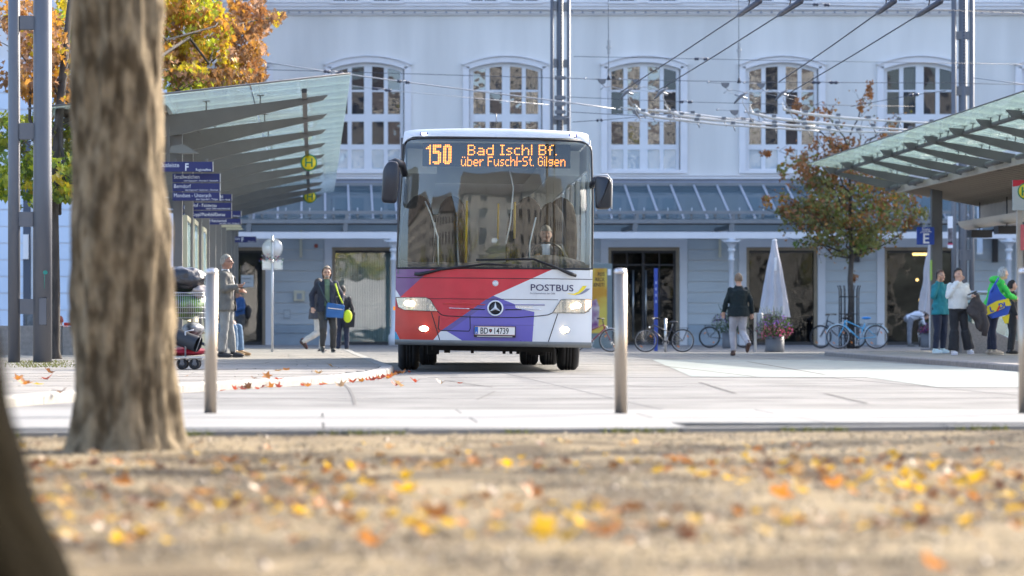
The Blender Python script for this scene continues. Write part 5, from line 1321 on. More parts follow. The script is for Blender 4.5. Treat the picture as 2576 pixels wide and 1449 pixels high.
while y < 93.5:
    for (xa, xb) in ((-1.02,.58),(-2.66,-1.04),(-4.36,-2.68)):
        mb = MB(); y1 = y+1.58
        mb.add([(xa,y,gz(xa)),(xb,y,gz(xb)),(xb,y1,gz(xb)),(xa,y1,gz(xa)),(xa,y,gz(xa)+.018),(xb,y,gz(xb)+.018),(xb,y1,gz(xb)+.018),(xa,y1,gz(xa)+.018)], [(0,3,2,1),(4,5,6,7),(0,1,5,4),(2,3,7,6),(3,0,4,7),(1,2,6,5)])
        cp('glass_pane', mb, g_can)
    y += 1.6
mb = MB(); mb.tube([(-4.6,50.98,gz(-4.6)+.03),(.58,50.98,gz(.58)+.03)], .016, 6); cp('edge_trim', mb, m_beam)
mb = MB()
for y in YL:
    for x in (-1.8,-.9,-.17): mb.tube([(x,y,gz(x)-.2),(x,y,gz(x)-.01)], .012, 5); mb.box(x-.06,x+.06,y-.012,y+.012,gz(x)-.025,gz(x)-.008)
cp('glass_holders', mb, m_beam)
# half round gutter at the left edge
mb = MB(); a = [(math.cos(R(180+18*k)), math.sin(R(180+18*k))) for k in range(11)]
vs = []
for yq in (54.7, 93): vs += [(-4.38+.12*c, yq, 3.98+.12*s) for c, s in a]
mb.add(vs, [(k, k+1, 12+k, 11+k) for k in range(10)], 0, True); mb.add([(-4.38+.12*c, 54.7, 3.98+.12*s) for c, s in a], [tuple(range(11))]); cp('gutter', mb, m_steel)
mb = MB()
for k in range(24):
    yy = 55+k*1.6; mb.torus((-4.38, yy, 3.98), .123, .012, 'y', 10, 5, a0=math.pi, a1=2*math.pi)
cp('gutter_rings', mb, m_beam)
mb = MB(); mb.tube([(-4.0,56,gz(-4.0)-.25),(-4.0,56,3.9)], .03, 8); cp('spacer', mb, m_beam)
# round stop signs hanging from the purlin
m_hy = mat('stop sign yellow', (.75,.58,.01), .5); m_hg = mat('stop sign green', (.015,.20,.09), .5)
for (px, py, r) in ((777,409,21),(779.5,495,16.5)):
    s = 102.2*r/21*1.10; Yq = {21: 70, 16.5: 88.6}[r]; s = F/Yq; rr = r/s; p = P(px, py, Yq)
    t = thing('stop_sign', 'round yellow H sign with green rim hanging from the left canopy, ' + ('nearer and larger one' if r == 21 else 'farther and smaller one'), 'sign', p, group='round H signs under the left canopy')
    mb = MB(); mb.tube([(0,.012,0),(0,-.012,0)], rr, 32); part('rim', mb, m_hg, t)
    mb = MB(); mb.tube([(0,-.0125,0),(0,-.016,0)], rr*.84, 32); part('disc', mb, m_hy, t)
    mb = MB(); w_ = rr*.09
    for sx in (-1,1): mb.box(sx*rr*.36-w_, sx*rr*.36+w_, -.020, -.0165, -rr*.52, rr*.52)
    mb.box(-rr*.36+w_, rr*.36-w_, -.020, -.0165, -w_, w_); part('letter_h', mb, m_hg, t)
    mb = MB(); mb.box(-.02,.02,-.01,.01,rr, max(rr+.02, 4.42-p.z)); part('hanger', mb, m_beam, t)
# line destination boards
m_sb = mat('sign blue', (.012,.02,.13), .4); m_sw = mat('sign white', (.75,.77,.82), .5)
def boards(label, Yq, rows, group='dark blue destination boards at the left platform', post=None):
    x0 = min(r[0] for r in rows); p = P(x0, rows[0][3], Yq); s = F/Yq
    t = thing('destination_sign', label, 'sign', p, group=group)
    for (a, b, y0, y1, big, small, kw) in rows:
        mb = MB(); X0, X1, Z0, Z1 = (a-x0)/s, (b-x0)/s, (rows[0][3]-y1)/s, (rows[0][3]-y0)/s
        mb.box(X0, X1, -.02, .02, Z0, Z1); bo = part('board', mb, m_sb, t, bevel=.004)
        part('board_edge', MB().box(X1+.001, X1+.012, -.022,.022,Z0,Z1), m_steel, t)
        h = Z1-Z0
        if big: text_part('lettering', big, h*kw.get('bs',.66), m_sw, bo, (X0+kw.get('bx',.02), -.021, Z0+h*kw.get('bz',.42)), depth=.002, sx=kw.get('sx',.82), align=kw.get('al','LEFT'))
        if small: text_part('lettering', small, h*kw.get('ss',.38), m_sw, bo, (X1-.025, -.021, Z0+h*.08), depth=.002, sx=kw.get('sx2',.85), align='RIGHT')
        if kw.get('F'): text_part('lettering', 'F', h*1.02, m_sw, bo, (X0+kw['F']/s, -.021, Z0+h*.12), depth=.002, sx=.8, bold=.004)
    if post:
        mb = MB(); [mb.box((q-x0)/s-.02, (q-x0)/s+.02, .021, .06, (rows[0][3]-rows[-1][3])/s, (rows[0][3]-rows[0][2]+8)/s) for q in post]; part('post', mb, m_beam, t)
    return t
boards('blue sign Busleiste F Regionalbus, topmost of the nearest boards', 52.2, [(398,535,407,432,'Busleiste','Regionalbus',dict(F=67,bs=.62,bz=.46,sx=.88,bx=.03))], post=(440,520))
boards('stack of three blue boards Straßwalchen, Berndorf and Mondsee - Unterach', 52.5, [
    (434,553,437,458.3,'Straßwalchen','über Eugendorf - Henndorf - Neumarkt',dict(sx=.86,ss=.29,sx2=.87)),
    (434,553,461,481.6,'Berndorf','über Eugendorf - Seekirchen - Obertrum',dict(sx=.86,ss=.29,sx2=.84)),
    (434,552.5,484,505,'Mondsee - Unterach','über Eugendorf - Thalgau',dict(sx=.82,ss=.30,sx2=.86))], post=(446,))
boards('second row of blue boards with Hof - Faistenau and Koppl/Plainfeld/Ebenau', 61, [
    (480,582.5,488.5,505.7,'150   Bad Ischl','über Fuschl - Strobl',dict(al='LEFT',bx=.16,sx=.9,ss=.34)),
    (480,582,510,528,'Hof - Faistenau','weiter Tiefbrunnau/Hintersee',dict(sx=.86,ss=.33)),
    (480,582,530.5,548.7,'Koppl/Plainfeld/Ebenau','',dict(sx=.76,bz=.28))], post=(490,))
boards('third row of blue boards ending with Bad Reichenhall', 69, [
    (515,606,530.5,546,'','über Walserberg - Käferheim',dict(ss=.34,sx2=.8)),
    (515,605.6,550,565,'Bad Reichenhall','über Wals - Gois - Großgmain',dict(sx=.84,ss=.34,sx2=.8))], post=(525,))
boards('small far blue sign Busleiste F Regionalbus above the round sign', 90, [(574,644.3,595,610,'Busleiste','Regionalbus',dict(F=33,bs=.60,bz=.46,sx=.88,ss=.30))], post=(582,))
for (px, py, n, Yq) in ((469,522,'155',61),(469,542,'159',61),(505,556,'180',69)):
    p = P(px, py, Yq); s = F/Yq; t = thing('line_number', 'small round dark plate left of the board ' + {'155':'Hof - Faistenau','159':'Koppl/Plainfeld/Ebenau','180':'Bad Reichenhall'}[n], 'number plate', p)
    mb = MB(); mb.tube([(0,.01,0),(0,-.01,0)], 9/s, 24); part('plate', mb, m_sb, t); text_part('lettering', n, .10, m_sw, t, (0,-.012,-.035), align='CENTER', depth=.001, sx=.8)
# timetable cases seen edge on
m_cream = mat('cream case frame', (.52,.48,.34), .5, var=.05); g_case = glass('case glass', tint=(.6,.8,.82), refl=.14, dark=(.40,.55,.56), dens=.7)
for (px, Yq, top, lab) in ((456,56,541,'cream framed timetable case nearest to the cart'),(475,59.5,550,'second cream framed timetable case behind the nearest'),(497,64,570,'third timetable case with a glass front before the dark columns')):
    p = P(px, top, Yq); t = thing('timetable_case', lab, 'display case', (p.x, Yq, HP), group='timetable cases along the left platform'); h = p.z-HP
    w_ = 15*Yq/F
    part('frame', MB().box(0,w_,0,.06,.0,h).box(0,w_,1.84,1.9,0,h).box(0,w_,.061,1.839,h-.09,h-.001).box(0,w_,.061,1.839,.62,.72), m_cream, t)
    part('glass', MB().box(w_*.15,w_*.9,.07,1.83,.73,h-.1), g_case, t)
    part('handle', MB().box(w_,w_+.02,.9,.94,1.2,1.6), m_blackf, t)
# small glass shelves lights over the case
for (px, py, Yq, lb) in ((566,568,78,'upper flat grey lamp just below the board Bad Reichenhall'),(572,575,82,'lower flat grey lamp just above the far board Busleiste F')):
    p = P(px, py, Yq); t = thing('floodlight', lb, 'lamp', p, group='flat lamps on the canopy columns')
    part('lamp_body', MB().add([(-.2,0,.1),(.25,0,.1),(.42,0,-.03),(-.1,0,-.03),(-.2,.3,.1),(.25,.3,.1),(.42,.3,-.03),(-.1,.3,-.03)], [(0,1,2,3),(7,6,5,4),(0,4,5,1),(1,5,6,2),(2,6,7,3),(3,7,4,0)]), m_cream, t); part('arm', MB().tube([(-.35,.1,.05),(-.1,.1,.05)], .02, 6), m_beam, t)
m_galv0 = mat('lamp grey', (.20,.195,.18), .5)
p = P(445, 372, 52.6)
t = thing('floodlight', 'grey triangular lamp hanging above the nearest blue board', 'lamp', p)
part('lamp_body', MB().prism([(-.1,.02),(.10,.06),(.36,-.09),(.1,-.10),(-.12,-.08)], -.1, .1), m_galv0, t); part('bracket', MB().box(-.16,-.12,-.02,.02,-.3,.35), m_beam, t)
# ---- right canopy
hr = [400, 413, 429, 444, 462, 478, 498, 519.5, 543, 568]
YR = [F*3.9/h for h in hr] + [52.4, 50]
rc = thing('bus_stop_canopy', 'right glass canopy with greenish panes and ribbed grey soffit above the waiting people', 'canopy', (14.8, 75.7, 0))
def rp_(name, mb, m, **k): return part(name, mb, m, rc, True, **k)
bm_r = MB().prism([(12.60,4.456),(12.70,4.37),(13.6,4.10),(14.5,3.92),(15.2,3.90),(15.2,4.02),(14.4,4.14)], -.05, .05).mesh('beam', m_beam2)
for y in YR: o = link('beam', bm_r, rc); o.location = (-14.8, y-75.7, 0)
fin = MB().prism([(12.50,4.52),(12.80,4.50),(12.72,4.38),(12.62,4.37)], -.06, .06).mesh('bracket', m_beam2)
for y in YR: o = link('bracket', fin, rc); o.location = (-14.8, y-75.7, 0)
mb = MB(); mb.tube([(12.80,49,4.42),(12.80,78.3,4.42)], .045, 8); rp_('purlin', mb, m_beam2)
for k in range(10): 
    mb = MB(); y = 51+2.9*k; mb.tube([(14.15,y,4.02),(14.15,y+1.4,4.02)], .06, 10); rp_('light_tube', mb, m_beam2)
gr = lambda x: 4.62-.12*(x-12.17)
y = 49.0
while y < 78.2:
    for (xa, xb) in ((12.17,13.3),(13.32,14.6)):
        mb = MB(); y1 = min(y+1.46, 78.4)
        mb.add([(xa,y,gr(xa)),(xb,y,gr(xb)),(xb,y1,gr(xb)),(xa,y1,gr(xa)),(xa,y,gr(xa)+.018),(xb,y,gr(xb)+.018),(xb,y1,gr(xb)+.018),(xa,y1,gr(xa)+.018)], [(0,3,2,1),(4,5,6,7),(0,1,5,4),(2,3,7,6),(3,0,4,7),(1,2,6,5)])
        rp_('glass_pane', mb, g_can2)
    y += 1.48
hol = MB().tube([(0,0,0),(.02,0,.13)], .012, 5).box(-.05,.07,-.015,.015,.125,.14).mesh('glass_holder', m_beam2)
y = 49.5
while y < 78.3:
    for x in (12.72, 13.9): o = link('glass_holder', hol, rc); o.location = (x-14.8, y-75.7, gr(x)-.15)
    y += .8
mb = MB(); mb.tube([(12.17,49,gr(12.17)+.02),(12.17,78.45,gr(12.17)+.02)], .014, 6); mb.tube([(12.17,78.45,gr(12.17)+.02),(14.6,78.45,gr(14.6)+.02)], .014, 6); rp_('edge_trim', mb, m_beam2)
m_soff2 = mat('soffit gap shade', (.06,.055,.05), .5, metal=.2)  # near-black deck colour paints shade into the gaps between slats
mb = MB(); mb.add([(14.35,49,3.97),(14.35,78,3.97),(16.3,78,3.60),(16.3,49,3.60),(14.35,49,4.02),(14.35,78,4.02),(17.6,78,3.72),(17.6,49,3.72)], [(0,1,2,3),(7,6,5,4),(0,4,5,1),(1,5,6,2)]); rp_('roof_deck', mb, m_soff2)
slat = MB().add([(14.37,-.07,3.925),(14.37,.03,3.94),(16.28,.03,3.575),(16.28,-.07,3.56),(14.37,-.07,3.965),(14.37,.03,3.965),(16.28,.03,3.598),(16.28,-.07,3.598)], [(0,1,2,3),(7,6,5,4),(0,4,5,1),(1,5,6,2),(2,6,7,3),(3,7,4,0)]).mesh('slat', m_soff)
y = 53.0
while y < 78: o = link('slat', slat, rc); o.location = (-14.8, y-75.7, 0); y += .52
mb = MB(); mb.box(14.29,14.35,49,78.05,3.90,4.06); rp_('fascia', mb, m_soff)
mb = MB(); mb.box(16.3,16.36,50,78.0,3.10,3.62); mb.box(16.36,17.6,77.9,78,3.1,3.7); rp_('side_beam', mb, m_soff)
mb = MB(); mb.box(14.68,14.93,75.6,75.8,HR-.01,3.90); rp_('column', mb, m_beam2)
mb = MB(); mb.box(14.68,14.93,64.6,64.8,HR-.01,3.90); rp_('column', mb, m_beam2)
mb = MB(); mb.box(14.66,14.675,75.55,75.75,1.72,2.2); rp_('sticker', mb, mat('lime sticker', (.3,.5,.08), .5))
mb = MB(); vs = []
for yq in (55, 77.8): vs += [(16.0+.26*math.cos(R(180+22.5*k)), yq, 3.18+.20*math.sin(R(180+22.5*k))) for k in range(9)]
mb.add(vs, [(k, k+1, 10+k, 9+k) for k in range(8)], 0, True); mb.add(vs[9:], [tuple(range(9))]); rp_('light_trough', mb, mat('trough cream', (.50,.46,.40), .5))
for k in range(6):
    y = 61+3*k; mb = MB(); mb.box(15.7,16.2,y,y+.5,2.75,2.93); mb.tube([(15.95,y+.25,2.9),(15.95,y+.25,3.6)], .015, 5); rp_('hanging_display', mb, p_black)
# E sign
p = P(2306, 615.5, 75.4); s = F/75.4
t = thing('platform_sign', 'blue square sign with white letter E on the column of the right canopy', 'sign', p)
part('board', MB().box(0,44/s,-.02,.02,0,44/s), m_p if False else mat('sign bright blue', (.015,.06,.33), .4), t, bevel=.004)
text_part('lettering', 'E', .33, m_sw, t, (.215,-.022,.035), align='CENTER', depth=.002, bold=.006); text_part('lettering', 'Steig', .10, m_sw, t, (.215,-.022,.335), align='CENTER', depth=.001); text_part('lettering', 'platform', .075, m_sw, t, (.215,-.022,.285), align='CENTER', depth=.001, shear=.3)
# stop board at the right edge
p = P(2547, 529, 62); s = F/62
t = thing('stop_board', 'white stop board with red corner and yellow green H disc at right edge', 'sign', p)
part('board', MB().box(0,.52,-.015,.015,0,76/s), mat('board grey white', (.42,.46,.48), .5), t)
part('red_corner', MB().add([(0,-.017,59/s),(.14,-.017,62/s),(.52,-.017,62/s),(.52,-.017,76/s),(0,-.017,76/s)], [(0,1,2,3,4)]), mat('sign red', (.5,.02,.04), .5), t)
mb = MB(); mb.tube([(.26,-.016,.37),(.26,-.02,.37)], .165, 32); part('rim', mb, m_hg, t)
mb = MB(); mb.tube([(.26,-.0205,.37),(.26,-.024,.37)], .14, 32); part('disc', mb, m_hy, t)
mb = MB(); mb.box(.17,.205,-.028,-.0245,.28,.46); mb.box(.315,.35,-.028,-.0245,.28,.46); mb.box(.205,.315,-.028,-.0245,.355,.385); part('letter_h', mb, m_hg, t)
part('post', MB().box(.10,.20,.02,.12,-p.z+HR,.5), m_soff, t); part('lower_panel', MB().box(.16,.6,-.01,.019,-.78,-.28), mat('pink panel', (.55,.12,.14), .5), t)
# ---------------------------------------------------------------- trees
bark = mat('bark', (.30,.235,.15), .92, col2=(.085,.062,.036), vscale=15, stretch=(1,1,.4), lo=.40, hi=.62, bump=.9, bscale=26, detail=8, spec=.2)
bark_d = mat('bark dark', (.06,.05,.042), .9, var=.4, vscale=8, stretch=(1,1,.3), bump=.7, bscale=26)
L_or = leafmat('leaf orange', (.44,.21,.03)); L_ye = leafmat('leaf yellow', (.48,.36,.015)); L_br = leafmat('leaf brown', (.27,.14,.055), .05); L_gr = leafmat('leaf green', (.13,.20,.02)); L_yg = leafmat('leaf yellow green', (.36,.40,.02)); L_pk = leafmat('leaf pale', (.46,.27,.16), .06)
L_ol = leafmat('leaf olive', (.19,.19,.045)); L_ru = leafmat('leaf rust', (.30,.13,.04))
LM = [L_or, L_ye, L_br, L_gr, L_yg, L_pk, L_ol, L_ru]
def leaf(mb, c, r, rnd, mi, droop=.5):
    # five lobed hanging leaf, slightly folded
    a = rnd.uniform(0,6.283); t = rnd.gauss(1.1,.5)
    M = Matrix.Rotation(a, 3, 'Z') @ Matrix.Rotation(t, 3, 'X') @ Matrix.Rotation(rnd.uniform(-.7,.7), 3, 'Y')
    f = rnd.uniform(.1,.45)
    pts = [(0,0),(.55,-.25),(.42,.12),(.95,.35),(.45,.5),(.35,.75),(0,1.15),(-.35,.75),(-.45,.5),(-.95,.35),(-.42,.12),(-.55,-.25)]
    vs = [c + M @ Vector((x*r*.62, -(y)*r*.62, abs(x)*f*r)) for x, y in pts]
    mb.add(vs, [(0,1,2,3,4,5,6),(0,6,7,8,9,10,11)], mi)
def limb(mb, a, b, r0, r1, rnd, n=6, wob=.08):
    a, b = Vector(a), Vector(b); L = (b-a).length; pts = []; rs = []
    for i in range(n+1):
        t = i/n; p = a.lerp(b, t); 
        if 0 < i < n: p += Vector((rnd.gauss(0,wob), rnd.gauss(0,wob), rnd.gauss(0,wob*.6)))*L*.5
        pts.append(p); rs.append(r0+(r1-r0)*t)
    mb.tube(pts, rs, 7); return pts
def trunk_mesh(H_, prof, lobes, seed, mtl, name, par, lean=(0,0), n=72, amp=.02):
    mb = MB(); vs = []; m = len(prof)*6
    def rad(z):
        for (z0,r0),(z1,r1) in zip(prof, prof[1:]):
            if z0 <= z <= z1: t = (z-z0)/(z1-z0); t = t*t*(3-2*t); return r0+(r1-r0)*t
        return prof[-1][1]
    rows = 90
    for i in range(rows+1):
        z = H_*i/rows; r = rad(z)
        for k in range(n):
            a = 6.28318*k/n
            fl = lobes*max(0, 1-z/.6)**2*(.5+.5*math.sin(a*5+seed))
            ridge = noise.noise(Vector((math.cos(a)*3.2, math.sin(a)*3.2, z*1.3+seed)))*.9+noise.noise(Vector((math.cos(a)*8, math.sin(a)*8, z*2.6+seed)))*.8+.5*noise.noise(Vector((math.cos(a)*18, math.sin(a)*18, z*6+seed)))
            rr = r+fl+ridge*amp
            vs.append((rr*math.cos(a)+lean[0]*z, rr*math.sin(a)+lean[1]*z, z-.03))
    mb.add(vs, [(i*n+k, i*n+(k+1)%n, (i+1)*n+(k+1)%n, (i+1)*n+k) for i in range(rows) for k in range(n)], 0, True)
    return part(name, mb, mtl, par)
def crown_cloud(mb, rnd, blobs, r, Yc=None):
    """blobs: (centre, radii, count, material weights)"""
    for (c, rad, cnt, wts) in blobs:
        c = Vector(c); mats_ = [i for i, w_ in wts for _ in range(w_)]
        sub = [(Vector([rnd.gauss(0,.55) for _ in range(3)]), rnd.choice(mats_)) for _ in range(max(3, cnt//28))]
        for k in range(cnt):
            s, mm = rnd.choice(sub); q = s + Vector([rnd.gauss(0,.16) for _ in range(3)])
            if q.length > 1.25: continue
            p = c + Vector((q.x*rad[0], q.y*rad[1], q.z*rad[2]))
            leaf(mb, p, r*rnd.uniform(.6,1.2), rnd, mm if rnd.random() < .7 else rnd.choice(mats_))
# big maple behind the twin poles
rnd = random.Random(21)
TY = 51.0
b0 = G(138, 915); t = thing('maple_tree', 'tall maple with orange, brown and yellow autumn leaves behind the canopy at left', 'tree', (b0.x, b0.y, 0))
def lw_(px, py, Y): p = P(px, py, Y); return p - Vector((b0.x, b0.y, 0))
mb = MB(); mb.tube([(0,0,-.05),(0,0,.2),(.01,0,1.2),(-.01,0,2.4),(.02,.05,3.4),(.1,.3,4.6),(.2,.8,6)], [.16,.085,.075,.07,.07,.07,.05], 14); part('trunk', mb, bark_d, t)
mb = MB()
ends = [lw_(40,120,52), lw_(60,330,51), lw_(110,60,53), lw_(180,200,52), lw_(90,400,50.5), lw_(300,60,57), lw_(450,80,58), lw_(520,150,58), lw_(600,110,60), lw_(650,60,60), lw_(700,40,60), lw_(430,190,57), lw_(560,40,58), lw_(170,470,50.8)]
for e in ends:
    st = Vector((.05,.2,rnd.uniform(2.4,4.6)))
    pts = limb(mb, st, e, .045, .010, rnd)
    for k in range(5):
        q = pts[rnd.randint(2,6)]; limb(mb, q, q+Vector((rnd.uniform(-.6,.6), rnd.uniform(-.5,.5), rnd.uniform(-.4,.5))), .010, .003, rnd, 4)
part('branches', mb, bark_d, t)
mb = MB(); O, Yl, Br, Gn, YG, Pk, Ol, Ru = range(8)
def B_(px, py, Y, rx, ry, cnt, w_, dy=1.5): s = F/Y; return (lw_(px, py, Y), (rx/s, dy, ry/s), cnt, w_)
bl = [B_(30,60,52,75,75,260,[(O,4),(Pk,2),(Br,2),(Yl,1)]), B_(120,100,52,75,80,420,[(O,4),(Pk,2),(Br,3),(Yl,1)]), B_(60,210,52,80,60,300,[(O,4),(Pk,3),(Br,3)]), B_(170,220,52.5,60,80,320,[(O,4),(Yl,2),(Br,3),(YG,1)]),
      B_(170,60,54,60,70,300,[(Yl,2),(YG,2),(Gn,2),(O,1)]), B_(30,330,53,60,60,260,[(Gn,3),(YG,3),(Ol,2)]), B_(120,350,52.5,75,60,380,[(Gn,3),(YG,4),(Yl,1),(Ol,2)]), B_(170,440,51.5,55,50,330,[(YG,4),(Gn,3),(Yl,2)]), B_(60,430,52,65,55,330,[(YG,3),(Gn,4),(Ol,1)]), B_(130,490,51,60,35,260,[(YG,4),(Gn,3),(Yl,2)]), B_(20,470,52,40,45,160,[(YG,3),(Gn,3)]),
      B_(300,80,57,110,100,500,[(O,2),(Yl,3),(YG,3),(Br,2)]), B_(270,250,54,90,90,320,[(YG,3),(Gn,3),(O,1)]),
      B_(440,60,58,60,70,420,[(Yl,3),(YG,3),(O,3),(Br,1)]), B_(480,30,57.5,70,50,380,[(Yl,4),(YG,3),(O,3)]), B_(450,150,57.5,60,60,420,[(O,3),(Br,3),(Pk,2),(Yl,2)]), B_(520,110,58,60,60,460,[(Yl,3),(O,3),(YG,2),(Br,1)]), B_(540,60,58,55,60,300,[(Yl,3),(YG,2),(O,4),(Br,2)]),
      B_(480,195,57.2,75,32,420,[(Yl,3),(YG,3),(O,2),(Br,2)]), B_(570,175,58.5,60,42,420,[(O,3),(Br,4),(Yl,2),(Pk,2)]), B_(620,145,59.5,45,55,420,[(Br,6),(Pk,2),(O,2),(Ru,2)]), B_(600,60,60,60,55,360,[(Br,5),(O,2),(Pk,2),(Ru,2)]), B_(655,40,60,45,45,220,[(Br,5),(Pk,2),(Yl,1),(Ru,2)]), B_(700,25,60.5,30,30,60,[(Br,4),(Yl,1)]), B_(640,195,59.5,30,18,110,[(Br,4),(O,2)])]
bl = [(c, r_, int(n_*2.1), w_) for c, r_, n_, w_ in bl]
crown_cloud(mb, rnd, bl, .125)
# nothing hangs below the glass roof
part('crown', mb, LM, t)
# autumn tree before the station, right
rnd = random.Random(33)
b0 = G(2140, 876.5); t = thing('street_tree', 'young tree with thin rust and olive leaves in a black iron guard before the station', 'tree', (b0.x, b0.y, 0))
TYr = b0.y
mb = MB(); mb.tube([lw_(2140,878,TYr), lw_(2141,760,TYr), lw_(2139,700,TYr), lw_(2143,640,TYr), lw_(2138,560,TYr), lw_(2140,480,TYr), lw_(2136,430,TYr)], [.13,.085,.08,.07,.06,.05,.03], 12); part('trunk', mb, bark_d, t)
mb = MB()
tips = [(1925,470),(1910,520),(1990,470),(1960,380),(2000,280),(2050,340),(2068,255),(2100,330),(2180,225),(2170,300),(2230,310),(2250,290),(2050,420),(2250,450),(2300,530),(2240,590),(1990,600),(2060,640),(2200,620),(2320,560),(2030,530),(2110,560),(2180,540),(1985,270),(2250,520),(2160,400)]
mids = []
for (px, py) in tips:
    Yq = TYr+rnd.uniform(-1.6,1.6); e = lw_(px, py, Yq); st = lw_(2139, min(650, py+90+rnd.uniform(0,60)), TYr)
    pts = limb(mb, st, e, .028, .006, rnd, 6, .06); mids.append(pts)
    for k in range(6):
        q = pts[rnd.randint(2,6)]; e2 = q+Vector((rnd.uniform(-.45,.45), rnd.uniform(-.4,.4), rnd.uniform(-.25,.4))); p2 = limb(mb, q, e2, .007, .0025, rnd, 3, .08); mids.append(p2)
part('branches', mb, bark_d, t)
mb = MB()
crown_cloud(mb, rnd, [B_(2130,520,TYr,150,95,2000,[(Ol,6),(Ru,3),(Gn,1),(O,1)],1.7), B_(2060,545,TYr,90,60,1200,[(Ol,6),(Ru,3),(O,1)]), B_(2210,520,TYr,85,75,1300,[(Ol,6),(Ru,4),(O,1)]), B_(2090,600,TYr,80,40,420,[(Ol,7),(Gn,2),(Ru,1)]), B_(2170,610,TYr,60,45,380,[(Ol,7),(Gn,2)]),
    B_(2050,430,TYr,75,50,800,[(Ru,5),(Ol,4),(O,1)]), B_(2130,420,TYr,60,60,420,[(Ru,5),(Ol,4)]), B_(1995,500,TYr,55,50,240,[(Ru,4),(Ol,4),(O,1)]), B_(1940,510,TYr,35,28,70,[(Ru,4),(O,1)]), B_(1960,385,TYr,45,20,90,[(Ru,5)]), B_(2290,550,TYr,40,40,150,[(Ru,3),(Ol,4)]), B_(2150,690,TYr,12,40,60,[(Ol,4),(Ru,3)]), B_(2005,300,TYr,28,45,90,[(Ru,5)]), B_(2060,290,TYr,18,45,60,[(Ru,5)]), B_(2090,330,TYr,20,50,80,[(Ru,5)]), B_(2176,250,TYr,16,50,80,[(Ru,5)]), B_(2240,320,TYr,22,35,60,[(Ru,5),(O,1)]), B_(2100,380,TYr,70,40,260,[(Ru,5),(Ol,2)])], .135)
for pts in mids:
    for q in pts[2:]:
        if rnd.random() < .8: leaf(mb, q+Vector([rnd.gauss(0,.05) for _ in range(3)]), .12*rnd.uniform(.6,1.1), rnd, rnd.choice((Ol,Ru,Ru,O)))
part('crown', mb, LM, t)
# foreground plane tree trunk
b0 = G(322, 1128); t = thing('foreground_tree', 'thick blurred tree trunk with peeling bark standing in the gravel left of the bus', 'tree', (b0.x-.01, b0.y, 0))
trunk_mesh(3.3, [(0,.262),(.12,.238),(.45,.222),(.9,.225),(1.5,.215),(2.2,.200),(3.3,.19)], .045, 1.7, bark, 'trunk', t, lean=(-.022,0), amp=.034)
def high_crown(t, rnd, z0, R_, cnt, wts, lean=(0,0), zs=2.7):
    mb = MB()
    for k in range(9):
        a = k*.698; e = Vector((math.cos(a)*R_*.8, math.sin(a)*R_*.8, z0+rnd.uniform(1.0,3.4))); st = Vector((lean[0]*3, lean[1]*3, rnd.uniform(zs,zs+.55)))
        p = limb(mb, st, e, .09, .015, rnd, 6, .06)
        for q in range(4): s_ = p[rnd.randint(3,6)]; limb(mb, s_, s_+Vector((rnd.uniform(-.7,.7), rnd.uniform(-.7,.7), rnd.uniform(-.1,.8))), .018, .004, rnd, 4)
    part('branches', mb, bark, t)
    mb = MB(); crown_cloud(mb, rnd, [((math.cos(a*.785)*R_*.55, math.sin(a*.785)*R_*.55, z0+1.6+.8*(a%2)), (R_*.6,R_*.6,1.1), cnt//8, wts) for a in range(8)], .13)
    part('crown', mb, LM, t)
high_crown(t, random.Random(5), 3.4, 2.0, 1400, [(Yl,3),(YG,3),(O,2)])
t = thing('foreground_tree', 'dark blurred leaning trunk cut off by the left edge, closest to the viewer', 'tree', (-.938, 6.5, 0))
trunk_mesh(3.3, [(0,.47),(.05,.445),(.29,.375),(.46,.35),(.9,.30),(2,.25),(3.3,.2)], .05, 4.2, mat('bark shade dark', (.010,.0075,.0035), .95, col2=(.005,.004,.002), vscale=5, bump=.6, spec=.02), 'trunk', t, lean=(-.10,0), amp=.015)
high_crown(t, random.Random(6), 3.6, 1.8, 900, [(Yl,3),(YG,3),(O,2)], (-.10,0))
# neighbouring trees of the row, just outside the picture: their trunks shade the gravel
for i, (x, y, rc_, n_) in enumerate(((8.5,21.3,1.8,600),(10.5,21.6,1.6,500))):
    t = thing('foreground_tree', ('plane tree with yellow leaves beyond the right edge, farther from the viewer', 'plane tree standing second beyond the right edge, farther out')[i], 'tree', (x, y, 0))
    trunk_mesh(9.3, [(0,.48),(.15,.40),(.9,.34),(9.3,.26)], .02, 2.2+i, bark, 'trunk', t, n=28, amp=.01)
    high_crown(t, random.Random(7+i), 9.2, rc_, n_, [(Yl,3),(YG,3),(O,2)], zs=8.6)
# moss and grass at the foot of the left masts and along the gravel edge
m_grass = leafmat('grass blades', (.12,.13,.03), .02)
mb = MB(); rnd = random.Random(9)
for k in range(1900):
    if k < 900:
        px = rnd.gauss(rnd.choice((60,105,150)),22); py = rnd.uniform(908,925); p = G(px, py, HP)
        if px < 0 or px > 190: continue
    else:
        x = rnd.uniform(-1.6,4); p = Vector((x, gy(x)-abs(rnd.gauss(0,.04))-.01, .0))
        if noise.noise(Vector((x*2,0,0))) < .05: continue
    h = rnd.uniform(.012,.035); a = rnd.uniform(0,3.14); d = Vector((math.cos(a)*.006, math.sin(a)*.006, 0)); l = Vector((rnd.gauss(0,.01), rnd.gauss(0,.01), h))
    mb.add([p-d, p+d, p+l], [(0,1,2)])
o = link('grass', mb.mesh('grass', m_grass)); tag(o, 'short green grass tufts at the mast feet and along the gravel edge', 'grass', kind='stuff')
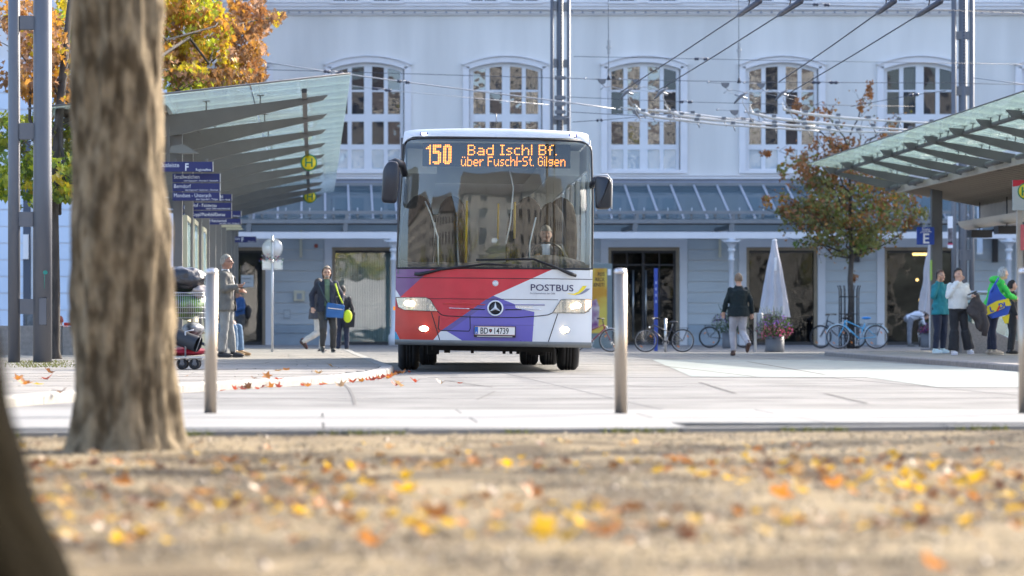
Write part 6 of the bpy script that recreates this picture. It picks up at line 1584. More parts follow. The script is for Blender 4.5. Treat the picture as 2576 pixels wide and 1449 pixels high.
# ---------------------------------------------------------------- masts
m_galv = mat('galvanised steel', (.135,.14,.155), .5, metal=.35, var=.12, vscale=3, stretch=(1,1,.2)); m_dot = mat('bolt holes', (.02,.02,.025), .8)
def mast(label, Yq, base, poles, conns, top=10.5, holes=None, z0=0):
    px0 = poles[0][0]; t = thing('catenary_mast', label, 'mast', (X_(px0, Yq), Yq, z0), group='grey double masts carrying the overhead wires'); s = F/Yq
    for (a, b, dep) in poles:
        r = (b-a)/2/s; c = ((a+b)/2-px0)/s
        mb = MB(); mb.lathe((c, dep, 0), [(r,0),(r,2.6),(r*.97,2.65),(r*.97,top)], 20); part('pole', mb, m_galv, t)
    for (a, b, y0, y1) in conns:
        mb = MB(); mb.box((a-px0)/s, (b-px0)/s, -.05, .05, Z_(y1, Yq)-z0, Z_(y0, Yq)-z0); part('connector', mb, m_galv, t, bevel=.006)
    if holes:
        hm = MB().tube([(0,0,0),(0,-.006,0)], 1.8/s, 8).mesh('bolt_hole', m_dot); y = holes[1]
        while y < holes[2]:
            o = link('bolt_hole', hm, t); o.location = ((holes[0]-px0)/s, -holes[3]-.002, Z_(y, Yq)-z0); y += 8
    return t
mast('thick grey twin-pole mast at far left beside the dark tree trunk', 45.8, 925, [(20,51,0),(83,131,0)], [(49,86,310,351),(48,84,533,570),(50,88,752,790),(50,86,40,75)])
tm = bpy.data.objects['catenary_mast']
part('service_door', MB().box(.46,.565,-.142,-.137,.62,1.0), m_galv, tm); part('service_door_frame', MB().box(.455,.57,-.1365,-.12,.615,1.005), m_dot, tm)
part('graffiti', MB().add([(.55+.035*math.cos(a*.628),-.142,1.37+.03*math.sin(a*.628)) for a in range(10)], [tuple(range(10))]).tube([(.54,-.14,1.34),(.535,-.143,1.14)], .004, 5), mat('turquoise paint', (.03,.25,.20), .6), tm)
mast('slim grey triple-pole mast behind the roof of the bus', 84, 0, [(1384,1393.5,0),(1400,1418,.05),(1426,1435,0)], [(1392,1401,3,26),(1392,1401,148,170),(1392,1401,291,313),(1418,1427,6,28),(1418,1427,150,170),(1418,1427,291,313)], holes=(1411.5,-6,410,.085))
mast('grey triple-pole mast at right between the trees and the right canopy', 84, 0, [(2393,2406,0),(2412,2434,.05),(2438,2451,0)], [(2403,2440,79,100),(2405,2440,217,240),(2403,2440,360,382),(2412,2447,628,655)], holes=(2423,-6,215,.10), z0=0)
# posters tied to the right mast
p = P(2384, 624, 83.5); s = F/83.5
t = thing('poster', 'narrow poster in white, grey and pink tied to the right mast', 'poster', p)
part('sheet', MB().box(0,13/s,0,.01,0,80/s), m_sw, t); part('print', MB().box(.005,12.5/s,-.004,-.001,12/s,50/s), mat('grey print', (.12,.11,.12), .7, var=.7, vscale=12), t); part('print', MB().box(.003,12.5/s,-.004,-.001,8/s,15/s), mat('pink print', (.5,.06,.12), .6), t)
t = thing('poster', 'clear blueish poster sleeve tied to the right side of the right mast', 'poster', P(2458, 640, 83.5)); part('sheet', MB().box(0,14/s,0,.01,0,120/s), mat('blue sleeve', (.34,.42,.52), .4), t); part('band', MB().box(-.01,14.5/s,-.008,-.001,.02,.04), m_steel, t)
# ---------------------------------------------------------------- overhead wires
m_wire = mat('wire dark', (.03,.035,.05), .5); m_wirel = mat('bright cable', (.30,.31,.33), .35, metal=.2); m_ins = mat('insulator', (.04,.045,.07), .35); m_rod = mat('switch rod', (.52,.50,.47), .4, metal=.1)
def wire(name, label, pts, r, m, cat='wire', group=None, sag=0):
    P3 = [P(*q) for q in pts]
    mb = MB(); full = []
    for a, b in zip(P3, P3[1:]):
        for k in range(6): q = a.lerp(b, k/6); q.z -= sag*4*(k/6)*(1-k/6); full.append(q)
    full.append(P3[-1]); mb.tube(full, r, 6)
    return solo(name, mb, m, label, cat, group)
YZ = lambda py: F*(5.6-EYE)/(828-py)
for lab, a, b in (('leftmost of the four slanting trolley wires',(1558,234),(1916,0)),('second slanting trolley wire from the left',(1650,231),(2020,0)),('third slanting trolley wire, running to the tree',(1960,206),(2254,0)),('rightmost slanting trolley wire, ending above the tree',(1979,238),(2372,0))):
    Ya, Yb = YZ(a[1]), YZ(b[1]); pa, pb = P(*a, Ya), P(*b, Yb); pc = pb+(pb-pa)*.5
    mb = MB(); mb.tube([pa, pa.lerp(pb,.5)+Vector((0,0,-.015)), pb, pc], .013, 6); t = thing('trolley_wire', lab, 'wire', pa, group='slanting trolley wires')
    part('cable', mb, m_wire, t, True)
    q = pa.lerp(pb, .87); q2 = pa.lerp(pb, .99); mb = MB(); mb.tube([q, q.lerp(q2,.15), q2], [.02,.045,.045], 8); part('insulator', mb, m_ins, t, True)
    mb = MB(); mb.tube([q.lerp(q2,.5), q.lerp(q2,.6)+Vector((0,0,.18)), q2+(pb-pa)*.04+Vector((0,0,.22))], .010, 5); part('hanger', mb, m_wire, t, True)
W_ = [('pale span cable with two insulators crossing before the two left arched windows', [(560,140,72),(813,178.6,74),(1031,208,75),(1403,254.6,76),(1548,274,76)], .016, m_wirel, [(813,866),(998,1031)]),
      ('upper thin span wire running across all windows', [(600,173,80),(1402,196.6,80),(1700,203,80),(1948,207,80),(2400,209,80),(2700,216,80)], .008, m_wire, [(2040,2110)]),
      ('third thin span wire from the canopy corner to the slim mast', [(700,200,78),(884,216,78),(973,227,78),(1382,264,78)], .008, m_wirel, [(935,985)]),
      ('highest thin span wire right of the slim mast', [(1443,142,82),(1948,152,82),(2576,162,82)], .007, m_wire, [(1746,1782)]),
      ('thin span wire below the fittings right of the slim mast', [(1432,244,80),(1712,256,80),(1948,262,80),(2300,268,80)], .007, m_wire, [(1708,1742)]),
      ('short span wire just above the white rods', [(1438,282,78),(1620,292,77),(1900,300,77)], .008, m_wire, []),
      ('bright span wire right of the right mast', [(2450,196,69),(2545,208,69),(2640,222,69)], .012, m_wirel, []),
      ('thin slanting wire rising left to right behind the tree top', [(2140,268,76),(2290,240,74),(2380,228,70)], .008, m_wire, [(2288,2310)]),
      ('low span wire joining the slim mast and the white rods', [(1440,307,78),(1520,302,78),(1690,286,77)], .008, m_wire, [(1500,1516)]),
      ('thin wire crossing the top cornice right of the bus', [(1700,-4,78),(2020,10,78),(2576,34,78)], .007, m_wire, [(2044,2088)])]
for lab, pts, r, m, ins in W_:
    p0 = P(*pts[0]); t = thing('span_wire', lab, 'wire', p0, group='thin span wires across the station front')
    mb = MB(); mb.tube([P(*q) for q in pts], r, 5); part('cable', mb, m, t, True)
    for (a, b) in ins:
        def yat(px):
            for q0, q1 in zip(pts, pts[1:]):
                if q0[0] <= px <= q1[0]: k = (px-q0[0])/(q1[0]-q0[0]); return tuple(q0[i]+(q1[i]-q0[i])*k for i in range(3))
            return pts[-1]
        for (u0, u1) in ((a, a+(b-a)*.36), (b-(b-a)*.36, b)):
            A0, A1 = P(*yat(u0)), P(*yat(u1)); mb = MB(); mb.tube([A0, A0.lerp(A1,.25), A0.lerp(A1,.5), A0.lerp(A1,.75), A1], [.012,.045,.026,.045,.012], 8); part('insulator', mb, m_ins, t, True)
        A0, A1 = P(*yat(a+(b-a)*.3)), P(*yat(b-(b-a)*.3)); mb = MB(); mb.tube([A0+Vector((0,0,.03)), A1+Vector((0,0,.03))], .008, 5); part('link', mb, m_wirel, t, True)
for px, yb, n_ in ((1531,199,'left'),(1859,207,'right')):
    p0 = P(px, yb, 80); t = thing('drop_wire', ('thin vertical wire with turnbuckle above the third arched window' if n_ == 'left' else 'thin vertical wire with turnbuckle left of the fourth arched window'), 'wire', p0)
    mb = MB(); mb.tube([p0, P(px-1,-60,80)], .008, 5); part('cable', mb, m_wire, t, True)
    mb = MB(); mb.torus((0,0,.80), .05, .01, 'y', 12, 5); mb.box(-.035,-.02,-.01,.01,.62,.98); mb.box(.02,.035,-.01,.01,.62,.98); part('turnbuckle', mb, m_wirel, t)
    mb = MB(); mb.lathe((0,0,-.02), [(.05,0),(.02,.12),(.01,.14)], 8); part('clamp', mb, m_wire, t)
# white switch rods
for i, (lab, pts) in enumerate((('nearest white curved trolley guide rod left of the fourth window', [(1597,262),(1610,281),(1642,293),(1698,300),(1809,313),(1948,322),(2060,330)]),
        ('second white curved trolley guide rod over the third window', [(1672,262),(1685,280),(1715,292),(1771,298.5),(1871,309),(1948,313),(2050,318)]),
        ('white curved guide rod starting left of the fourth window frame', [(1887,262),(1891,284),(1947,298),(2047,309),(2166,319),(2290,327)]),
        ('white curved guide rod ending in the twigs of the tree', [(1968,258),(1972,275),(2027,286.5),(2136,298),(2234,304),(2343,310)]),
        ('long low pair rod below the other white rods', [(1560,270),(1700,283),(1870,305),(2053,322),(2118,331),(2284,333)]))):
    s0 = 76+i*.4; p3 = [P(x, y, s0) for x, y in pts]; t = thing('guide_rod', lab, 'overhead rail', p3[0], group='white trolley guide rods')
    mb = MB(); full = []
    for a, b in zip(p3, p3[1:]):
        for k in range(4): full.append(a.lerp(b, k/4))
    full.append(p3[-1]); n = len(full); mb.tube(full, [.012 if k < 3 else (.036 if k < 14 else .024) for k in range(n)], 8); part('rod', mb, m_rod, t, True)
    for k in range(5, n, 3):
        q = full[k]; mb = MB(); mb.box(q.x-.05, q.x+.05, q.y-.03, q.y+.03, q.z+.03, q.z+.09); mb.tube([q, q+Vector((.06,0,-.14))], .012, 5); part('clamp', mb, m_galv, t, True)
def fitting(px, py, lab, Yq=78, flip=1):
    p = P(px, py, Yq); t = thing('wire_fitting', lab, 'fitting', p, group='small steel fittings hanging from the span wires'); t.scale = (.72,.72,.62)
    mb = MB(); mb.tube([(-.55*flip,0,.02),(-.15*flip,0,-.02),(.05*flip,0,-.04)], .016, 6); mb.ell((-.55*flip,0,.02), (.045,.03,.045), 8, 6); part('lever', mb, m_wirel, t)
    mb = MB(); mb.add([(-.12,-.04,0),(.18,-.04,.0),(.14,-.04,-.16),(.04,-.04,-.22),(-.08,-.04,-.12),(-.12,.04,0),(.18,.04,.0),(.14,.04,-.16),(.04,.04,-.22),(-.08,.04,-.12)], [(0,1,2,3,4),(9,8,7,6,5),(0,5,6,1),(1,6,7,2),(2,7,8,3),(3,8,9,4),(4,9,5,0)]); part('body', mb, m_galv, t, bevel=.006)
    mb = MB(); mb.tube([(.05,0,-.2),(.15,0,-.32),(.3,0,-.28)], .02, 6); mb.tube([(.1,0,-.3),(-.02,0,-.42)], .018, 6); part('hook', mb, m_wirel, t)
    mb = MB(); mb.tube([(.28*flip,0,-.28),(1.1*flip,-1,-.62)], .014, 6); mb.tube([(.12,0,-.4),(.95,-1,-.72)], .007, 5); part('stay', mb, m_wirel, t)
for px, py, lab in ((1512,199,'steel fitting left of the third window'),(1600,200,'steel fitting over the left light of the third window'),(1822,208,'steel fitting between the third and fourth windows'),(1912,209,'steel fitting on the dark open light of the fourth window'),(1598,277,'lower steel fitting over the left part of the third window'),(1690,276,'lower steel fitting over the right part of the third window'),(1845,277,'lower steel fitting left of the fourth window'),(1915,283,'lower steel fitting over the fourth window')): fitting(px, py, lab)
for px, py, lb in ((1575,232,'leftmost'),(1662,232,'second from left'),(1862,243,'third'),(1965,236,'rightmost')):
    p = P(px, py, 72); t = thing('wire_clamp', 'cross shaped wire clamp at the end of the ' + lb + ' slanting trolley wire', 'fitting', p, group='cross clamps at the trolley wire ends')
    mb = MB(); mb.tube([(-.14,0,-.16),(0,0,0),(.16,0,.10)], [.015,.04,.015], 8); part('body', mb, m_galv, t); mb = MB(); mb.tube([(-.12,0,.05),(.16,0,-.05)], .025, 6); mb.tube([(.06,0,-.05),(.05,0,-.12),(.36,.3,-.62)], .010, 5); part('arm', mb, m_wirel, t)
# cameras / brackets on the slim mast
for py, lb in ((196,'topmost'),(246,'second from the top'),(262,'middle'),(282,'second lowest'),(297,'lowest, just above the bus roof')):
    p = P(1409, py, 83.7); t = thing('mast_bracket', 'small bolted bracket on the slim mast, ' + lb, 'bracket', p, group='brackets on the slim mast')
    part('plate', MB().box(-.14,.14,-.06,.02,-.05,.05), m_galv, t, bevel=.008); part('bolt', MB().tube([(.1,-.03,0),(.28,-.03,.02)], .012, 6), m_wirel, t)
# ---------------------------------------------------------------- bollards
m_boll = mat('bollard steel', (.42,.36,.30), .38, metal=.8, var=.10, vscale=2.2, stretch=(1,1,.35))  # tan base colour paints the gravel's reflection into the steel
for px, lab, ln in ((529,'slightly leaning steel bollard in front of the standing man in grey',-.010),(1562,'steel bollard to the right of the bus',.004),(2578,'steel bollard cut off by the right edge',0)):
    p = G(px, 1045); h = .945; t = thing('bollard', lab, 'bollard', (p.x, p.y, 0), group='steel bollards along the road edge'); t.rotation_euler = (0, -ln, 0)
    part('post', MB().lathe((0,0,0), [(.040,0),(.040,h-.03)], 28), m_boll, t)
    part('cap', MB().lathe((0,0,h-.029), [(.0405,0),(.0405,.012),(.037,.022),(.030,.028),(.001,.031)], 28), mat('bollard cap', (.62,.60,.60), .25, metal=.9), t)
# round sign seen from behind
p = G(685, 885.5, HP); s = F/p.y
t = thing('round_sign', 'round traffic sign seen from the grey back, covered with stickers and plastic flowers', 'sign', (p.x, p.y, HP))
zc = Z_(625, p.y)-HP; m_back = mat('sign back', (.58,.60,.64), .4, metal=.2, var=.04)
part('post', MB().lathe((0,0,0), [(.026,0),(.026,zc+.27)], 14), mat('post grey', (.50,.52,.56), .4, metal=.4, var=.05), t)
mb = MB(); mb.tube([(0,.03,zc),(0,.045,zc)], .205, 40); part('disc', mb, m_back, t)
mb = MB(); mb.torus((0,.037,zc), .205, .010, n=40); part('rim', mb, m_steel, t)
part('lower_plate', MB().box(-.215,.215,.03,.04,zc-.45,zc-.24), m_back, t, bevel=.004); part('label_sheet', MB().box(-.2,-.02,.02,.028,zc-.42,zc-.27), m_paper, t); part('label_sheet', MB().box(.03,.19,.02,.028,zc-.42,zc-.27), m_paper, t)
part('clamp', MB().box(-.04,.04,-.03,.03,zc+.14,zc+.17), m_steel, t); part('clamp', MB().box(-.04,.04,-.03,.03,zc-.30,zc-.27), m_steel, t)
rnd = random.Random(14)
for c_, m in (((.03,.05,.25),None),((.45,.06,.08),None),((.03,.18,.08),None),((.6,.55,.5),None)):
    mm = mat('flower %s' % (c_,), c_, .6); mb = MB()
    for k in range(16):
        c = Vector((rnd.gauss(-.02,.12), -.03+rnd.gauss(0,.02), zc-.20+rnd.gauss(0,.05))); a = rnd.uniform(0,6.28); r = rnd.uniform(.015,.04)
        mb.add([c, c+Vector((math.cos(a)*r, -.01, math.sin(a)*r)), c+Vector((math.cos(a+1.3)*r, .01, math.sin(a+1.3)*r))], [(0,1,2)])
    part('decoration', mb, mm, t)
p = G(851, 885.5); t = thing('short_post', 'short pale metal post beside the walking man with the blue bag', 'post', (p.x, p.y, 0)); part('shaft', MB().lathe((0,0,0), [(.03,0),(.03,.78)], 12), m_sw, t); part('cap', MB().lathe((0,0,.781), [(.032,0),(.02,.02)], 12), m_steel, t)
# concrete bench wall at left
m_conc = mat('rough concrete', (.30,.27,.25), .9, var=.12, vscale=12, bump=.4, bscale=50)
t = thing('concrete_wall', 'low rough concrete wall block behind the twin-pole mast', 'wall', (X_(-40,59), 59, 0)); s = F/59
part('block', MB().box(0,195/s,0,.5,0,.62), m_conc, t, bevel=.01); part('block', MB().box(196.5/s,225/s,0,.5,0,.60), m_conc, t, bevel=.01); part('end_plate', MB().box(183/s,191/s,-.012,-.001,.02,.61), mat('pale metal', (.6,.6,.6), .5), t)
part('red_cushion', MB().box(200/s,230/s,.05,.4,.621,.68), mat('red cloth', (.5,.03,.03), .8), t, bevel=.02)
t = thing('info_column', 'dark blue column with a white box seen between the twin poles', 'column', (X_(58,75), 75, 0)); s = F/75
part('column', MB().box(0,19/s,0,.2,0,5), mat('slate column', (.06,.08,.12), .5), t); part('white_box', MB().box(.01,14/s,-.1,-.001,Z_(652,75),Z_(590,75)), m_sw, t); part('frame', MB().box(20/s,34/s,.0,.08,0,5), mat('pale frame', (.5,.55,.62), .5), t)
# ---------------------------------------------------------------- cart with belongings
cx, cy = X_(480,38), 38.0; s = F/38
t = thing('shopping_cart', 'wire shopping cart loaded with green bags behind the left bollard', 'cart', (cx, cy, HP))
def LX(px): return X_(px, 38)-cx
def LZ(py): return Z_(py, 38)-HP
mb = MB(); xa, xb, z0, z1 = LX(402), LX(515), LZ(800), LZ(737)
for k in range(22):
    x = xa+(xb-xa)*k/21
    for yy in (-.2,.25): mb.tube([(x,yy,z0),(x,yy,z1)], .0028, 4)
for zz in (z0,z0+(z1-z0)*.2,z0+(z1-z0)*.42,z0+(z1-z0)*.9,z1):
    r = .007 if zz == z1 else .004
    for yy in (-.2,.25): mb.tube([(xa,yy,zz),(xb,yy,zz)], r, 5)
    for xx in (xa, xb): mb.tube([(xx,-.2,zz),(xx,.25,zz)], r, 5)
for k in range(8): y = -.2+.45*k/7; mb.tube([(xa,y,z0),(xb,y,z0)], .003, 4); mb.tube([(xb,y,z0),(xb,y,z1)], .003, 4)
part('basket', mb, m_steel, t)
mb = MB()
for yy in (-.17,.2): mb.tube([(xa+.05,yy,z0),(xa+.08,yy,.12),(xb-.03,yy,.12)], .012, 6)
part('undercarriage', mb, m_steel, t)
m_bag = mat('green bags', (.12,.28,.03), .6, col2=(.10,.09,.08), vscale=9); m_blk = mat('black bin bag', (.015,.015,.02), .28, bump=1.0, bscale=14, spec=.8); m_bge = mat('beige cloth', (.42,.36,.33), .9, bump=.4, bscale=10)
def sack(label, name, c, r, m, seed, cat='bag', am=.25, world=None, n=26, k=18):
    mb = MB(); mb.ell((0,0,0), r, n, k, fn=lambda q, d: q*(1+am*noise.noise(Vector((d.x*2.3, d.y*2.3, d.z*2.3+seed)))+am*.5*abs(noise.noise(Vector((d.x*6, d.y*6, d.z*6+seed))))))
    o = solo(name, mb, m, label, cat); o.location = c; return o
sack('green and grey bags packed inside the wire shopping cart', 'packed_bags', (cx+LX(460), cy+.03, HP+(z0+z1)/2-.01), ((xb-xa)*.47,.2,(z1-z0)*.52), m_bag, 2, am=.15)
sack('black shiny bin bag heaped on top of the shopping cart', 'bin_bag', (cx+LX(462), cy, HP+LZ(702)), (.27,.22,.145), m_blk, 5)
sack('beige cloth bundle hanging over the cart edge', 'cloth_bundle', (cx+LX(505), cy-.02, HP+LZ(733)), (.11,.18,.075), m_bge, 8)
t = thing('rolled_mat', 'rolled black foam mat lying on the luggage trolley', 'mat', (cx+LX(470), cy-.28, HP+LZ(855)))
M3 = Matrix.Rotation(R(20), 3, 'Y')
mb = MB(); mb.tube([M3 @ Vector((-.34,.1,0)), M3 @ Vector((.16,-.12,0))], .095, 28, caps=False); part('roll', mb, mat('black foam', (.025,.028,.035), .6), t)
mb = MB(); pts = []
for k in range(60): a = k*.33; r = .092-.0011*k; pts.append(M3 @ (Vector((.162,-.12,0))+Vector((0,r*math.cos(a),r*math.sin(a)))))
mb.tube(pts, .0055, 5); part('spiral_edge', mb, mat('foam edge', (.07,.075,.085), .6), t)
sack('red bag squeezed under the rolled black mat', 'red_bag', (cx+LX(470), cy-.15, HP+LZ(884)), (.27,.2,.05), mat('red bag', (.32,.01,.03), .6), 3, am=.15)
sack('black and white helmet shaped bag below the cart basket', 'sports_bag', (cx+LX(485), cy+.05, HP+LZ(828)), (.13,.18,.085), mat('black white bag', (.5,.5,.5), .5, col2=(.02,.02,.02), vscale=7), 6, am=.1)
t = thing('luggage_trolley', 'flat steel luggage trolley on dark castors under the red bag', 'trolley', (cx, cy-.12, HP))
zt = LZ(897)
part('deck', MB().box(LX(400),LX(520),-.3,.3,zt-.02,zt), m_steel, t, bevel=.004)
mb = MB()
for x in (LX(400), LX(470)): mb.tube([(x,-.28,zt+.0),(x,-.28,zt+.30),(x+.1,-.28,zt+.32)], .010, 6)
part('frame', mb, m_steel, t)
for x in (LX(461), LX(492), LX(410)):
    for y in (-.25,.25):
        mb = MB(); mb.torus((x,y,.068), .048, .018, 'y', 20, 8); c_ = part('castor', mb, rubber, t); mb = MB(); mb.tube([(x,y-.02,.068),(x,y+.02,.068)], .032, 12); mb.box(x-.02,x+.02,y-.026,y-.021,.06,zt-.021); link('fork', mb.mesh('fork', m_galv), c_)
t = thing('umbrella', 'folded dark umbrella lying on the platform right of the left bollard', 'umbrella', G(545,893,HP)); part('canopy', MB().tube([(-.35,0,.24),(0,0,.12),(.10,-.02,.035)], [.03,.025,.012], 8), c_navy, t); part('handle', MB().tube([(.10,-.02,.035),(.17,-.03,.02)], [.025,.02], 8), p_black, t)
t = thing('bench', 'low platform bench under the seated person in jeans', 'bench', (X_(545,54.5), 55.0, HP))
for k in range(4): part('seat_slat', MB().box(-.9,.25,-.05+.12*k,.05+.12*k,.40,.43), mat('bench wood', (.25,.17,.10), .6, var=.2), t)
part('leg', MB().box(-.7,-.64,0,.35,0,.4), m_galv, t); part('leg', MB().box(.1,.16,0,.35,0,.4), m_galv, t)
# ---------------------------------------------------------------- advert panel, stele, bins
p = G(1515, 876); Yq = p.y; s = F/Yq
t = thing('advert_panel', 'grey advertising panel with orange poster half hidden by the bus', 'advertising panel', (X_(1440,Yq), Yq, 0))
def AX(px): return (px-1440)/s
part('frame', MB().box(0,AX(1540),0,.18,0,Z_(663,Yq)), mat('panel grey green', (.17,.21,.21), .5), t, bevel=.01)
m_post = mat('poster orange', (.55,.26,.02), .6, col2=(.62,.47,.08), vscale=1.6, lo=.4, hi=.6)
za, zb = Z_(838,Yq), Z_(675,Yq)
part('poster', MB().box(AX(1452),AX(1527),-.012,-.001,za,zb), m_post, t)
for i, w_ in enumerate(('REIS','RECK','IENST?')): text_part('lettering', w_, .15, mat('poster brown ink', (.06,.03,.02), .7), t, (AX(1521),-.014,zb-.22-.155*i), align='RIGHT', depth=.001, sx=.75, bold=.003)
part('print', MB().add([(AX(1480),-.014,za+.1),(AX(1505),-.014,za+.15),(AX(1508),-.014,za+.75),(AX(1500),-.014,za+1.0),(AX(1482),-.014,za+.9)], [(0,1,2,3,4)]), mat('poster violet', (.2,.05,.18), .6, col2=(.6,.5,.45), vscale=4), t)
part('sticker', MB().box(AX(1529),AX(1537),-.003,-.001,zb-.2,zb-.02), m_sw, t)
p = G(1650, 883); s = F/p.y; t = thing('blue_stele', 'tall narrow blue sign stele between the door handles of the station entrance', 'sign', (p.x, p.y, 0)); h = Z_(675,p.y); part('panel', MB().box(-.045,.045,-.03,.03,0,h), mat('stele blue', (.03,.07,.36), .5), t, bevel=.004)
mb = MB(); [mb.box(-.02,.02,-.034,-.031,h-.4-.16*k,h-.33-.16*k) for k in range(4)]; part('white_print', mb, mat('stele print', (.3,.35,.6), .5), t)
p = G(1900, 885.6); s = F/p.y; t = thing('litter_bin', 'slim steel post with grey litter bin between the walking man and the parasol', 'bin', (p.x, p.y, 0)); part('post', MB().box(-.03,.03,-.03,.03,0,.95), m_steel, t); part('bin_body', MB().lathe((.11,.05,.33), [(.085,0),(.085,.60),(.07,.62)], 16), m_grey, t)
p = G(1674, 886); t = thing('bike_stand', 'thin steel bike stand post behind the black bicycle', 'bike stand', (p.x, p.y, 0)); part('post', MB().lathe((0,0,0), [(.03,0),(.03,.80)], 10), m_steel, t); part('cap', MB().lathe((0,0,.801), [(.03,0),(.02,.02)], 10), m_steel, t)
# ---------------------------------------------------------------- parasols
m_par = mat('parasol cloth', (.47,.47,.52), .8, var=.04, vscale=3, bump=.15, bscale=8)
def parasol(label, px, top, bot, half, Yq, seed):
    t = thing('closed_parasol', label, 'parasol', (X_(px,Yq), Yq, 0), group='closed pale parasols before the cafe'); s = F/Yq
    zt, zb = Z_(top,Yq), Z_(bot,Yq); mb = MB(); n = 64; rows = 26; vs = []
    for i in range(rows+1):
        u = i/rows; z = zt+(zb-zt)*u; r0 = (.05+ (half/s)*u**.95)
        for k in range(n):
            a = 6.28318*k/n; f = 1-.45*min(1,u*2.2)*abs(math.sin(a*4+seed+u*.8))**.6*.8
            sag = (.12*math.sin(a*2+seed)+.05*math.sin(a*8))*max(0, u-.8)*5*.5
            vs.append((r0*f*math.cos(a)+.012*math.sin(z*7+a), r0*f*math.sin(a), z+sag))
    mb.add(vs, [(i*n+k, (i+1)*n+k, (i+1)*n+(k+1)%n, i*n+(k+1)%n) for i in range(rows) for k in range(n)], 0, True); part('cloth', mb, m_par, t)
    part('top_cap', MB().lathe((0,0,zt-.01), [(.06,0),(.07,.03),(.02,.05)], 12), m_sw, t); part('pole', MB().lathe((0,0,0), [(.028,0),(.028,zt)], 12), m_sw, t)
    part('strap', MB().box(-.03,.03,-half/s*.38-.06,-half/s*.38-.045,zt-.75,zt-.42), m_sw, t)
    part('base_plate', MB().lathe((0,0,0), [(.25,0),(.25,.05),(.05,.09)], 20), m_galv, t)
parasol('closed pale lilac parasol right of the walking man in dark jacket', 1948, 606, 795, 40, 80, .3); parasol('closed pale parasol half hidden by the column of the right canopy', 2340, 615, 785, 30, 80, 1.4)
# planters with flowers
m_pot = mat('planter grey', (.12,.125,.14), .55, var=.06); fm = [leafmat('plant green', (.06,.11,.03)), leafmat('plant dark green', (.03,.06,.02)), leafmat('petal violet', (.22,.09,.42)), leafmat('petal pink', (.62,.10,.30)), leafmat('petal magenta', (.40,.02,.10))]
def planter(label, px, base, r_px, top, plant_top, plant_r, wts, seed, z=0):
    p = G(px, base, z); s = F/p.y; r = r_px/s; t = thing('planter', label, 'planter', (p.x, p.y, z), group='round grey planters with flowers'); h = (base-top)/s
    part('pot', MB().lathe((0,0,0), [(r*.93,0),(r,.04),(r,h),(r*.92,h),(r*.9,h-.05)], 28), m_pot, t)
    rnd = random.Random(seed); mb = MB(); st = MB(); H_ = (base-plant_top)/s-h; pr = plant_r/s
    for k in range(1500):
        a = rnd.uniform(0,6.28); q = rnd.random()**.6; zz = rnd.random(); rr = pr*q*(.75+.35*math.sin(zz*3))
        c = Vector((rr*math.cos(a), rr*math.sin(a), h-.08+zz*H_*(1-.35*q)))
        w_ = wts[2] if zz > .55 else wts[1]; mi = rnd.choice(w_ if rnd.random() < .4 else (0,0,1)); L = rnd.uniform(.02,.045); M_ = Matrix.Rotation(rnd.uniform(0,6.28),3,'Z') @ Matrix.Rotation(rnd.gauss(.8,.5),3,'X')
        mb.add([c+M_ @ Vector(v) for v in ((0,0,0),(L*.5,L*.6,.005),(0,L*1.5,0),(-L*.5,L*.6,.005))], [(0,1,2),(0,2,3)], mi)
    part('plants', mb, fm, t)
    for k in range(14):
        a = rnd.uniform(0,6.28); q = rnd.uniform(.2,.9)*pr; st.tube([(0,0,h-.05),(q*.6*math.cos(a),q*.6*math.sin(a),h+H_*.6),(q*math.cos(a),q*math.sin(a),h+H_*rnd.uniform(.8,1.05))], .006, 4)
    part('stems', st, fm[0], t)
planter('round grey planter with violet and pink flowers under the closed parasol', 1949, 885.7, 23.5, 846, 772, 46, {1:(3,3,4,0),2:(2,2,0)}, 1)
planter('round grey planter with violet flowers behind the walking man', 1836, 876, 19, 832, 764, 46, {1:(0,1),2:(2,2,0)}, 2)
planter('grey planter with pink flowers right of the bending person', 2336, 874, 20, 838, 805, 24, {1:(3,2,4),2:(3,2)}, 3)
planter('planter with dark red flowers behind the blue bicycle saddle', 2203, 862, 18, 828, 768, 32, {1:(4,4,0),2:(4,3)}, 4)
planter('planter with tall dark green leaves behind the tree guard', 2158, 863, 18, 830, 760, 30, {1:(0,1),2:(0,1)}, 6)
# tree guard
p = G(2136, 877.5); s = F/p.y; t = thing('tree_guard', 'black iron bars guarding the young tree', 'tree guard', (p.x, p.y, 0)); h = Z_(718,p.y)
for k in range(14):
    a = 6.283*k/14; c, q = math.cos(a), math.sin(a); r = .28
    part('bar', MB().tube([(r*c,r*q,0),(r*c,r*q,h-.3),(r*c*1.02,r*q*1.02,h-.12),(r*c*1.18,r*q*1.18,h)], .012, 6), p_black, t)
for z in (.4, h*.55, h-.32): part('hoop', MB().torus((0,0,z), .28, .012, 'z', 28, 5), p_black, t)
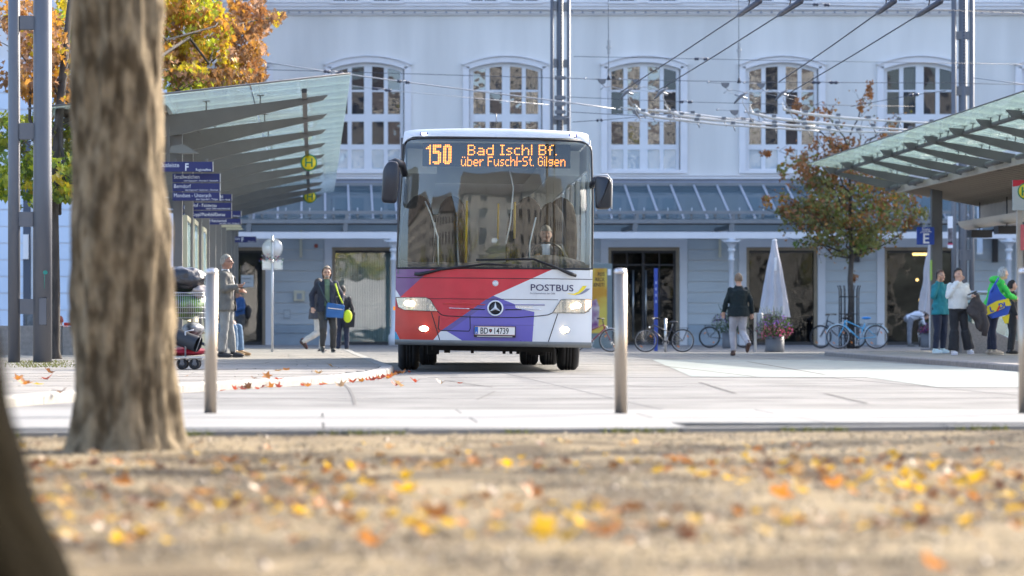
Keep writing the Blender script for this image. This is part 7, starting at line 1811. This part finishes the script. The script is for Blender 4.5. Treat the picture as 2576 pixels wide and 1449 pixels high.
# ---------------------------------------------------------------- bicycles
m_spoke = mat('spoke steel', (.5,.5,.52), .3, metal=.8); m_or = mat('orange reflector', (.85,.25,.02), .4)
def bicycle(label, p, rz, sc, fm_, seat_m=p_black, dark=False, guard=None, handle=1):
    t = thing('bicycle', label, 'bicycle', p, rz, 'bicycles standing before the station'); t.scale = (sc, sc, sc)
    Rw = .33
    for x in (-.53, .53):
        mb = MB(); mb.torus((x,0,Rw+.01), Rw-.012, .017, 'y', 40, 6); w_ = part('wheel', mb, rubber, t)
        mb = MB(); mb.torus((x,0,Rw+.01), Rw-.038, .009, 'y', 40, 5); link('rim', mb.mesh('rim', m_blackf if dark else m_spoke), w_)
        mb = MB()
        for k in range(20): a = 6.283*k/20; mb.tube([(x,.02*(-1)**k,Rw+.01),(x+(Rw-.04)*math.cos(a),0,Rw+.01+(Rw-.04)*math.sin(a))], .0022, 3)
        mb.tube([(x,-.04,Rw+.01),(x,.04,Rw+.01)], .022, 8); link('spokes', mb.mesh('spokes', m_spoke), w_)
        for a in (2.4, -.9):
            mb = MB(); mb.obox((x+.2*math.cos(a),-.015,Rw+.2*math.sin(a)), (math.cos(a+1.57),0,math.sin(a+1.57)), (0,1,0), (math.cos(a),0,math.sin(a)), .035, .006, .014); link('reflector', mb.mesh('reflector', m_or), w_)
        if guard is not None:
            mb = MB(); mb.torus((x,0,Rw+.01), Rw+.022, .016, 'y', 20, 5, a0=R(20 if x > 0 else 10), a1=R(160)); part('mudguard', mb, guard, t)
    bb_ = (-.05,0,.29); st = (-.22,0,.72); hd = (.33,0,.80); hd2 = (.36,0,.68)
    mb = MB(); mb.tube([bb_, st], .017, 8); mb.tube([bb_, hd2], .020, 8); mb.tube([(-.16,0,.58), hd], .016, 8); mb.tube([hd, hd2], .022, 8)
    for s in (-.035,.035): mb.tube([bb_, (-.53,s,Rw+.01)], .010, 6); mb.tube([(-.2,0,.66), (-.53,s,Rw+.01)], .009, 6)
    part('frame', mb, fm_, t)
    mb = MB()
    for s in (-.04,.04): mb.tube([hd2, (.40,s,.58), (.53,s,Rw+.01)], .011, 6)
    part('fork', mb, fm_, t)
    mb = MB(); mb.tube([hd, (.30,0,.93)], .013, 8); mb.tube([(.22,-.28,.98),(.32,-.2,.97),(.30,0,.94),(.32,.2,.97),(.22,.28,.98)], .012, 8); mb.tube([(.16,-.28,.98),(.24,-.28,.98)], .018, 8); mb.tube([(.16,.28,.98),(.24,.28,.98)], .018, 8); part('handlebar', mb, p_black, t)
    mb = MB(); mb.ell((-.26,0,.87), (.14,.07,.035), 14, 8, fn=lambda q, d: Vector((q.x, q.y*(1-.5*d.x), q.z))); part('saddle', mb, seat_m, t); mb = MB(); mb.tube([st, (-.25,0,.85)], .012, 8); part('seat_post', mb, m_spoke, t)
    mb = MB(); mb.torus((-.05,-.05,.29), .085, .006, 'y', 20, 5); mb.tube([(-.05,-.07,.29),(-.0,-.07,.13)], .009, 6); mb.box(-.04,.05,-.15,-.07,.115,.135); mb.tube([(-.05,.07,.29),(-.1,.07,.45)], .009, 6); part('crank', mb, m_spoke, t)
    mb = MB(); mb.box(-.72,-.30,-.05,.05,.70,.712); mb.tube([(-.68,.04,.70),(-.55,.04,.36)], .006, 5); mb.tube([(-.68,-.04,.70),(-.55,-.04,.36)], .006, 5); part('rack', mb, p_black, t)
    mb = MB(); mb.ell((.42,0,.72), (.03,.035,.035), 10, 6); part('lamp', mb, m_spoke, t)
    return t
m_bkb = mat('bike black paint', (.02,.025,.04), .3, coat=.3); m_bkr = mat('bike red paint', (.25,.015,.03), .3, coat=.3); m_bkl = mat('bike blue paint', (.05,.36,.62), .3, coat=.3); m_bklb = mat('bike pale paint', (.5,.62,.68), .3)
p = G(1670.5, 886.6); b_ = bicycle('black bicycle parked with its front wheel to the left of the blue stele', p, R(180), .83, m_bkb); b_.rotation_euler.x = R(-3)
p = G(1490, 886); bicycle('dark red bicycle half hidden by the bus, front wheel to the right', p, R(0), .83, m_bkr, guard=m_spoke)
p = G(1828, 875.5); bicycle('black bicycle behind the violet planter with only the rear wheel free', p, R(0), .95, m_bkb, dark=True)
p = G(2157, 878); b_ = bicycle('light blue bicycle with bright blue saddle leaning on the tree guard', p, R(180), 1.0, m_bkl, seat_m=mat('saddle blue', (.02,.25,.65), .5), guard=m_bklb); b_.rotation_euler.x = R(5)
p = G(2120, 877); bicycle('dark bicycle behind the light blue bicycle at the tree', p+Vector((0,.8,0)), R(150), 1.0, m_bkb, dark=True)
p = G(2315, 873); bicycle('dark bicycle seen end-on before the bending person', p, R(82), 1.0, m_bkb, dark=True)
# ---------------------------------------------------------------- glass railing of the underpass
Yq = 62; s = F/Yq; X0 = X_(2400,Yq)
t = thing('glass_railing', 'glass railing on a sloping stone wall behind the waiting people', 'railing', (X0, Yq, HR)); 
def RX(px): return (px-2400)/s
def RZ(py): return Z_(py,Yq)-HR
part('base_wall', MB().prism([(RX(2419),-.05),(RX(2750),-.05),(RX(2750),RZ(925)),(RX(2561),RZ(859)),(RX(2419),RZ(803))][::-1], 0, .2), mat('granite wall', (.26,.225,.205), .6, var=.15, vscale=25), t)
g_rail = glass('railing glass', tint=(.55,.75,.74), refl=.16, dark=(.16,.26,.26), dens=.25)
for (a, b) in ((2428,2500),(2502,2574),(2576,2650)):
    part('glass_pane', MB().prism([(RX(a),RZ(805+(a-2428)*.39)),(RX(b),RZ(805+(b-2428)*.39)),(RX(b),RZ(737)),(RX(a),RZ(737))][::-1], .08, .10), g_rail, t)
mb = MB(); mb.tube([(RX(2426),.09,RZ(735)),(RX(2680),.09,RZ(735))], .028, 10); part('handrail', mb, m_steel, t)
part('lettering_band', MB().box(RX(2430),RX(2680),.06,.075,RZ(761),RZ(742)), mat('band glass white', (.34,.50,.53), .4), t)
text_part('lettering', '( BUS', .12, mat('band ink', (.04,.10,.12), .5), t, (RX(2527),.055,RZ(759)), depth=.001)
part('stone_ramp', MB().prism([(RX(2372),-.0),(RX(2434),-.0),(RX(2434),RZ(735)),(RX(2400),RZ(716)),(RX(2372),RZ(712))][::-1], .3, .5), mat('granite wall', (.26,.225,.205), .6), t)
# ---------------------------------------------------------------- houses and trees behind the viewer, mirrored in the windows and the windscreen
m_cream2 = mat('cream house plaster', (.34,.33,.31), .85, var=.05, vscale=.5); m_white2 = mat('white house plaster', (.33,.33,.32), .85, var=.05, vscale=.5); m_tile = mat('roof tiles', (.12,.105,.10), .7, var=.2, vscale=2); m_dw = mat('far window', (.03,.035,.04), .2)
def house(label, x, y, w_, d_, h, m, nf, nw):
    t = thing('apartment_house', label, 'building', (x, y, 0))
    part('wall', MB().box(-w_/2,w_/2,-d_,0,0,h), m, t); part('roof', MB().prism([(-w_/2-.5,h),(w_/2+.5,h),(w_/2-3,h+3.2),(-w_/2+3,h+3.2)], -d_-.5, .6), m_tile, t); part('eaves', MB().box(-w_/2-.6,w_/2+.6,.001,.7,h-.5,h-.02), m_tile, t)
    fm2 = MB().box(-.75,.75,0,.06,0,1.7).mesh('window', m_white2); pm2 = MB().box(-.62,-.03,.061,.07,.1,1.6).box(.03,.62,.061,.07,.1,1.6).mesh('pane', m_dw)
    for f in range(nf):
        for k in range(nw):
            o = link('window', fm2, t); o.location = (-w_/2+w_*(k+.5)/nw, 0, 1.2+3.1*f); q = link('pane', pm2, o)
    return t
house('tall cream apartment house with orange roof behind the viewer', 6, -38, 30, 12, 19, m_cream2, 7, 8); house('white apartment house behind the viewer to the left', -26, -42, 28, 12, 17, m_white2, 6, 9); house('white apartment house behind the viewer to the right', 36, -44, 26, 12, 20, m_white2, 7, 8)
house('cream house far behind the viewer', 80, -50, 40, 12, 21, m_cream2, 6, 12); house('cream house far behind the viewer on the left', -75, -50, 50, 12, 21, m_cream2, 6, 14)
proto = None
rnd = random.Random(77)
for i, (x, y, k) in enumerate(((-9,-8,1),(3,-12,1.1),(12,-7,.9),(19,-15,1.2),(-18,-14,1.15),(28,-9,1),(-30,-10,1.1),(40,-18,1.2))):
    if proto is None:
        t = thing('park_tree', 'x', 'tree', (x,y,0), 0, 'autumn trees behind the viewer')
        mb = MB(); mb.tube([(0,0,0),(0,0,1),(.1,0,3),(0,.1,5)], [.25,.18,.15,.08], 12); part('trunk', mb, bark, t)
        mb = MB(); crown_cloud(mb, rnd, [((0,0,4.6),(2.6,2.6,2.0),1400,[(Yl,2),(Ol,5),(YG,3),(Gn,2)])], .26); part('crown', mb, LM, t); proto = t
    else: t = dup(proto); t.location = (x, y, 0); t.rotation_euler.z = i*1.3
    t.scale = (k, k, k); t['label'] = ['yellow and olive autumn tree behind the viewer left of centre','autumn tree behind the viewer before the tall cream house','small autumn tree behind the viewer right of centre','large autumn tree behind the viewer before the white house on the right','autumn tree behind the viewer before the white house on the left','autumn tree behind the viewer at the right','autumn tree behind the viewer at the far left','largest autumn tree behind the viewer at the far right'][i]
